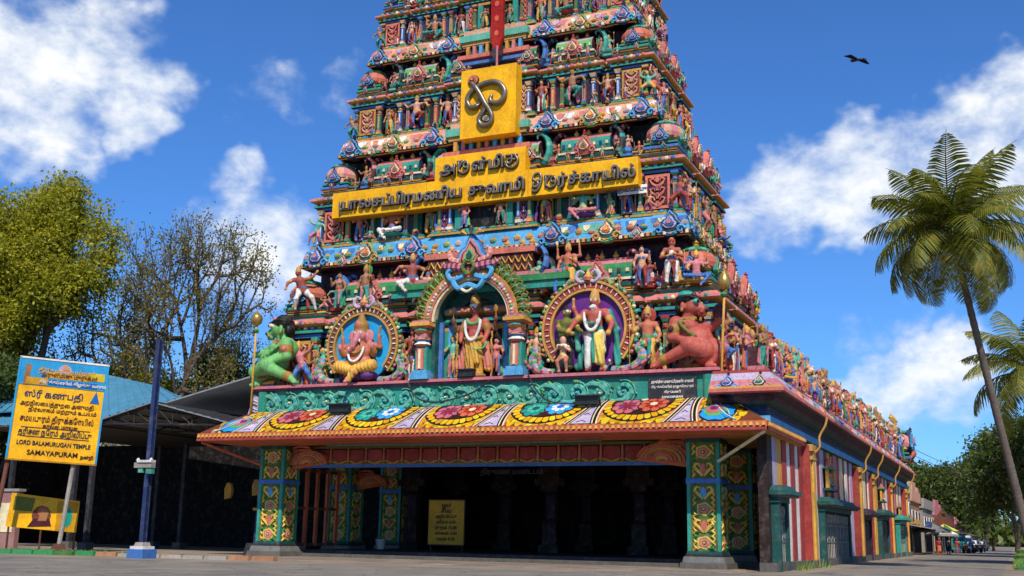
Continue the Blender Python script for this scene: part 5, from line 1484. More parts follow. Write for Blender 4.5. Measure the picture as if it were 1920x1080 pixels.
# orange side grille
m = MB()
for k in range(5): m.box(-10.6, 2.0 + k * .95, .5, .12, .22, 3.9, 'orange')
for z in (.5, 2.3, 4.2): m.box(-10.6, 3.9, z, .08, 4.0, .14, 'rust')
m.build('side_grille', porch)
# hall behind: slab, floor, walls, in near-black colours that carry its shade
hall = empty('pillared_hall'); tag(hall, 'dark pillared hall inside the temple porch', 'hall')
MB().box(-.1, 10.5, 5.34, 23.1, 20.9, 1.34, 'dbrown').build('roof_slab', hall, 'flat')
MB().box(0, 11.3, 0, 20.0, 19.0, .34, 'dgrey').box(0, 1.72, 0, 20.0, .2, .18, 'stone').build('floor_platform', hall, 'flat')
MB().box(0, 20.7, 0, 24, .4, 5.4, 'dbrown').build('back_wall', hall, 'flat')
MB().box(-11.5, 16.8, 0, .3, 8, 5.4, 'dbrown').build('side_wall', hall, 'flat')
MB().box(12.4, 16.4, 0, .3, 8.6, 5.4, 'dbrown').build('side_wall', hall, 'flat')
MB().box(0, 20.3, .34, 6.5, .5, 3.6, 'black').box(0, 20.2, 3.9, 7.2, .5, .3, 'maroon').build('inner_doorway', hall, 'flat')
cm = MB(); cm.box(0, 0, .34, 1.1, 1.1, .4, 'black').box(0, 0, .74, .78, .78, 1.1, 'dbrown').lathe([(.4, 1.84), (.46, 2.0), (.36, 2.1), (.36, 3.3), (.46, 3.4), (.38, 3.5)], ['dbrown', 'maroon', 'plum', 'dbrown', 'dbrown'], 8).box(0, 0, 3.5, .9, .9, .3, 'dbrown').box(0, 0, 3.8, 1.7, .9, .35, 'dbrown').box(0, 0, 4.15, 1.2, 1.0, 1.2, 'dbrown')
CMM = cm.mesh('inner_column')  # columns coloured dark too, so the interior shade is in the paint
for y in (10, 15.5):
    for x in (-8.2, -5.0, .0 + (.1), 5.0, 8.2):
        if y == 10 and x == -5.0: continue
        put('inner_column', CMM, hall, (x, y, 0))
put('lettering', text_mesh('திருமண மண்டபம்', .32, .01, .006, None, 'dbrown'), hall, (1.6, 1.25, 4.05), UPR)  # letters darkened to look dim inside the hall
# yellow notice board standing in the hall
nb = empty('notice_board', None, (-4.1, 6, .34)); tag(nb, 'yellow notice board with dark lettering standing inside the dark hall', 'notice board')
MB().box(0, 0, .35, 2.0, .06, 2.2, 'yellow').box(0, .02, .3, 2.1, .05, 2.3, 'brown').build('panel', nb, 'signpaint')
for x in (-.9, .9): MB().tube([(x, .1, 0), (x, .03, 2.5)], .04, 'brown', 6).build('leg', nb)
for k, tx in enumerate(('ஓம்', 'சிவ', 'அறிவிப்பு', 'நேரம் 6.00', 'முதல் 12.00', 'மாலை 4.00', 'வரை 8.30')):
    put('lettering', text_mesh(tx, .3 if k < 2 else .22, .005, .004, None, 'dbrown'), nb, (0, -.05, 2.3 - .28 * k), UPR)
bk = empty('bucket', None, (-9.2, 8.2, .34)); tag(bk, 'white plastic bucket on the hall floor', 'bucket')
MB().lathe([(.22, 0), (.3, .5), (.33, .52), (.28, .5), (.2, .05)], 'white', 14).build('body', bk, 'vehicle', True)
MB().tube([(.3 * math.cos(t), 0, .5 + .2 * math.sin(t)) for t in [PI * k / 8 for k in range(9)]], .015, 'grey', 4).build('handle', bk)
# floodlights on the eave, with cable
for x, v, lab in ((-6.35, .62, 'small black floodlight on the eave below the elephant-headed deity'), (6.1, .62, 'small black floodlight on the eave below the purple niche')):
    q = E_(x, v, .02); FL = empty('floodlight', None, q); tag(FL, lab, 'floodlight', 'floodlights on the eave')
    MB().box(0, -.05, .1, 1.05, .3, .34, 'black').box(0, -.1, .44, 1.15, .5, .06, 'dgrey').build('housing', FL, 'darkmetal')
    MB().box(0, .13, .16, .9, .04, .26, 'lstone').build('lens', FL, 'steel')
    MB().tube([(-.55, 0, .3), (-.55, .1, .0), (.55, .1, .0), (.55, 0, .3)], .035, 'black', 5).build('stirrup', FL, 'darkmetal')
MB_c = MB().tube(spline([(-3.1, -.3, 8.1), (-2.6, -.35, 7.4), (-1.5, -.35, 7.15), (.2, -.35, 7.5), (1.2, -.35, 8.1)], 6), .04, 'dgrey', 5)
tag(MB_c.build('power_cable'), 'dark power cable sagging across the green band under the arched niche', 'cable')
MB_c = MB().tube(spline([(3.0, -.3, 8.3), (3.4, -.35, 7.6), (3.9, -.4, 7.1), (4.6, -.6, 6.9), (5.6, -.9, 6.8)], 6), .035, 'dgrey', 5)
tag(MB_c.build('power_cable'), 'thin cable running down the green band below the purple niche', 'cable')
fl_ = empty('floodlight', None, (NX, -.1, 8.27)); tag(fl_, 'dark floodlight at the feet of the central standing deity', 'floodlight', 'floodlights on the eave')
MB().box(0, -.1, .02, .75, .35, .3, 'black').box(0, -.14, .32, .8, .45, .05, 'dgrey').build('housing', fl_, 'darkmetal')
MB().box(0, .1, .06, .6, .04, .22, 'lstone').build('lens', fl_, 'steel')

# ------------------------------------------------------------------ yellow signs on the tower
SY = 1.15


def glyphs(parent, items, x, z, size, y, gap=.06, slope=0.0):
    for g in items:
        if g == ' ':
            x += size * .45; continue
        if isinstance(g, list):
            m = MB()
            for st in g: m.tube([(px * size, 0, pz * size) for px, _, pz in [(p.x, 0, p.y) for p in spline([(a, b, 0) for a, b in st], 4)]], .075 * size, 'black', 5)
            me = m.mesh('letter', 'bronze', True); xs = [v[0] for v in m.v]; w = max(xs)
            L_ = put('letter', me, parent, (x, y - .08, z))
            m2 = MB(); m2.v = m.v; m2.f = m.f; m2.c = m.c; put('letter_back', m2.mesh('letter_back', 'darkmetal', True), L_, (-.02, .06, -.03), (0, 0, 0), 1.04)
            x += w + gap * size * 2
            continue
        fr = text_mesh(g, size, .02, .004 * size, 'bronze', 'black', 'LEFT', .02); bk = text_mesh(g, size, .07, .03 * size, 'darkmetal', 'black', 'LEFT')
        xs = [v.co.x for v in bk.vertices]
        if not xs: continue
        L_ = put('letter', bk, parent, (x - min(xs), y - .07, z), UPR); put('letter_face', fr, L_, (0, .01, .085))
        x += (max(xs) - min(xs)) + gap * size
    return x


SG = empty('temple_sign', None, (0, 0, 0)); tag(SG, 'long yellow sign board with raised dark lettering hung across the tower', 'sign')
SZ0 = 17.22
# lower long board, upper short board
b0, b1 = at(622, 408, SY), at(1197, 347, SY)
bx_0, bx_1 = b0.x, b1.x
SZ0 = (b0.z + b1.z) / 2; BH = 1.34
for k in range(3):
    wd = (bx_1 - bx_0) / 3; MB().box(bx_0 + wd * (k + .5), SY + .3 + .006 * (k % 2), SZ0 + .004 * k, wd - .018, .6, BH, 'signyel').build('lower_board', SG, 'signpaint')
MB().box((bx_0 + bx_1) / 2, SY + .35, SZ0 - .05, bx_1 - bx_0, .5, .05, 'ochre').build('bottom_rail', SG, 'signpaint')
u0, u1 = at(816, 300, SY).x, at(985, 280, SY).x
UH = 1.22
MB().box((u0 + u1) / 2, SY + .33, SZ0 + BH + .01, u1 - u0, .6, UH, 'signyel').build('upper_board', SG, 'signpaint')
for x in (-7, -3.5, 0, 3, 6):
    MB().tube([(x, SY + .5, SZ0 - .25), (x, SY + 1.6, SZ0 - .6)], .06, 'grey', 5).build('support', SG)
for k in range(9): MB().lathe([(.05, 0), (.05, .05), (0, .07)], 'dbrown', 6, (bx_0 + .5 + k * 2.05, SY - .0, SZ0 + .12), axis='y').build('bolt', SG, 'darkmetal')
ru = [[(0, .72), (.5, .72)], [(.1, .72), (.1, .05)], [(.38, .7), (.2, .45), (.14, .15), (.4, -.06), (.72, .1), (.76, .45), (.62, .66), (.45, .5), (.5, .3), (.75, .3)]]
ku = [[(0, .72), (.75, .72)], [(.4, .72), (.4, .35), (.2, .2), (.1, .4), (.3, .5), (.62, .4)], [(.6, .7), (.8, .4), (.7, .05), (.4, -.08), (.1, .05), (.02, .3)]]
thi = [[(.1, .4), (.05, .15), (.3, .1), (.4, .35), (.2, .5), (.05, .7), (.2, .95), (.5, .95), (.62, .6), (.5, .1), (.25, -.2), (-.02, -.12)], [(.3, .5), (.6, .5)]]
sz = .98
_ = glyphs(SG, ['அ', ru, 'ள்', 'மி', ku], u0 + .35, SZ0 + BH + .26, .80, SY, .10)
xe = glyphs(SG, ['ய', 'ா', 'ல', 'ச', 'ப்', 'பி', 'ர', 'ம', 'ணி', 'ய', ' ', 'சு', 'வ', 'ா', 'மி', ' ', thi, ru, 'ர்', 'ச்', 'க', 'ா', 'யி', 'ல்'], bx_0 + .5, SZ0 + .34, .76, SY, .06)

# emblem board
ee = empty('emblem_board', None, (0, 0, 0)); tag(ee, 'square yellow box sign with a coiled snake emblem above the long sign', 'sign')
e0, e1, e2 = at(862, 262, SY), at(966, 247, SY), at(866, 138, SY)
ex0, ex1, ez0, ez1 = e0.x, e1.x, (e0.z + e1.z) / 2, e2.z + .12
MB().box((ex0 + ex1) / 2, SY + .35, ez0, ex1 - ex0, .7, ez1 - ez0, 'signyel').build('box', ee, 'signpaint')
W_, H_ = ex1 - ex0, ez1 - ez0
sp = lambda pts, n=6: [Vector((ex0 + p.x * W_, SY - .1 - p.z, ez0 + p.y * H_)) for p in spline([(a, 1 - b, c) for a, b, c in pts], n)]
snk = sp([(.22, .22, .12), (.30, .29, .14), (.40, .42, .14), (.49, .56, .12), (.56, .66, .05), (.60, .76, .02), (.54, .85, .02), (.42, .85, .02), (.36, .76, .02), (.44, .65, .02), (.50, .58, .0)])
m = MB(); m.tube(snk, [.10] * 6 + [.125] * (len(snk) - 6), 'black', 8)
lp = sp([(.44, .50, .0), (.40, .42, .02), (.30, .41, .03), (.22, .50, .03), (.26, .55, .03), (.36, .53, .03), (.40, .47, .02)], 5)
big = sp([(.34, .47, .02), (.38, .52, .02), (.30, .57, .03), (.20, .56, .03), (.14, .47, .03), (.18, .37, .03), (.30, .29, .03), (.50, .24, .03), (.68, .26, .03), (.80, .36, .03), (.82, .46, .03), (.74, .55, .03), (.62, .55, .03), (.56, .50, .03), (.60, .42, .03)])
m.tube(big, [.07] * 10 + [.135] * (len(big) - 16) + [.12, .11, .1, .08, .06, .04], 'black', 8)
m.build('snake', ee, 'bronze', True)
m = MB(); cx, cz = ex0 + .23 * W_, ez0 + .83 * H_
for i, (c, s_) in enumerate((('dbrown', 1.15), ('salmon', 1.0), ('orange', .75), ('red', .5), ('ochre', .28))):
    m.plate([(cx + .27 * s_ * math.cos(t), cz + .24 * s_ * math.sin(t)) for t in [2 * PI * q / 18 for q in range(18)]], SY - .01, SY - .08 - .05 * i, c)
m.build('snake_hood', ee)
m = MB(); cx, cz = ex0 + .48 * W_, ez0 + .25 * H_
for i, (c, s_) in enumerate((('dbrown', 1.0), ('cream', .75), ('grey', .5))):
    m.plate([(cx + .25 * s_ * math.cos(t), cz + .2 * s_ * math.sin(t)) for t in [2 * PI * q / 14 for q in range(14)]], SY - .01, SY - .03 - .04 * i, c)
m.build('pedestal_mark', ee)
MB().tube([((ex0 + ex1) / 2 + .3, SY + .3, ez1), ((ex0 + ex1) / 2 + .3, SY + .3, ez1 + 1.2)], .06, 'pink', 6).build('hanger', ee)
for z in (.3, H_ - .3): MB().tube([((ex0 + ex1) / 2, SY + .6, ez0 + z), ((ex0 + ex1) / 2, SY + 2.0, ez0 + z)], .07, 'grey', 5).build('support', ee)
# red hanging lamp board above
q0 = at(932, 105, 1.6); LB = empty('lamp_board', None, (q0.x, 1.6, q0.z)); tag(LB, 'tall narrow red board with pointed foot hanging high on the tower', 'board')
MB().plate([(-.14, .35), (0, -.25), (.14, .35), (.33, .9), (.33, 5.2), (-.33, 5.2), (-.33, .9)], .12, -.12, 'red').build('board', LB, 'signpaint')
m = MB()
for k in range(5): m.plate([(.12 * math.cos(t), 1.2 + k * .8 + .16 * math.sin(t)) for t in [2 * PI * q / 8 for q in range(8)]], -.12, -.145, 'salmon')
m.build('painted_marks', LB, 'signpaint')
MB().plate([(-.22, .0), (0, -.38), (.22, .0), (.1, .4), (-.1, .4)], .16, -.16, 'dgrey').build('foot_ornament', LB)
# small white banner tied under the sign
q0 = at(1157, 366, SY + .3); q1 = at(1212, 345, SY + .3)
wb = empty('small_banner', None, (0, 0, 0)); tag(wb, 'small white banner with blue writing tied under the right end of the sign', 'banner')
MB().box((q0.x + q1.x) / 2, SY + .4, q0.z, q1.x - q0.x, .03, .42, 'white').build('cloth', wb, 'signpaint')
put('lettering', text_mesh('வெற்றிவேல் முருகா', .24, .005, .006, None, 'dblue'), wb, ((q0.x + q1.x) / 2, SY + .375, q0.z + .2), UPR)
# ------------------------------------------------------------------ long side hall along the street
side = empty('temple_side_hall'); tag(side, 'long striped temple hall along the street with a parapet of figures', 'temple hall')
WX = 13.6; WY0, WY1 = -.6, 62.0
r_ = random.Random(21)
# striped wall, stripe by stripe
gates = [(-.4, 1.9, 2.9), (11.4, 21.4, 2.75), (24.5, 31.0, 2.6), (36.2, 42.8, 2.9), (50.5, 55.5, 2.4)]
m = MB(); y = WY0; k = 0
seqs = ['red', 'white', 'red', 'white', 'red', 'pink', 'ochre']
alts = ['red', 'white', 'red', 'lilac', 'red', 'yellow', 'maroon', 'pink', 'red', 'cream']
while y < WY1:
    w = 1.0 if y < 10 else r_.uniform(.9, 1.35)
    y2 = min(WY1, y + w)
    c = ('dbrown', 'lilac', 'yellow', 'red', 'white', 'red', 'white', 'red', 'red', 'red', 'white', 'red')[k % 12] if y < 9 else alts[k % 10]
    m.box(WX - .2, (y + y2) / 2, .3, .4, y2 - y, 5.9, c)
    if k % 2 and y > 1: m.box(WX + .02, (y + y2) / 2, .35, .05, (y2 - y) * .98, 5.6, c)
    y = y2; k += 1
m.build('striped_wall', side)
MB().box(WX - .05, (WY0 + WY1) / 2, 0, .7, WY1 - WY0 + .2, .34, 'stone').build('plinth', side, 'flat')
MB().box(WX - 3.2, (WY0 + WY1) / 2 + 6, 7.9, 6.0, WY1 - WY0 - 12, .25, 'stone').build('roof_slab', side, 'flat')
MB().box(WX - 2.75, WY1 + .2, 0, 5, .4, 7.6, 'red').build('end_wall', side)
# cornice along the street
def prof(pr, cols):
    m = MB()
    for (a, b), c in zip(zip(pr, pr[1:]), cols):
        n = 31
        for k in range(n):
            ya, yb = WY0 + (WY1 - WY0 + .3) * k / n, WY0 + (WY1 - WY0 + .3) * (k + 1) / n
            m.face([(WX + a[0], ya, a[1]), (WX + a[0], yb, a[1]), (WX + b[0], yb, b[1]), (WX + b[0], ya, b[1])][::-1] if 0 else [(WX + a[0], ya, a[1]), (WX + a[0], yb, a[1]), (WX + b[0], yb, b[1]), (WX + b[0], ya, b[1])], c[k % len(c)] if isinstance(c, list) else c)
    return m


prof([(0, 5.75), (.22, 5.8), (.22, 6.1), (.1, 6.15), (.1, 6.3)], ['dteal', 'sky', 'teal', 'dblue']).build('string_course', side)
prof([(.02, 6.3), (.1, 6.5), (.45, 6.62), (.5, 6.85), (.88, 6.95), (.92, 7.02)], ['navy', 'dteal', 'maroon', 'plum', 'red']).build('soffit_moulding', side)
prof([(.92, 7.02), (.92, 7.16), (.8, 7.25), (.55, 7.55), (.3, 7.85), (.1, 8.0), (-.5, 8.0)], ['salmon', 'ochre', ['pink', 'salmon', 'peach', 'lilac'], ['lilac', 'sky', 'salmon', 'pink'], 'red', 'pink']).build('eave', side)
m = MB(); m.box(WX - .5, (WY0 + WY1) / 2, 7.98, .35, WY1 - WY0, 1.0, 'maroon'); m.box(WX - .32, (WY0 + WY1) / 2, 8.0, .7, WY1 - WY0 + .2, .16, 'pink'); m.build('parapet', side)
# nasi along the eave
for k in range(20):
    y = WY0 + 1.5 + k * 3.1
    put('nasi', NASI[(k * 2) % 5], side, (WX + .82, y, 7.05), (-.7, 0, PI / 2), .7)
# pilasters with curved brackets
pm = MB(); pm.box(0, 0, .3, .5, 1.1, 5.3, 'yellow').box(.06, 0, .3, .55, .55, 5.2, 'yellow').box(.05, 0, 0, .75, 1.5, .34, 'stone').box(.04, 0, 4.9, .66, 1.3, .16, 'ochre').box(.04, 0, 5.3, .7, 1.45, .3, 'ochre').box(.02, .75, .34, .45, .3, 5.2, 'orange').box(.02, -.7, .34, .45, .22, 5.2, 'red')
pm.tube(spline([(.3, 0, 5.2), (.6, 0, 5.5), (.62, 0, 6.0), (.9, 0, 6.5), (1.0, 0, 6.9)], 4), .055, 'ochre', 6)
PMM = pm.mesh('pilaster')
for y in (8.2, 26.0, 57.3): put('pilaster', PMM, side, (WX + .12, y, 0))
for y in (33.6, 45.5): put('pilaster', PMM, side, (WX + .02, y, 0), (0, 0, 0), (1, .7, 1))


# gates with hoods
def gate(y0, y1, h, n, hood, kind):
    G = empty('gate', side); w = y1 - y0; yc = (y0 + y1) / 2; x = WX + .1
    MB().box(x - .02, yc, .2, .1, w, h, 'black').build('opening', G)
    m = MB()
    for yy in (y0, y1): m.box(x + .08, yy, .0, .35, .35, h + .3, hood)
    m.box(x + .08, yc, h + .2, .4, w + .5, .3, hood); m.build('frame', G)
    m = MB(); m.box(x + .3, yc, h + .5, 1.0, w + .9, .16, hood, tx=.9).box(x + .22, yc, h + .66, .75, w + .6, .22, hood, tx=.6, ty=.96).box(x + .3, yc, h + .42, .7, w + .7, .08, 'stone'); m.build('hood', G)
    if kind == 'bars':
        lw = w / n
        for j in range(n):
            m = MB(); ya = y0 + j * lw + .08; L_ = lw - .16
            for z in (.3, .3 + h * .33, .3 + h * .66, h): m.box(x + .1, ya + L_ / 2, z, .06, L_, .08, 'grey')
            for e in (0, 1): m.box(x + .1, ya + L_ * e, .25, .07, .1, h - .1, 'grey')
            nb_ = max(4, int(L_ / .55))
            for q in range(nb_): m.tube([(x + .1, ya + L_ * (q + .5) / nb_, .3), (x + .1, ya + L_ * (q + .5) / nb_, h)], .03, 'lstone', 5)
            for q in range(nb_ // 2):
                yy = ya + L_ * (q + .5) / (nb_ // 2)
                m.tube([(x + .13, yy + .2 * math.cos(t), .3 + h * .82 + .2 * math.sin(t)) for t in [2 * PI * i / 8 for i in range(9)]], .03, 'lstone', 4)
                m.tube([(x + .13, yy + .16 * math.cos(t), .3 + h * .5 + .3 * math.sin(t)) for t in [2 * PI * i / 8 for i in range(9)]], .03, 'grey', 4)
            m.build('gate_leaf', G, 'stucco')
    else:
        for j in range(n):
            ya = y0 + (j + .5) * w / n
            m = MB(); m.box(x + .06, ya, .25, .08, w / n - .12, h - .1, kind)
            for z in (.5, .5 + h * .45): m.box(x + .11, ya, z, .04, w / n - .5, h * .36, 'dbrown')
            m.build('door_leaf', G)
    return G


gate(.0, 1.7, 2.5, 1, 'dteal', 'bars'); gate(11.6, 20.8, 2.45, 2, 'dteal', 'bars'); gate(27.5, 31.0, 2.3, 2, 'plum', 'maroon'); gate(37.2, 42.0, 2.5, 2, 'dteal', 'dteal'); gate(50.5, 55.5, 2.4, 2, 'teal', 'bars')
# small shrine relief between pilasters, on brackets
for y, zz, sc in ((14.5, 3.8, .85), (39.5, 4.0, .7), (52.5, 3.2, .6)):
    S = empty('wall_shrine', side, (WX + .15, y, zz)); S.scale = (sc * .8, sc * 1.6, sc)
    m = MB(); m.box(.15, 0, -.1, .6, 2.0, .14, 'dteal').box(.1, 0, 1.2, .55, 1.9, .12, 'teal').box(0, 0, .04, .1, 1.5, 1.3, 'plum')
    for q in (-1, 1): m.box(.15, q * .75, .04, .22, .22, 1.16, 'yellow')
    m.plate([(-.5, 1.32), (.5, 1.32), (0, 1.9)], .1, -.1, 'salmon'); m.build('frame', S)
    figure(S, 'seated', r_.randrange(6), (.15, 0, .08), 1.3, PI / 2); figure(S, 'lady', r_.randrange(6), (.2, -.5, .05), 1.0, PI / 2)
    figure(S, 'lean', r_.randrange(6), (.1, .3, 1.3), .8, PI / 2)
# parapet figures
kinds = list(FIG)
brd = [MB().box(0, 0, 0, .12, .34, 1.7, c).box(.02, 0, 1.7, .14, .2, .2, 'ochre').mesh('upright') for c in ('green', 'maroon', 'teal', 'pink', 'ochre')]
y = WY0 + .5; k = 0
while y < WY1 - 3:
    g_ = min(1, max(0, y / 55)); h = r_.uniform(.92, 1.1) * (1.75 + 1.0 * g_)
    figure(side, r_.choice(('guard', 'lady', 'mother', 'lady', 'guard', 'mother')), r_.randrange(6), (WX - .12, y, 8.15), h, PI / 2 + r_.uniform(-.5, .3))
    if k % 4 == 0: figure(side, r_.choice(kinds), r_.randrange(6), (WX + .1, y + .55, 8.1), r_.uniform(.9, 1.2), PI / 2 + r_.uniform(-.6, .3))
    put('upright', brd[k % 5], side, (WX - .45, y + .45, 8.5), (0, 0, 0), (1, 1, r_.uniform(.6, .8) * (.7 + .35 * g_)))
    y += r_.uniform(.95, 1.15) * (.82 + .4 * g_); k += 1
# second rank behind, nearer the tower
for k in range(9):
    figure(side, r_.choice(kinds), r_.randrange(6), (12.6, .9 + k * 1.1, 8.1), r_.uniform(1.6, 2.4), PI / 2 + r_.uniform(-.9, .3))
MB().box(12.3, 5.8, 7.85, 1.6, 11.0, .25, 'pink').build('tower_foot_ledge', side)
m = MB().box(12.25, 6.0, 5.5, 1.55, 10.4, 2.36, 'dteal')
for z, h, c, o in ((6.95, .1, 'ochre', .06), (7.05, .22, 'teal', .1), (7.27, .08, 'pink', .14), (7.5, .12, 'green', .08), (7.65, .2, 'salmon', .16)): m.box(12.4, 5.9, z, 1.6, 10.4 + 2 * o, h, c)
m.build('tower_foot_block', side)
m = MB(); m.sweep([(11.5, WY0), (WX, WY0), (WX, WY0 + .01)], [(0, 5.75), (.22, 5.8), (.22, 6.1), (.1, 6.15), (.1, 6.3), (.1, 6.5), (.45, 6.62), (.5, 6.85), (.88, 6.95), (.92, 7.02), (.92, 7.16), (.8, 7.25), (.55, 7.55), (.3, 7.85), (.1, 8.0), (-.6, 8.0)],
                  ['dteal', 'sky', 'teal', 'dblue', 'navy', 'dteal', 'maroon', 'plum', 'red', 'salmon', 'ochre', 'pink', 'lilac', 'red', 'pink'], closed=False); m.build('front_cornice', side)
for k in range(2): put('nasi', NASI[(k * 3) % 5], side, (12.2 + k * 1.3, WY0 - .8, 7.08), (-.6, 0, 0), .7)
# domed corner shrine at the far end
for (x, y, s_) in ((WX - 1.0, WY1 - 2.0, 1.9), (WX - 1.0, WY1 - 6.5, 1.3)): put('corner_dome', KUTA[1], side, (x, y, 8.1), (0, 0, 0), s_); put('nasi', NASI[0], side, (x + 1.75 * s_ / 1.9, y, 9.0), (0, 0, PI / 2), s_ * .8)
for k in range(5): put('finial', FINIAL, side, (WX - .6, WY1 - 4 + k, 11.6), (0, 0, 0), 1.6)
me = solid('crouching_guardian', giant(False), .07, .09, [dict(op, t='red', r='red')])[0] if 0 else None
cg = [o for o in bpy.data.objects if o.name.startswith('crouching_guardian')]
c2 = put('crouching_guardian', cg[1].data, None, (WX + .25, WY1 - 1.6, 8.1), (0, 0, PI / 2 - .2), .85)
tag(c2, 'small distant orange crouching giant at the far corner of the side hall', 'statue')
# standpipe and weeds at the foot of the wall
m = MB(); r2 = random.Random(3)
for k in range(60):
    y = r2.uniform(2.2, 11); x = WX + .35 + r2.uniform(0, .4); h = r2.uniform(.12, .5); a = r2.uniform(0, 6.28)
    m.face([(x - .02, y, 0), (x + .02, y, 0), (x + .1 * math.cos(a), y + .1 * math.sin(a), h)], r2.choice(('leaf', 'lime', 'olive')))
tag(m.build('weeds', None, 'flat'), 'dry green weeds along the foot of the striped wall', 'weeds', kind='stuff')
# ------------------------------------------------------------------ left side: signboard, posts, sheds


def camdir(px, d):
    v = ray(px, 1000); v = Vector((v.x, v.y, 0)).normalized(); return Vector((CAMP.x, CAMP.y, 0)) + v * d


def facing(p):
    return math.atan2(p.y - CAMP.y, p.x - CAMP.x) - PI / 2


sp_ = camdir(82, 60); sb = empty('temple_notice_sign', None, (sp_.x, sp_.y, 0), facing(sp_) + .05); tag(sb, 'large yellow and blue notice board on two leaning posts', 'sign board')
BWd, BHt, BZ = 4.1, 4.95, 4.35
pan_ = empty('board', sb, (0, 0, BZ)); pan_.rotation_euler = (0, .035, 0)
MB().box(0, 0, 0, BWd, .12, BHt, 'signyel').build('panel', pan_, 'signpaint')
m = MB()
for x in (-BWd / 2, BWd / 2): m.box(x, -.02, -.04, .09, .2, BHt + .08, 'sky')
m.box(0, -.02, BHt - .02, BWd + .1, .2, .09, 'white').box(0, -.02, -.06, BWd + .1, .2, .08, 'ochre'); m.build('frame', pan_, 'signpaint')
m = MB(); m.box(.0, -.075, 3.65, BWd - .08, .03, 1.26, 'sky')
m.box(-1.2, -.095, 3.68, 1.0, .02, .35, 'yellow').box(.25, -.095, 4.05, 2.1, .02, .3, 'yellow').box(.5, -.1, 3.72, 2.3, .02, .26, 'blue').box(1.55, -.095, 4.1, .8, .02, .4, 'lemon')
m.plate([(-1.8, 3.65), (-1.55, 3.65), (-1.5, 4.6), (-1.75, 4.7)], -.08, -.1, 'tan'); m.plate([(1.4, 3.0), (1.85, 3.0), (1.65, 3.6)], -.06, -.09, 'blue')
m.plate([(.3 * math.cos(t) + .05, 4.52 + .26 * math.sin(t)) for t in [2 * PI * k / 14 for k in range(14)]], -.09, -.11, 'lilac'); m.plate([(.14 * math.cos(t) + .05, 4.66 + .14 * math.sin(t)) for t in [2 * PI * k / 10 for k in range(10)]], -.11, -.13, 'peach')
m.build('painted_scene', pan_, 'signpaint')
for tx, sz, x, z, c in (('திரு மாரியம்மன்', .3, .15, 4.42, 'yellow'), ('அருள்மிகு முருகன்', .25, .3, 4.2, 'rust'), ('திருக்கோயில் கிழக்கு வாசல்', .2, .5, 3.85, 'white'), ('ஸ்ரீ கணபதி', .42, -.3, 3.2, 'dblue'), ('அறநிலையத்துறை அனுமதி', .27, -.1, 2.75, 'brown'), ('நிர்வாகம் மற்றும் உபயம்', .24, .2, 2.45, 'brown'),
                        ('சமயபுரம் திருக்கோயில்', .38, 0, 2.0, 'maroon'), ('காலை மாலை', .22, .2, 1.68, 'brown'), ('தரிசன நேரம் அறிவிப்பு', .36, 0, 1.35, 'dgrey'), ('LORD BALAMURUGAN TEMPLE', .29, 0, .82, 'dgrey'), ('SAMAYAPURAM', .33, 0, .36, 'dbrown'), ('நன்றி', .2, 1.6, .3, 'dbrown')):
    me = text_mesh(tx, sz, .008, .006, None, c); xs = [v.co.x for v in me.vertices]; w = max(xs) - min(xs); s_ = min(1, (BWd - .7) / w)
    put('lettering', me, pan_, (x * s_, -.085 if z < 3.6 else -.12, z), UPR, (s_, 1, 1))
for k in (1.12, 1.56): MB().box(0, -.07, k, 3.2, .02, .035, 'dgrey').build('rule', pan_, 'signpaint')
for x, c, ln in ((-1.95, 'rust', -.35), (1.05, 'lstone', -.3)):
    MB().tube([(x + ln, .15, .3), (x, .12, BZ), (x + .25, .12, BZ + BHt * .9)], .11, [c, 'lstone' if c != 'rust' else 'brown'], 8).build('post', sb)
    MB().box(x + ln, .15, 0, .8, .8, .42, 'green' if x < 0 else 'brown', tx=.6, ty=.6).build('post_base', sb, 'flat')
# yellow banner below
p0 = camdir(80, 62); bn = empty('photo_banner', None, (p0.x, p0.y, 0), facing(p0)); tag(bn, 'low yellow printed banner with a picture between the sign posts', 'banner')
MB().plate([(-1.75, 1.2), (1.55, .95), (1.6, 2.5), (-1.6, 2.85)], .02, -.02, 'signyel').build('sheet', bn, 'signpaint')
m = MB(); m.plate([(.55, 1.05), (1.5, .98), (1.55, 2.45), (.55, 2.5)], -.02, -.03, 'ochre'); m.plate([(-.15 + .45 * math.cos(t), 1.75 + .5 * math.sin(t)) for t in [2 * PI * k / 12 for k in range(12)]], -.02, -.035, 'rust'); m.plate([(-.1 + .25 * math.cos(t), 1.95 + .25 * math.sin(t)) for t in [2 * PI * k / 10 for k in range(10)]], -.035, -.05, 'cskin'); m.plate([(1.05 + .25 * math.cos(t), 1.7 + .5 * math.sin(t)) for t in [2 * PI * k / 10 for k in range(10)]], -.03, -.045, 'teal'); m.plate([(-1.5, 2.0), (-.6, 1.95), (-.5, 2.6), (-1.45, 2.7)], -.02, -.03, 'olive'); m.plate([(-.75, 1.2), (.35, 1.25), (.25, 1.6), (-.5, 1.6)], -.035, -.05, 'maroon'); m.plate([(-.3, 1.5), (.1, 1.5), (.2, 2.0), (-.15, 2.1)], -.05, -.06, 'tan'); m.build('picture', bn, 'signpaint')
for x in (-1.6, -.1, 1.5): MB().tube([(x, .05, 0), (x, .05, 2.6)], .05, 'brown', 6).build('stake', bn)
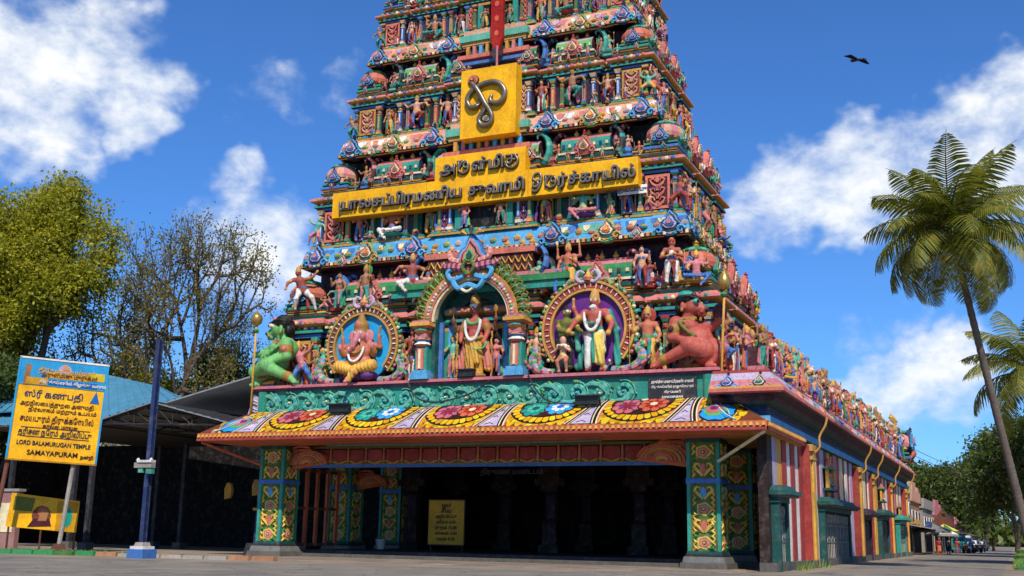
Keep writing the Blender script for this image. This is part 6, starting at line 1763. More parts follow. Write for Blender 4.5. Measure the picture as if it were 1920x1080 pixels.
# blue steel post
bp = empty('steel_post', None, (-11.17, -8.14, 0)); tag(bp, 'tall blue steel post with white bracket on a painted concrete foot', 'post')
MB().box(0, 0, 0, .85, .85, .38, 'blue').box(0, 0, .38, .7, .7, .12, 'white').box(0, 0, .5, .5, .5, .16, 'lstone', tx=.8, ty=.8).build('foot', bp, 'flat')
m = MB(); m.box(0, 0, .6, .12, .2, 8.7, 'navy'); m.box(0, -.11, .6, .2, .03, 8.7, 'dblue').box(0, .11, .6, .2, .03, 8.7, 'dblue'); m.build('shaft', bp)
m = MB()
m.box(-.05, -.22, 3.75, .95, .25, .22, 'lstone').box(.05, -.25, 3.97, .75, .3, .1, 'white').box(-.2, -.2, 3.55, .25, .2, .22, 'mint').box(.25, -.2, 3.5, .3, .2, .25, 'teal')
for x in (-.4, .3): m.lathe([(.06, 4.0), (.09, 4.06), (.05, 4.14), (0, 4.18)], 'white', 8, (x, -.25, 0))
m.build('bracket', bp)
# dark post further in
dp = empty('shed_post', None, (-12.2, 1.2, 0)); tag(dp, 'dark shed post with cables on a stone foot beside the porch', 'post')
MB().box(0, 0, 0, .95, .95, .6, 'dgrey', tx=.8, ty=.8).build('foot', dp, 'flat')
m = MB(); m.tube([(0, 0, .5), (.05, 0, 3), (.1, 0, 6.5)], [.2, .17, .15], ['dblue', 'dgrey', 'dgrey'], 8); m.box(.1, -.1, 4.6, 1.4, .12, .12, 'grey').box(.1, -.1, 5.3, 1.0, .12, .1, 'grey'); m.tube(spline([(.2, -.2, 5.4), (.35, -.3, 4.3), (.1, -.3, 3.4), (.15, -.25, 2.4)], 4), .04, 'lstone', 5); m.box(0, -.2, 2.2, .35, .2, .12, 'ochre').box(0, -.2, 3.3, .45, .3, .2, 'gold'); m.build('shaft', dp)


def slab_roof(name, pts, thick, mat, parent, seam=0.55):
    """sloped sheet roof: 4 corner points (front-left, front-right, back-right, back-left) with raised seams"""
    a, b, c, d = [Vector(p) for p in pts]; m = MB(); n = max(2, int((b - a).length / seam)); up = (b - a).cross(d - a).normalized()
    if up.z < 0: up = -up
    for k in range(n):
        t0, t1 = k / n, (k + .85) / n; t2 = (k + 1) / n
        f0, f1, f2 = a.lerp(b, t0), a.lerp(b, t1), a.lerp(b, t2); g0, g1, g2 = d.lerp(c, t0), d.lerp(c, t1), d.lerp(c, t2)
        m.face([f0, f1, g1, g0], 'white'); m.face([f1 + up * .05, f2 + up * .05, g2 + up * .05, g1 + up * .05], 'white'); m.face([f1, f1 + up * .05, g1 + up * .05, g1], 'white')
        m.face([f0 - up * thick, g0 - up * thick, g2 - up * thick, f2 - up * thick], 'white'); m.face([f0 - up * thick, f2 - up * thick, f2 + up * .0, f0], 'white')
    m.face([a, d, d - up * thick, a - up * thick], 'white'); m.face([b, b - up * thick, c - up * thick, c], 'white')
    return m.build(name, parent, mat)


shed = empty('market_shed'); tag(shed, 'open market shed with pale sheet roofs and dark interior left of the porch', 'shed')
YF = 2.0
A, Lp, Rp = at(285, 753, YF), at(175, 790, YF), at(430, 792, YF)
bk_ = Vector((0, 16, 0))
slab_roof('roof_sheet', [Lp, A, A + bk_, Lp + bk_], .06, 'roof_grey', shed); slab_roof('roof_sheet', [A, Rp, Rp + bk_, A + bk_], .06, 'roof_grey', shed)
U0, U1 = at(300, 757, YF + 4), at(478, 706, YF + 4)
slab_roof('roof_sheet', [U0, U1 + Vector((2.0, 0, .55)), U1 + Vector((2.0, 14, .55)), U0 + Vector((0, 14, 0))], .08, 'roof_grey', shed)
LL = at(-60, 800, YF + 1)
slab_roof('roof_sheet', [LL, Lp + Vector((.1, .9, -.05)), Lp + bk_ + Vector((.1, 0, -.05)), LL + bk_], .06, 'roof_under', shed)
# trusses
for y in (.25, 5, 10):
    o = Vector((0, y, -.12)); m = MB()
    m.tube([Lp + o, A + o, Rp + o], .06, 'dgrey', 5); m.tube([Lp + o, Rp + o], .06, 'dgrey', 5)
    for k in range(1, 7):
        b_ = Lp.lerp(Rp, k / 7) + o; t = (k / 7); top = (Lp.lerp(A, t * (Rp - Lp).x / (A - Lp).x) if b_.x < A.x else A.lerp(Rp, (b_.x - A.x) / (Rp.x - A.x))) + o
        m.tube([b_, top], .035, 'dgrey', 4)
        nx2 = Lp.lerp(Rp, min(1, (k + 1) / 7)) + o; m.tube([top, nx2], .03, 'dgrey', 4)
    m.build('truss', shed)
for k in range(4):
    o0 = Lp.lerp(A, k / 3.4); MB().tube([o0 + Vector((0, .1, -.2)), o0 + Vector((0, 15, -.2))], .05, 'dgrey', 5).build('purlin', shed)
for (x, y) in ((Lp.x, YF + .3), (Rp.x - .3, YF + 8), (Lp.x, YF + 8), (LL.x + 3, YF + 2), (LL.x + 8, YF + 2), (LL.x + 8, YF + 9)):
    MB().box(x, y, 0, .25, .25, 6.4, 'dgrey').box(x, y, 0, .6, .6, .4, 'stone').build('post', shed)
MB().box(-28, 19.5, 0, 34, .3, 7.2, 'black').build('back_wall', shed, 'flat')  # black colour stands in for the shade inside the shed
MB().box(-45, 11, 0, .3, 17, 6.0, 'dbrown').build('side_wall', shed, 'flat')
# goods inside the shed
r_ = random.Random(5)
def stall(x, y, w, lab):
    S = empty('shed_stall', None, (x, y, 0)); tag(S, lab, 'stall')
    MB().box(0, 0, .75, w, 1.2, .08, 'brown').build('table_top', S, 'flat')
    for sx in (-1, 1):
        for sy in (-1, 1): MB().box(sx * (w / 2 - .1), sy * .5, 0, .08, .08, .75, 'dbrown').build('leg', S, 'flat')
    MB().box(0, .55, .3, w, .04, .45, 'rust').build('apron_cloth', S, 'flat')
    for k in range(6):
        MB().box(-w / 2 + .3 + k * (w - .6) / 5, r_.uniform(-.2, .2), .83, .3, .3, r_.uniform(.15, .45), r_.choice(('brown', 'rust', 'grey', 'blue', 'ochre', 'peach', 'lstone'))).build('box', S, 'flat')
stall(-19.8, 13.5, 3.0, 'dim stall table with boxes behind the notice board'); stall(-15.4, 14.5, 2.6, 'dim stall table with boxes right of the blue post')
for x, z, c, lab in ((-20.6, 3.0, 'yellow', 'bright yellow bundle hanging in the dark shed'), (-18.6, 3.2, 'ochre', 'dull ochre cloth hanging in the shed, larger of two'), (-17.7, 2.9, 'tan', 'small brown cloth hanging in the shed near the blue post')):
    m = MB(); m.plate([(-.22, 0), (.16, .08), (.26, .5), (.2, .85), (.05, .98), (-.12, .95), (-.27, .6)], .12, -.1, c); m.tube([(0, 0, 1.25), (0, 0, 3.4)], .02, 'dgrey', 4)
    tag(m.build('hanging_cloth', None, 'flat', loc=(x, 9.5, z)), lab, 'cloth')
# blue roofed hall behind
bh = empty('blue_roofed_hall'); tag(bh, 'low hall with a broad turquoise sheet roof behind the market shed', 'building')
Y2 = 13.0
Ap, Rr, Lf = at(195, 700, Y2), at(345, 748, Y2 - 3), at(-40, 775, Y2 - 3)
B2 = Vector((0, 20, 0))
r1 = at(120, 712, Y2)
slab_roof('roof_sheet', [Lf, Rr, at(340, 742, Y2 + 4), at(40, 712, Y2 + 4)], .08, 'roof_blue', bh, .8)
slab_roof('roof_sheet', [at(185, 792, Y2 - 6), at(350, 752, Y2 - 6), at(300, 725, Y2 + 3), at(190, 700, Y2 + 3)], .08, 'roof_blue', bh, .8)
slab_roof('roof_sheet', [at(-60, 800, Y2 - 5), at(80, 800, Y2 - 5), at(70, 735, Y2 + 4), at(-60, 740, Y2 + 4)], .08, 'roof_blue', bh, .8)
MB().box(-34, 24, 0, 26, .3, 8.5, 'lstone').build('wall', bh, 'flat')
for k in range(6): MB().box(-45 + k * 4.5, 20.5, 0, .3, .3, 9, 'grey').build('post', bh, 'flat')
# pink painted wall at the far left
pw = empty('painted_wall', None, (0, 0, 0)); tag(pw, 'low pink painted wall with faded posters at the left edge', 'wall')
q = camdir(5, 66)
MB().box(q.x - 1.6, q.y, 0, 5.2, .3, 3.0, (.33, .16, .14)).box(q.x - 1.6, q.y, 3.0, 5.4, .45, .14, 'lstone').build('wall_face', pw, 'flat')
for k in range(3): MB().box(q.x - 2.8 + k * 1.5, q.y - .17, .9 + .2 * (k % 2), 1.2, .03, 1.5, ('peach', 'salmon', 'cream')[k]).build('poster', pw, 'flat')
# kerb stones painted green, strip of grass
kb = empty('kerb'); tag(kb, kind='structure')
KM = [MB().box(0, 0, 0, 1.05, .42, h, c, tx=.93, ty=.86).mesh('kerb_stone', 'flat') for h, c in ((.2, 'green'), (.17, 'leaf'), (.15, 'lstone'), (.19, 'tan'))]
for k in range(24):
    x = -32 + k * 1.12
    put('kerb_stone', KM[(0 if r_.random() < .7 else 1) if x < -15 else (2 if r_.random() < .6 else 3)], kb, (x, -8.6 + .10 * k + r_.uniform(-.04, .04), 0), (0, 0, .09 + r_.uniform(-.08, .08)))
gm = MB()
for k in range(7000):
    x = r_.uniform(-34, -14.5); y = -8.1 + .1 * (x + 32) / 1.12 + abs(r_.gauss(0, 1.4)); h = r_.uniform(.06, .24); a = r_.uniform(0, 6.28); w = .025
    gm.face([(x - w * math.cos(a), y - w * math.sin(a), 0), (x + w * math.cos(a), y + w * math.sin(a), 0), (x + r_.uniform(-.1, .1), y + r_.uniform(-.1, .1), h)], r_.choice(('leaf', 'lime', 'green', 'olive', 'tan')))
tag(gm.build('grass', None, 'flat'), 'short rough grass behind the painted kerb', 'grass', kind='stuff')
# ------------------------------------------------------------------ trees
def leafmesh(name, pts, nrm_jit, size, mat, seed, elong=1.9):
    r = np.random.default_rng(seed); P_ = np.array(pts); n = len(P_)
    d = r.normal(size=(n, 3)); d[:, 2] -= .25; d /= np.linalg.norm(d, axis=1)[:, None]
    u = np.cross(d, r.normal(size=(n, 3))); u /= np.linalg.norm(u, axis=1)[:, None]
    s = size * r.uniform(.6, 1.4, (n, 1))
    a = P_; b = P_ + d * s * elong * .5 + u * s * .5; c = P_ + d * s * elong; e = P_ + d * s * elong * .5 - u * s * .5
    V = np.stack([a, b, c, e], 1).reshape(-1, 3)
    me = bpy.data.meshes.new(name); me.vertices.add(n * 4); me.vertices.foreach_set('co', V.ravel().astype(np.float32))
    me.loops.add(n * 4); me.loops.foreach_set('vertex_index', np.arange(n * 4, dtype=np.int32)); me.polygons.add(n)
    me.polygons.foreach_set('loop_start', np.arange(0, n * 4, 4, dtype=np.int32))
    me.update(calc_edges=True)
    at_ = me.attributes.new('Rnd', 'FLOAT', 'FACE'); at_.data.foreach_set('value', r.random(n).astype(np.float32))
    me.materials.append(MATS[mat]); return me


def tree(name, label, base, h, spread, leafn, lsize, mat, seed, trunk_r=.4, levels=4, droop=0.0, fill=1.0, trunk_h=.3, group=None, width=None, clump=.5):
    r = random.Random(seed); T = empty(name, None, base); tag(T, label, 'tree', group)
    m = MB(); tips = []

    def grow(p, d, L, rad, lv):
        q = p; pts = [p]; n = 4
        for k in range(n):
            d = (d + Vector((r.uniform(-.22, .22), r.uniform(-.22, .22), r.uniform(-.08, .16) - droop * lv * .05))).normalized()
            q = q + d * L / n; pts.append(q)
        m.tube(pts, [rad * (1 - .11 * k) for k in range(n + 1)], 'white', 5 if lv > 1 else 8, cap=False)
        if lv >= 2:
            tips.extend([(x, L) for x in pts[1:]])
        if lv >= levels: return
        nb = 3 if lv < 2 else r.choice((2, 3, 3))
        for k in range(nb):
            a = 2 * PI * (k + r.uniform(-.3, .3)) / nb; t = r.uniform(.5, .95)
            side = d.orthogonal().normalized(); side.rotate(Matrix.Rotation(a, 3, d))
            nd = (d * t + side * r.uniform(.55, .95) * spread + Vector((0, 0, .12))).normalized()
            grow(pts[-1 - (k % 2)], nd, L * r.uniform(.62, .86), rad * .62, lv + 1)
    grow(Vector((0, 0, -.1)), Vector((r.uniform(-.1, .1), r.uniform(-.1, .1), 1)), h * trunk_h, trunk_r, 0)
    Z = max(p[2] for p in m.v); rad = sorted(math.hypot(p[0].x, p[0].y) for p in tips)[int(len(tips) * .93)]
    kz = h / Z; kx = (width or h * .33) / rad
    m.v = [(p[0] * (kx if p[2] > 0 else 1), p[1] * kx, p[2] * kz) for p in m.v]
    m.build('trunk', T, 'bark', True)
    rr = np.random.default_rng(seed)
    if leafn:
        I_ = rr.integers(0, len(tips), leafn)
        P_ = np.array([(t_[0].x * kx, t_[0].y * kx, t_[0].z * kz) for t_ in tips])[I_]
        P_ = P_ + rr.normal(size=P_.shape) * clump * np.array((1.15, 1.15, .8))
        put('crown', leafmesh('crown', P_, 0, lsize, mat, seed), T)
    return T


def tpos(px, d):
    p = camdir(px, d); return (p.x, p.y, 0)


tree('broadleaf_tree', 'large bright yellow-green leafy tree at the left edge behind the sign board', tpos(45, 98), 29.5, .95, 95000, .16, 'leaf_yellow', 4, .6, 5, trunk_h=.11, width=6.2, clump=.52)
tree('broadleaf_tree', 'yellow-green leafy tree cut off by the left edge of the picture', tpos(-60, 98), 27, .95, 34000, .18, 'leaf_yellow', 9, .5, 5, trunk_h=.12, width=6.5, clump=.8)
tree('sparse_tree', 'tall half bare tree with twiggy branches between green tree and tower', tpos(300, 100), 28.5, .95, 15000, .13, 'leaf_sparse', 23, .6, 6, trunk_h=.16, width=8.2, clump=.4)
tree('sparse_tree', 'smaller half bare twiggy tree beside the green guardian statue', tpos(425, 104), 23, .9, 6000, .13, 'leaf_sparse', 31, .38, 6, trunk_h=.2, width=5.2, clump=.3)
tree('understory_tree', 'dense low olive tree above the market shed roof', tpos(235, 104), 17.5, 1.0, 26000, .17, 'leaf_yellow', 14, .3, 5, trunk_h=.22, width=6, clump=.6)
tree('understory_tree', 'dark low bushy tree behind the shed roof right of the blue post', tpos(390, 108), 18, 1.0, 24000, .17, 'leaf_dark', 15, .3, 5, trunk_h=.22, width=6.5, clump=.6)
tree('understory_tree', 'dark shady tree behind the left edge of the notice board', tpos(-10, 88), 13, 1.1, 16000, .17, 'leaf_dark', 16, .3, 5, trunk_h=.2, width=5, clump=.6)
# street trees on the right
for k, (px, d, h, w_, lab, n) in enumerate(((1962, 112, 12.5, 5.0, 'big dark spreading tree overhanging the street at the right', 36000), (1990, 80, 9, 4.2, 'dark tree at the right edge under the palm fronds', 20000), (1850, 225, 17, 8, 'rounded green tree further down the street behind the shops', 22000),
                                          (1765, 235, 15.5, 8, 'distant green tree above the shop roofs beside the side hall', 18000), (1905, 175, 17, 6.5, 'tall tree at the end of the street', 22000), (1985, 135, 15, 6, 'dark leafy tree behind the palm trunk', 20000), (1715, 250, 17, 7, 'far tree just right of the temple hall corner', 12000), (1810, 240, 15.5, 8, 'green tree behind the pink shop parapet', 16000))):
    tree('street_tree', lab, tpos(px, d), h, 1.05, n, .13 + d * .0009, 'leaf_dark', 40 + k, .35, 5, trunk_h=.2, group='trees along the street', width=w_, clump=.55 + d * .0012)


# ------------------------------------------------------------------ palms
def frond_mesh(seed, L=4.6, bend=1.0):
    r = random.Random(seed); m = []; F = []; rn = []
    n = 46; V = []
    sp_ = []
    for k in range(n + 1):
        t = k / n; a = .75 - bend * 1.75 * t ** 1.25
        sp_.append(a)
    pts = [Vector((0, 0, 0))]
    for k in range(n): pts.append(pts[-1] + Vector((math.cos(sp_[k]), 0, math.sin(sp_[k]))) * (L / n))
    mb = MB(); mb.tube(pts[::3], [.06 * (1 - .85 * k / (n // 3 + 1)) for k in range(len(pts[::3]))], 'white', 5)
    for k in range(5, n):
        t = k / n; ll = L * .25 * (math.sin(PI * min(1, .12 + t * .95)) ** .6) * r.uniform(.9, 1.1)
        d = (pts[k + 1] - pts[k]).normalized() if k + 1 < len(pts) else Vector((1, 0, 0))
        for q in (-1, 1):
            dirn = (d * .65 + Vector((0, q * .85, 0)) + Vector((0, 0, -.22 - .25 * r.random()))).normalized()
            p0 = pts[k]; p1 = p0 + dirn * ll * .5; p2 = p0 + dirn * ll * .85 + Vector((0, 0, -.2 * ll)); p3 = p0 + dirn * ll + Vector((0, 0, -.36 * ll))
            w = d * .052
            mb.face([p0 - w * .6, p0 + w * .6, p1 + w, p1 - w], 'white'); mb.face([p1 - w, p1 + w, p2 + w * .7, p2 - w * .7], 'white'); mb.face([p2 - w * .7, p2 + w * .7, p3], 'white')
    me = mb.mesh('frond', 'leaf_palm'); a = me.attributes.new('Rnd', 'FLOAT', 'FACE')
    a.data.foreach_set('value', np.clip(np.random.default_rng(seed).normal(.45, .2, len(me.polygons)), 0, 1).astype(np.float32))
    return me


FR = [frond_mesh(k, 5.5, b) for k, b in enumerate((.55, .8, 1.0, 1.2, 1.4))]


def palm(label, base, path, seed, sc=1.0, nf=30, grp=None):
    r = random.Random(seed); T = empty('coconut_palm', None, base); tag(T, label, 'palm tree', grp)
    P_ = spline(path, 22); n = len(P_); m = MB()
    m.tube(P_, [(.23 - .08 * k / n + (.018 if k % 2 else 0)) * sc for k in range(n)], 'white', 9); m.build('trunk', T, 'palmbark', True)
    for k in range(3, n - 1):
        pass
    top = P_[-1]
    m = MB()
    for k in range(16): a = r.uniform(0, 6.28); m.lathe([(0, -.17), (.12, -.1), (.15, 0), (.1, .13), (0, .18)], r.choice(('olive', 'lime', 'tan')), 7, (top.x + .42 * math.cos(a), top.y + .42 * math.sin(a), top.z - .25 - r.uniform(0, .4)))
    m.build('coconuts', T, 'flat', True)
    MB().lathe([(.2, -.5), (.3, -.1), (.22, .3), (.05, .7)], ['tan', 'olive', 'leaf'], 8, tuple(top)).build('crown_shaft', T, 'flat', True)
    for k in range(nf):
        lv = k / nf; az = k * 2.39996 + r.uniform(-.2, .2)
        # young fronds stand up, old ones hang
        v = 0 if lv < .16 else 1 if lv < .4 else 2 if lv < .62 else 3 if lv < .8 else 4
        pitch = (.72 - 1.75 * lv)
        o = put('frond', FR[v], T, (top.x, top.y, top.z + .15 - .3 * lv), (0, 0, 0), sc * r.uniform(.88, 1.05))
        o.rotation_mode = 'QUATERNION'
        q = Matrix.Rotation(az, 3, 'Z') @ Matrix.Rotation(-pitch, 3, 'Y') @ Matrix.Rotation(r.uniform(-.3, .3), 3, 'X')
        o.rotation_quaternion = q.to_quaternion()
    return T


pb = Vector((23.2, 12.5, 0)); tp = Vector((20.75, 8.04, 15.2))
palm('tall coconut palm with curved grey trunk at the right', pb, [(0, 0, -.1), (-.45, -.8, 3.0), (-1.05, -1.9, 6.6), (-1.7, -3.2, 10.5), (tp.x - pb.x, tp.y - pb.y, 15.2)], 3, .92, 40)
q = camdir(1955, 72); palm('second coconut palm half hidden at the right edge', Vector((q.x, q.y, 0)), [(.4, 0, -.1), (.5, 0, 4), (.4, 0, 8), (.2, 0, 11.0)], 5, .95, 24)

# ------------------------------------------------------------------ bird
bq = CAMP + ray(1605, 113) * 58
m = []
bp_ = [('c', (-.28, 0, 0), (.26, 0, .02), .05, .075, 's'), ('e', (.32, 0, .05), (.07, .055, .055), 's'), ('c', (.38, 0, .05), (.46, 0, .03), .02, .008, 'g'), ('c', (-.28, 0, 0), (-.5, .0, -.02), .03, .012, 's')]
me = solid('bird', bp_, .018, .03, [dict(s='dgrey', g='ochre')])[0]
bd = empty('flying_bird', None, bq, YAW + .25); tag(bd, 'dark bird with spread wings flying right of the tower', 'bird')
put('body', me, bd)
for q in (-1, 1):
    mm = MB(); P_ = [(0, 0), (.12, .05), (.16, .3), (.06, .62), (-.1, .66), (-.14, .4), (-.16, .05)]
    # wings spread sideways along X when seen from below
    mm.v = []; top = [Vector((p[0] * .9, q * p[1], .04 + .42 * p[1] - .85 * max(0, p[1] - .3))) for p in P_]; bot = [p - Vector((0, 0, .02)) for p in top]
    mm.face(top, 'dbrown'); mm.face(bot[::-1], 'black')
    for k in range(7): mm.face([top[k], bot[k], bot[(k + 1) % 7], top[(k + 1) % 7]], 'black')
    mm.build('wing', bd, 'flat')
mm = MB(); mm.face([(-.4, 0, 0), (-.62, .12, -.02), (-.66, 0, -.02), (-.62, -.12, -.02)], 'black'); mm.build('tail', bd, 'flat')
bd.rotation_euler = (.12, -.25, YAW + PI / 2 + .35); bd.scale = (1.15, 1.1, 1.15)

# ------------------------------------------------------------------ far street: shops, stalls, people, vehicles
r_ = random.Random(77)


def shop(y0, y1, x, h, wallc, roofc, label, storeys=2, parapet='plain'):
    S = empty('shop_building', None, (x, y0, 0)); tag(S, label, 'shop', 'shops along the street'); L = y1 - y0
    MB().box(-3, L / 2, 0, 6, L, h, wallc).build('wall', S, 'flat')
    MB().box(-3, L / 2, h, 6.4, L + .4, .25, roofc).build('roof', S, 'flat')
    m = MB(); m.box(.05, L / 2, h + .25, .3, L + .2, .9, roofc)
    if parapet == 'gable':
        m.box(.05, L * .3, h + 1.15, .3, L * .35, .9, roofc).box(.05, L * .7, h + 1.15, .3, L * .25, .5, roofc)
    m.build('parapet', S, 'flat')
    MB().box(.06, L / 2, .1, .08, L * .84, 2.5, 'black').build('shop_opening', S, 'flat')
    mm = MB(); a, b = (0.1, 3.0), (2.6, 2.55)
    mm.box(1.4, L / 2, 2.6, 2.8, L * .96, .08, 'lstone'); mm.v[-8:] = [(v[0], v[1], v[2] + .25 - .18 * v[0]) for v in mm.v[-8:]]
    mm.build('awning', S, 'flat')
    for k in range(max(2, int(L / 4))):
        yy = (k + .5) * L / max(2, int(L / 4))
        MB().tube([(2.6, yy, 0), (2.6, yy, 2.4)], .05, 'grey', 6).build('awning_post', S, 'flat')
        if storeys > 1:
            W_ = MB().box(.04, yy, h - 2.2, .1, 1.6, 1.3, 'white').build('window', S, 'flat'); MB().box(.1, yy, h - 2.1, .06, 1.35, 1.1, 'navy').build('pane', W_, 'vehicle')
            MB().box(.2, yy, h - 2.35, .4, 1.9, .1, 'lstone').build('sill', W_, 'flat')
    sg = MB().box(.25, L / 2, 2.95, .12, L * .7, .6, r_.choice(('red', 'blue', 'yellow', 'green'))).build('sign_panel', S, 'signpaint')
    return S


shop(66, 78, 12.6, 6.0, 'lstone', 'cream', 'cream two-storey shop with stepped parapet next to the temple hall', 2, 'gable')
shop(80, 92, 12.4, 5.4, 'tan', 'peach', 'peach roofed shop second from the temple hall', 2, 'gable')
shop(94, 110, 12.6, 5.0, 'lstone', 'lstone', 'grey flat-roofed shop in the middle of the row', 2)
shop(112, 130, 12.6, 4.6, 'peach', 'pink', 'pink trimmed shop in the far half of the row', 2, 'gable')
shop(133, 160, 12.6, 4.2, 'lstone', 'brown', 'brown roofed low shop near the end of the row', 1)
shop(164, 205, 12.6, 4.2, 'tan', 'pink', 'farthest low pink shop at the end of the row', 1)
# thatched gable
th = empty('thatched_stall', None, (14.3, 104, 0)); tag(th, 'brown thatched stall with a pointed roof beside the street', 'stall')
m = MB(); m.face([(-1.5, -4, 3.0), (1.3, -4, 3.0), (0, -4, 5.0)], 'rust'); m.face([(-1.5, 4, 3.0), (0, 4, 5.0), (1.3, 4, 3.0)], 'rust'); m.face([(1.3, -4, 3.0), (1.3, 4, 3.0), (0, 4, 5.0), (0, -4, 5.0)], 'brown'); m.face([(-1.5, 4, 3.0), (-1.5, -4, 3.0), (0, -4, 5.0), (0, 4, 5.0)], 'brown'); m.build('roof', th, 'flat')
for x in (-1.3, 1.1):
    for y in (-3.8, 3.8): MB().tube([(x, y, 0), (x, y, 3.1)], .07, 'brown', 6).build('post', th, 'flat')


def parasol(x, y, r0, c1, c2, z, label):
    S = empty('market_parasol', None, (x, y, 0)); tag(S, label, 'parasol', 'parasols of street vendors')
    MB().tube([(0, 0, 0), (0, 0, z + .8)], .03, 'grey', 5).build('pole', S, 'flat')
    m = MB()
    for k in range(8):
        a, b = 2 * PI * k / 8, 2 * PI * (k + 1) / 8
        m.face([(r0 * math.cos(a), r0 * math.sin(a), z), (r0 * math.cos(b), r0 * math.sin(b), z), (0, 0, z + .75)], c1 if k % 2 else c2); m.face([(r0 * math.cos(a), r0 * math.sin(a), z - .2), (r0 * math.cos(b), r0 * math.sin(b), z - .2), (r0 * math.cos(b), r0 * math.sin(b), z), (r0 * math.cos(a), r0 * math.sin(a), z)], c2)
    m.build('canopy', S, 'flat')


parasol(15.0, 72, 1.7, 'dblue', 'grey', 2.3, 'dark blue vendor parasol nearest the temple hall'); parasol(15.4, 79, 1.6, 'white', 'lstone', 2.0, 'white vendor parasol behind the blue one'); parasol(15.2, 87, 1.5, 'lemon', 'leaf', 2.4, 'yellow and green vendor parasol in the row')
# people
pst = dict(pel=(0, 0, .5), che=(0, 0, .72), head=(0, -.01, .92), shL=(-.11, 0, .77), shR=(.11, 0, .77), elL=(-.15, .02, .62), elR=(.15, -.02, .62), haL=(-.15, -.06, .48), haR=(.14, -.1, .5), hpL=(-.05, 0, .48), hpR=(.05, 0, .48), knL=(-.055, -.03, .27), knR=(.06, .02, .27), ftL=(-.06, -.04, .035), ftR=(.065, .05, .035))


def person_prims(dress):
    p = human(pst, r=1.0, crown='hair'); o = []
    for q in p:
        c = q[-1]
        if c in 'gk': continue
        if c == 's' and q[0] == 'c' and q[1][2] > .45 and q[1][2] < .8 and q[3] > .05: q = q[:-1] + ('d',)
        o.append(q)
    if dress: o.append(('c', (0, 0, .5), (0, 0, .08), .1, .15, 'c'))
    return o


PB = solid('person', person_prims(False), 1 / 36, .02, [dict(s='brown', c=a, d=b, h='black', e='white', m='red', b=a) for a, b in (('dblue', 'white'), ('grey', 'red'), ('white', 'sky'))], 'flat')
PD = solid('person', person_prims(True), 1 / 36, .02, [dict(s='brown', c=a, d=b, h='black', e='white', m='red', b=a) for a, b in (('orange', 'red'), ('magenta', 'yellow'))], 'flat')
for x, y, me, rz, lab in ((15.6, 70, PD[0], .4, 'person in orange clothes near the temple hall corner'), (16.2, 74.5, PB[0], 2, 'person in white shirt beside the blue parasol'), (16.6, 82, PB[1], 1, 'person in red shirt walking past the white parasol'), (16.3, 90, PD[1], 3, 'person in yellow and magenta by the yellow parasol'), (17.4, 98, PB[2], .5, 'person in light blue shirt near the parked van'),
                          (18.2, 112, PB[0], 4, 'distant person in white shirt on the street'), (17.2, 120, PB[1], 2, 'distant person in red shirt on the street'), (19.0, 140, PD[0], 1, 'far person in orange at the street end')):
    tag(put('person', me, None, (x, y, .012), (0, 0, rz), 1.62), lab, 'person', 'people on the street')


def car(x, y, body, label, kind='car', rz=0.0, sc=1.0):
    S = empty('parked_' + kind, None, (x, y, .012), rz); S.scale = (sc, sc, sc); tag(S, label, kind, 'vehicles on the street')
    w = 1.7
    if kind == 'van': pr = [(-2.1, .35), (2.1, .35), (2.15, 1.0), (1.75, 1.25), (1.2, 1.95), (-2.0, 2.0), (-2.12, 1.0)]; gl = [(1.62, 1.3), (1.12, 1.88), (-1.85, 1.85), (-1.9, 1.25)]
    else: pr = [(-2.05, .35), (2.05, .35), (2.1, .75), (1.2, .92), (.55, 1.42), (-1.2, 1.45), (-1.95, .98), (-2.1, .8)]; gl = [(1.05, .96), (.5, 1.36), (-1.15, 1.38), (-1.7, 1.0)]
    m = MB(); n = len(pr); i = 0
    for q in (-1, 1):
        for a, b in pr:
            t = max(0, b - .9) * .2
            m.v.append((q * (w / 2 - t), a, b))
    m.f += [tuple(range(n))[::-1], tuple(range(n, 2 * n))]; m.c += [C(body)] * 2
    for k in range(n): m.f.append((k, (k + 1) % n, n + (k + 1) % n, n + k)); m.c.append(C(body))
    m.build('body', S, 'vehicle')
    m = MB()
    for q in (-1, 1): m.face([(q * (w / 2 - max(0, b - .9) * .2 + .012), a, b) for a, b in (gl if q > 0 else gl[::-1])], 'navy')
    m.face([(-.62, gl[0][0] + .12, gl[0][1]), (.62, gl[0][0] + .12, gl[0][1]), (.55, gl[1][0] + .1, gl[1][1]), (-.55, gl[1][0] + .1, gl[1][1])], 'navy')
    m.face([(.62, gl[3][0] - .22, gl[3][1] + .05), (-.62, gl[3][0] - .22, gl[3][1] + .05), (-.55, gl[2][0] - .16, gl[2][1]), (.55, gl[2][0] - .16, gl[2][1])], 'navy'); m.build('windows', S, 'vehicle')
    wm = MB().lathe([(.0, -.1), (.31, -.1), (.33, -.06), (.33, .06), (.31, .1), (.18, .1), (.16, .08)], ['black', 'black', 'black', 'black', 'grey', 'lstone'], 14, axis='x')
    WM = wm.mesh('wheel', 'flat')
    for a in (-1.3, 1.3):
        for q in (-1, 1): put('wheel', WM, S, (q * (w / 2 - .05), a, .33), (0, 0, 0 if q > 0 else PI))
    for q in (-1, 1): MB().box(q * .6, -2.1, .72, .3, .08, .16, 'red').build('tail_light', S, 'vehicle'); MB().box(q * .6, 2.1, .6, .32, .08, .16, 'white').build('headlight', S, 'vehicle')


car(16.6, 104, 'white', 'white van with dark windows parked by the thatched stall', 'van', .0); car(16.3, 95, 'teal', 'teal van parked beyond the vendor parasols', 'van', .05)
car(16.8, 114, 'white', 'white car parked behind the white van', 'car'); car(17.0, 124, 'grey', 'grey car far down the street', 'car'); car(17.4, 136, 'white', 'white car farthest down the street', 'car')


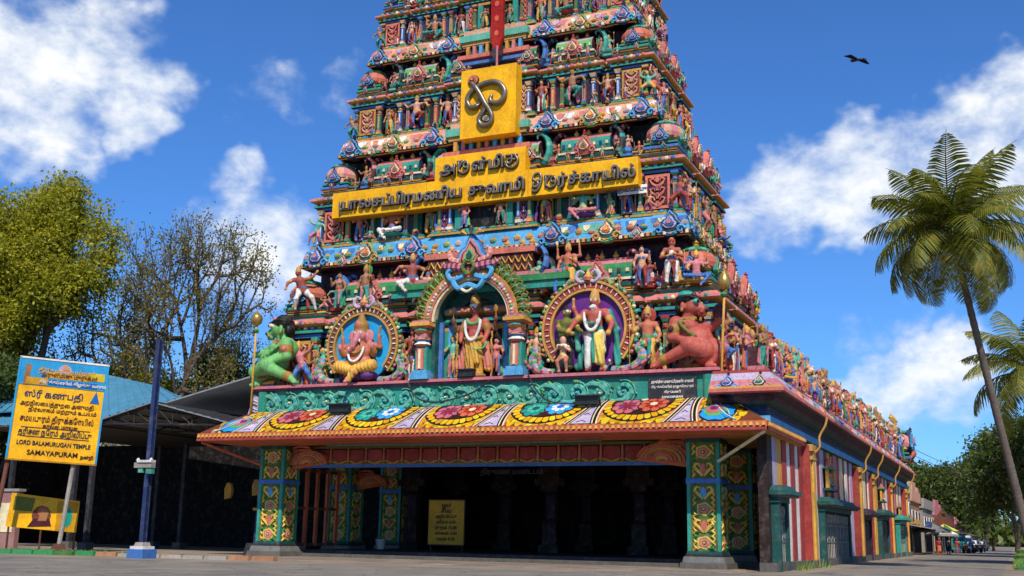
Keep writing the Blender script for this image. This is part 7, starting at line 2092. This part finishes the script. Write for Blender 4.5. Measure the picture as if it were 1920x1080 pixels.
def motorbike(x, y, c, rz, label):
    S = empty('motorbike', None, (x, y, .012), rz); tag(S, label, 'motorbike', 'motorbikes on the street')
    tm = MB().lathe([(.2, -.05), (.3, -.05), (.32, 0), (.3, .05), (.2, .05), (.2, -.05)], 'black', 14, axis='x').mesh('wheel', 'flat')
    for a in (-.62, .62):
        W_ = put('wheel', tm, S, (0, a, .32)); m = MB()
        for k in range(4): t = PI * k / 4; m.tube([(0, .2 * math.cos(t), .2 * math.sin(t)), (0, -.2 * math.cos(t), -.2 * math.sin(t))], .012, 'lstone', 4)
        m.build('spokes', W_, 'flat')
    MB().lathe([(.0, -.3), (.13, -.22), (.16, 0), (.1, .26), (0, .32)], c, 8, (0, .18, .82), axis='y').build('tank', S, 'vehicle', True)
    MB().box(0, -.3, .74, .26, .75, .12, 'black', tx=.8).build('seat', S, 'flat')
    MB().box(0, .05, .35, .25, .45, .35, 'grey').tube([(0, .62, .32), (0, .42, 1.0)], .035, 'lstone', 6).tube([(0, -.62, .32), (0, -.1, .55), (0, .3, .7)], .03, 'dgrey', 6).build('frame', S, 'flat')
    MB().tube([(-.36, .32, 1.08), (0, .42, 1.02), (.36, .32, 1.08)], .02, 'dgrey', 5).build('handlebar', S, 'flat')
    MB().lathe([(.05, 0), (.1, .05), (.1, .1), (0, .12)], 'white', 8, (0, .6, .88), axis='y').build('headlight', S, 'vehicle')


for x, y, c, rz, lab in ((17.3, 88, 'red', .5, 'red motorbike nearest on the street'), (17.8, 93, 'black', .2, 'black motorbike beside the teal van'), (18.0, 102, 'dblue', .6, 'dark blue motorbike by the white van'), (18.4, 109, 'maroon', .3, 'maroon motorbike farther along the street')): motorbike(x, y, c, rz, lab)
# wood closing the view at the end of the street
rr = np.random.default_rng(6); n = 60000
P_ = np.stack([rr.uniform(-140, 160, n), rr.normal(330, 9, n), np.abs(rr.normal(0, 1, n)) ** .8 * 4.2], 1); P_[:, 2] += 1.5 * np.sin(P_[:, 0] * .21) + .8 * np.sin(P_[:, 0] * .7)
P_[:, 2] = np.maximum(P_[:, 2], .3)
tag(put('distant_wood', leafmesh('distant_wood', P_, 0, 1.1, 'leaf_dark', 6)), 'dark green wood at the end of the street', 'wood', kind='stuff')
# roadside greenery and wall on the right kerb
gm = MB(); r2 = random.Random(8)
for k in range(5000):
    y = r2.uniform(15, 120); x = 22.3 + abs(r2.gauss(0, .5)); h = r2.uniform(.1, .5); a = r2.uniform(0, 6.28)
    gm.face([(x - .03, y, 0), (x + .03, y, 0), (x + .15 * math.cos(a), y + .15 * math.sin(a), h)], r2.choice(('leaf', 'green', 'olive', 'lime')))
tag(gm.build('verge_grass', None, 'flat'), 'grass verge along the right side of the street', 'grass', kind='stuff')
# overhead wires
for k, (z0, z1) in enumerate(((9.0, 8.0), (9.6, 8.5))):
    p0, p1 = Vector((14.2, 64, z0)), Vector((23.5, 95, z1)); pts = [p0.lerp(p1, t / 10) - Vector((0, 0, .9 * math.sin(PI * t / 10))) for t in range(11)]
    tag(MB().tube(pts, .025, 'dgrey', 4).build('overhead_wire'), ('lower', 'upper')[k] + ' overhead wire crossing the street behind the temple hall', 'wire')
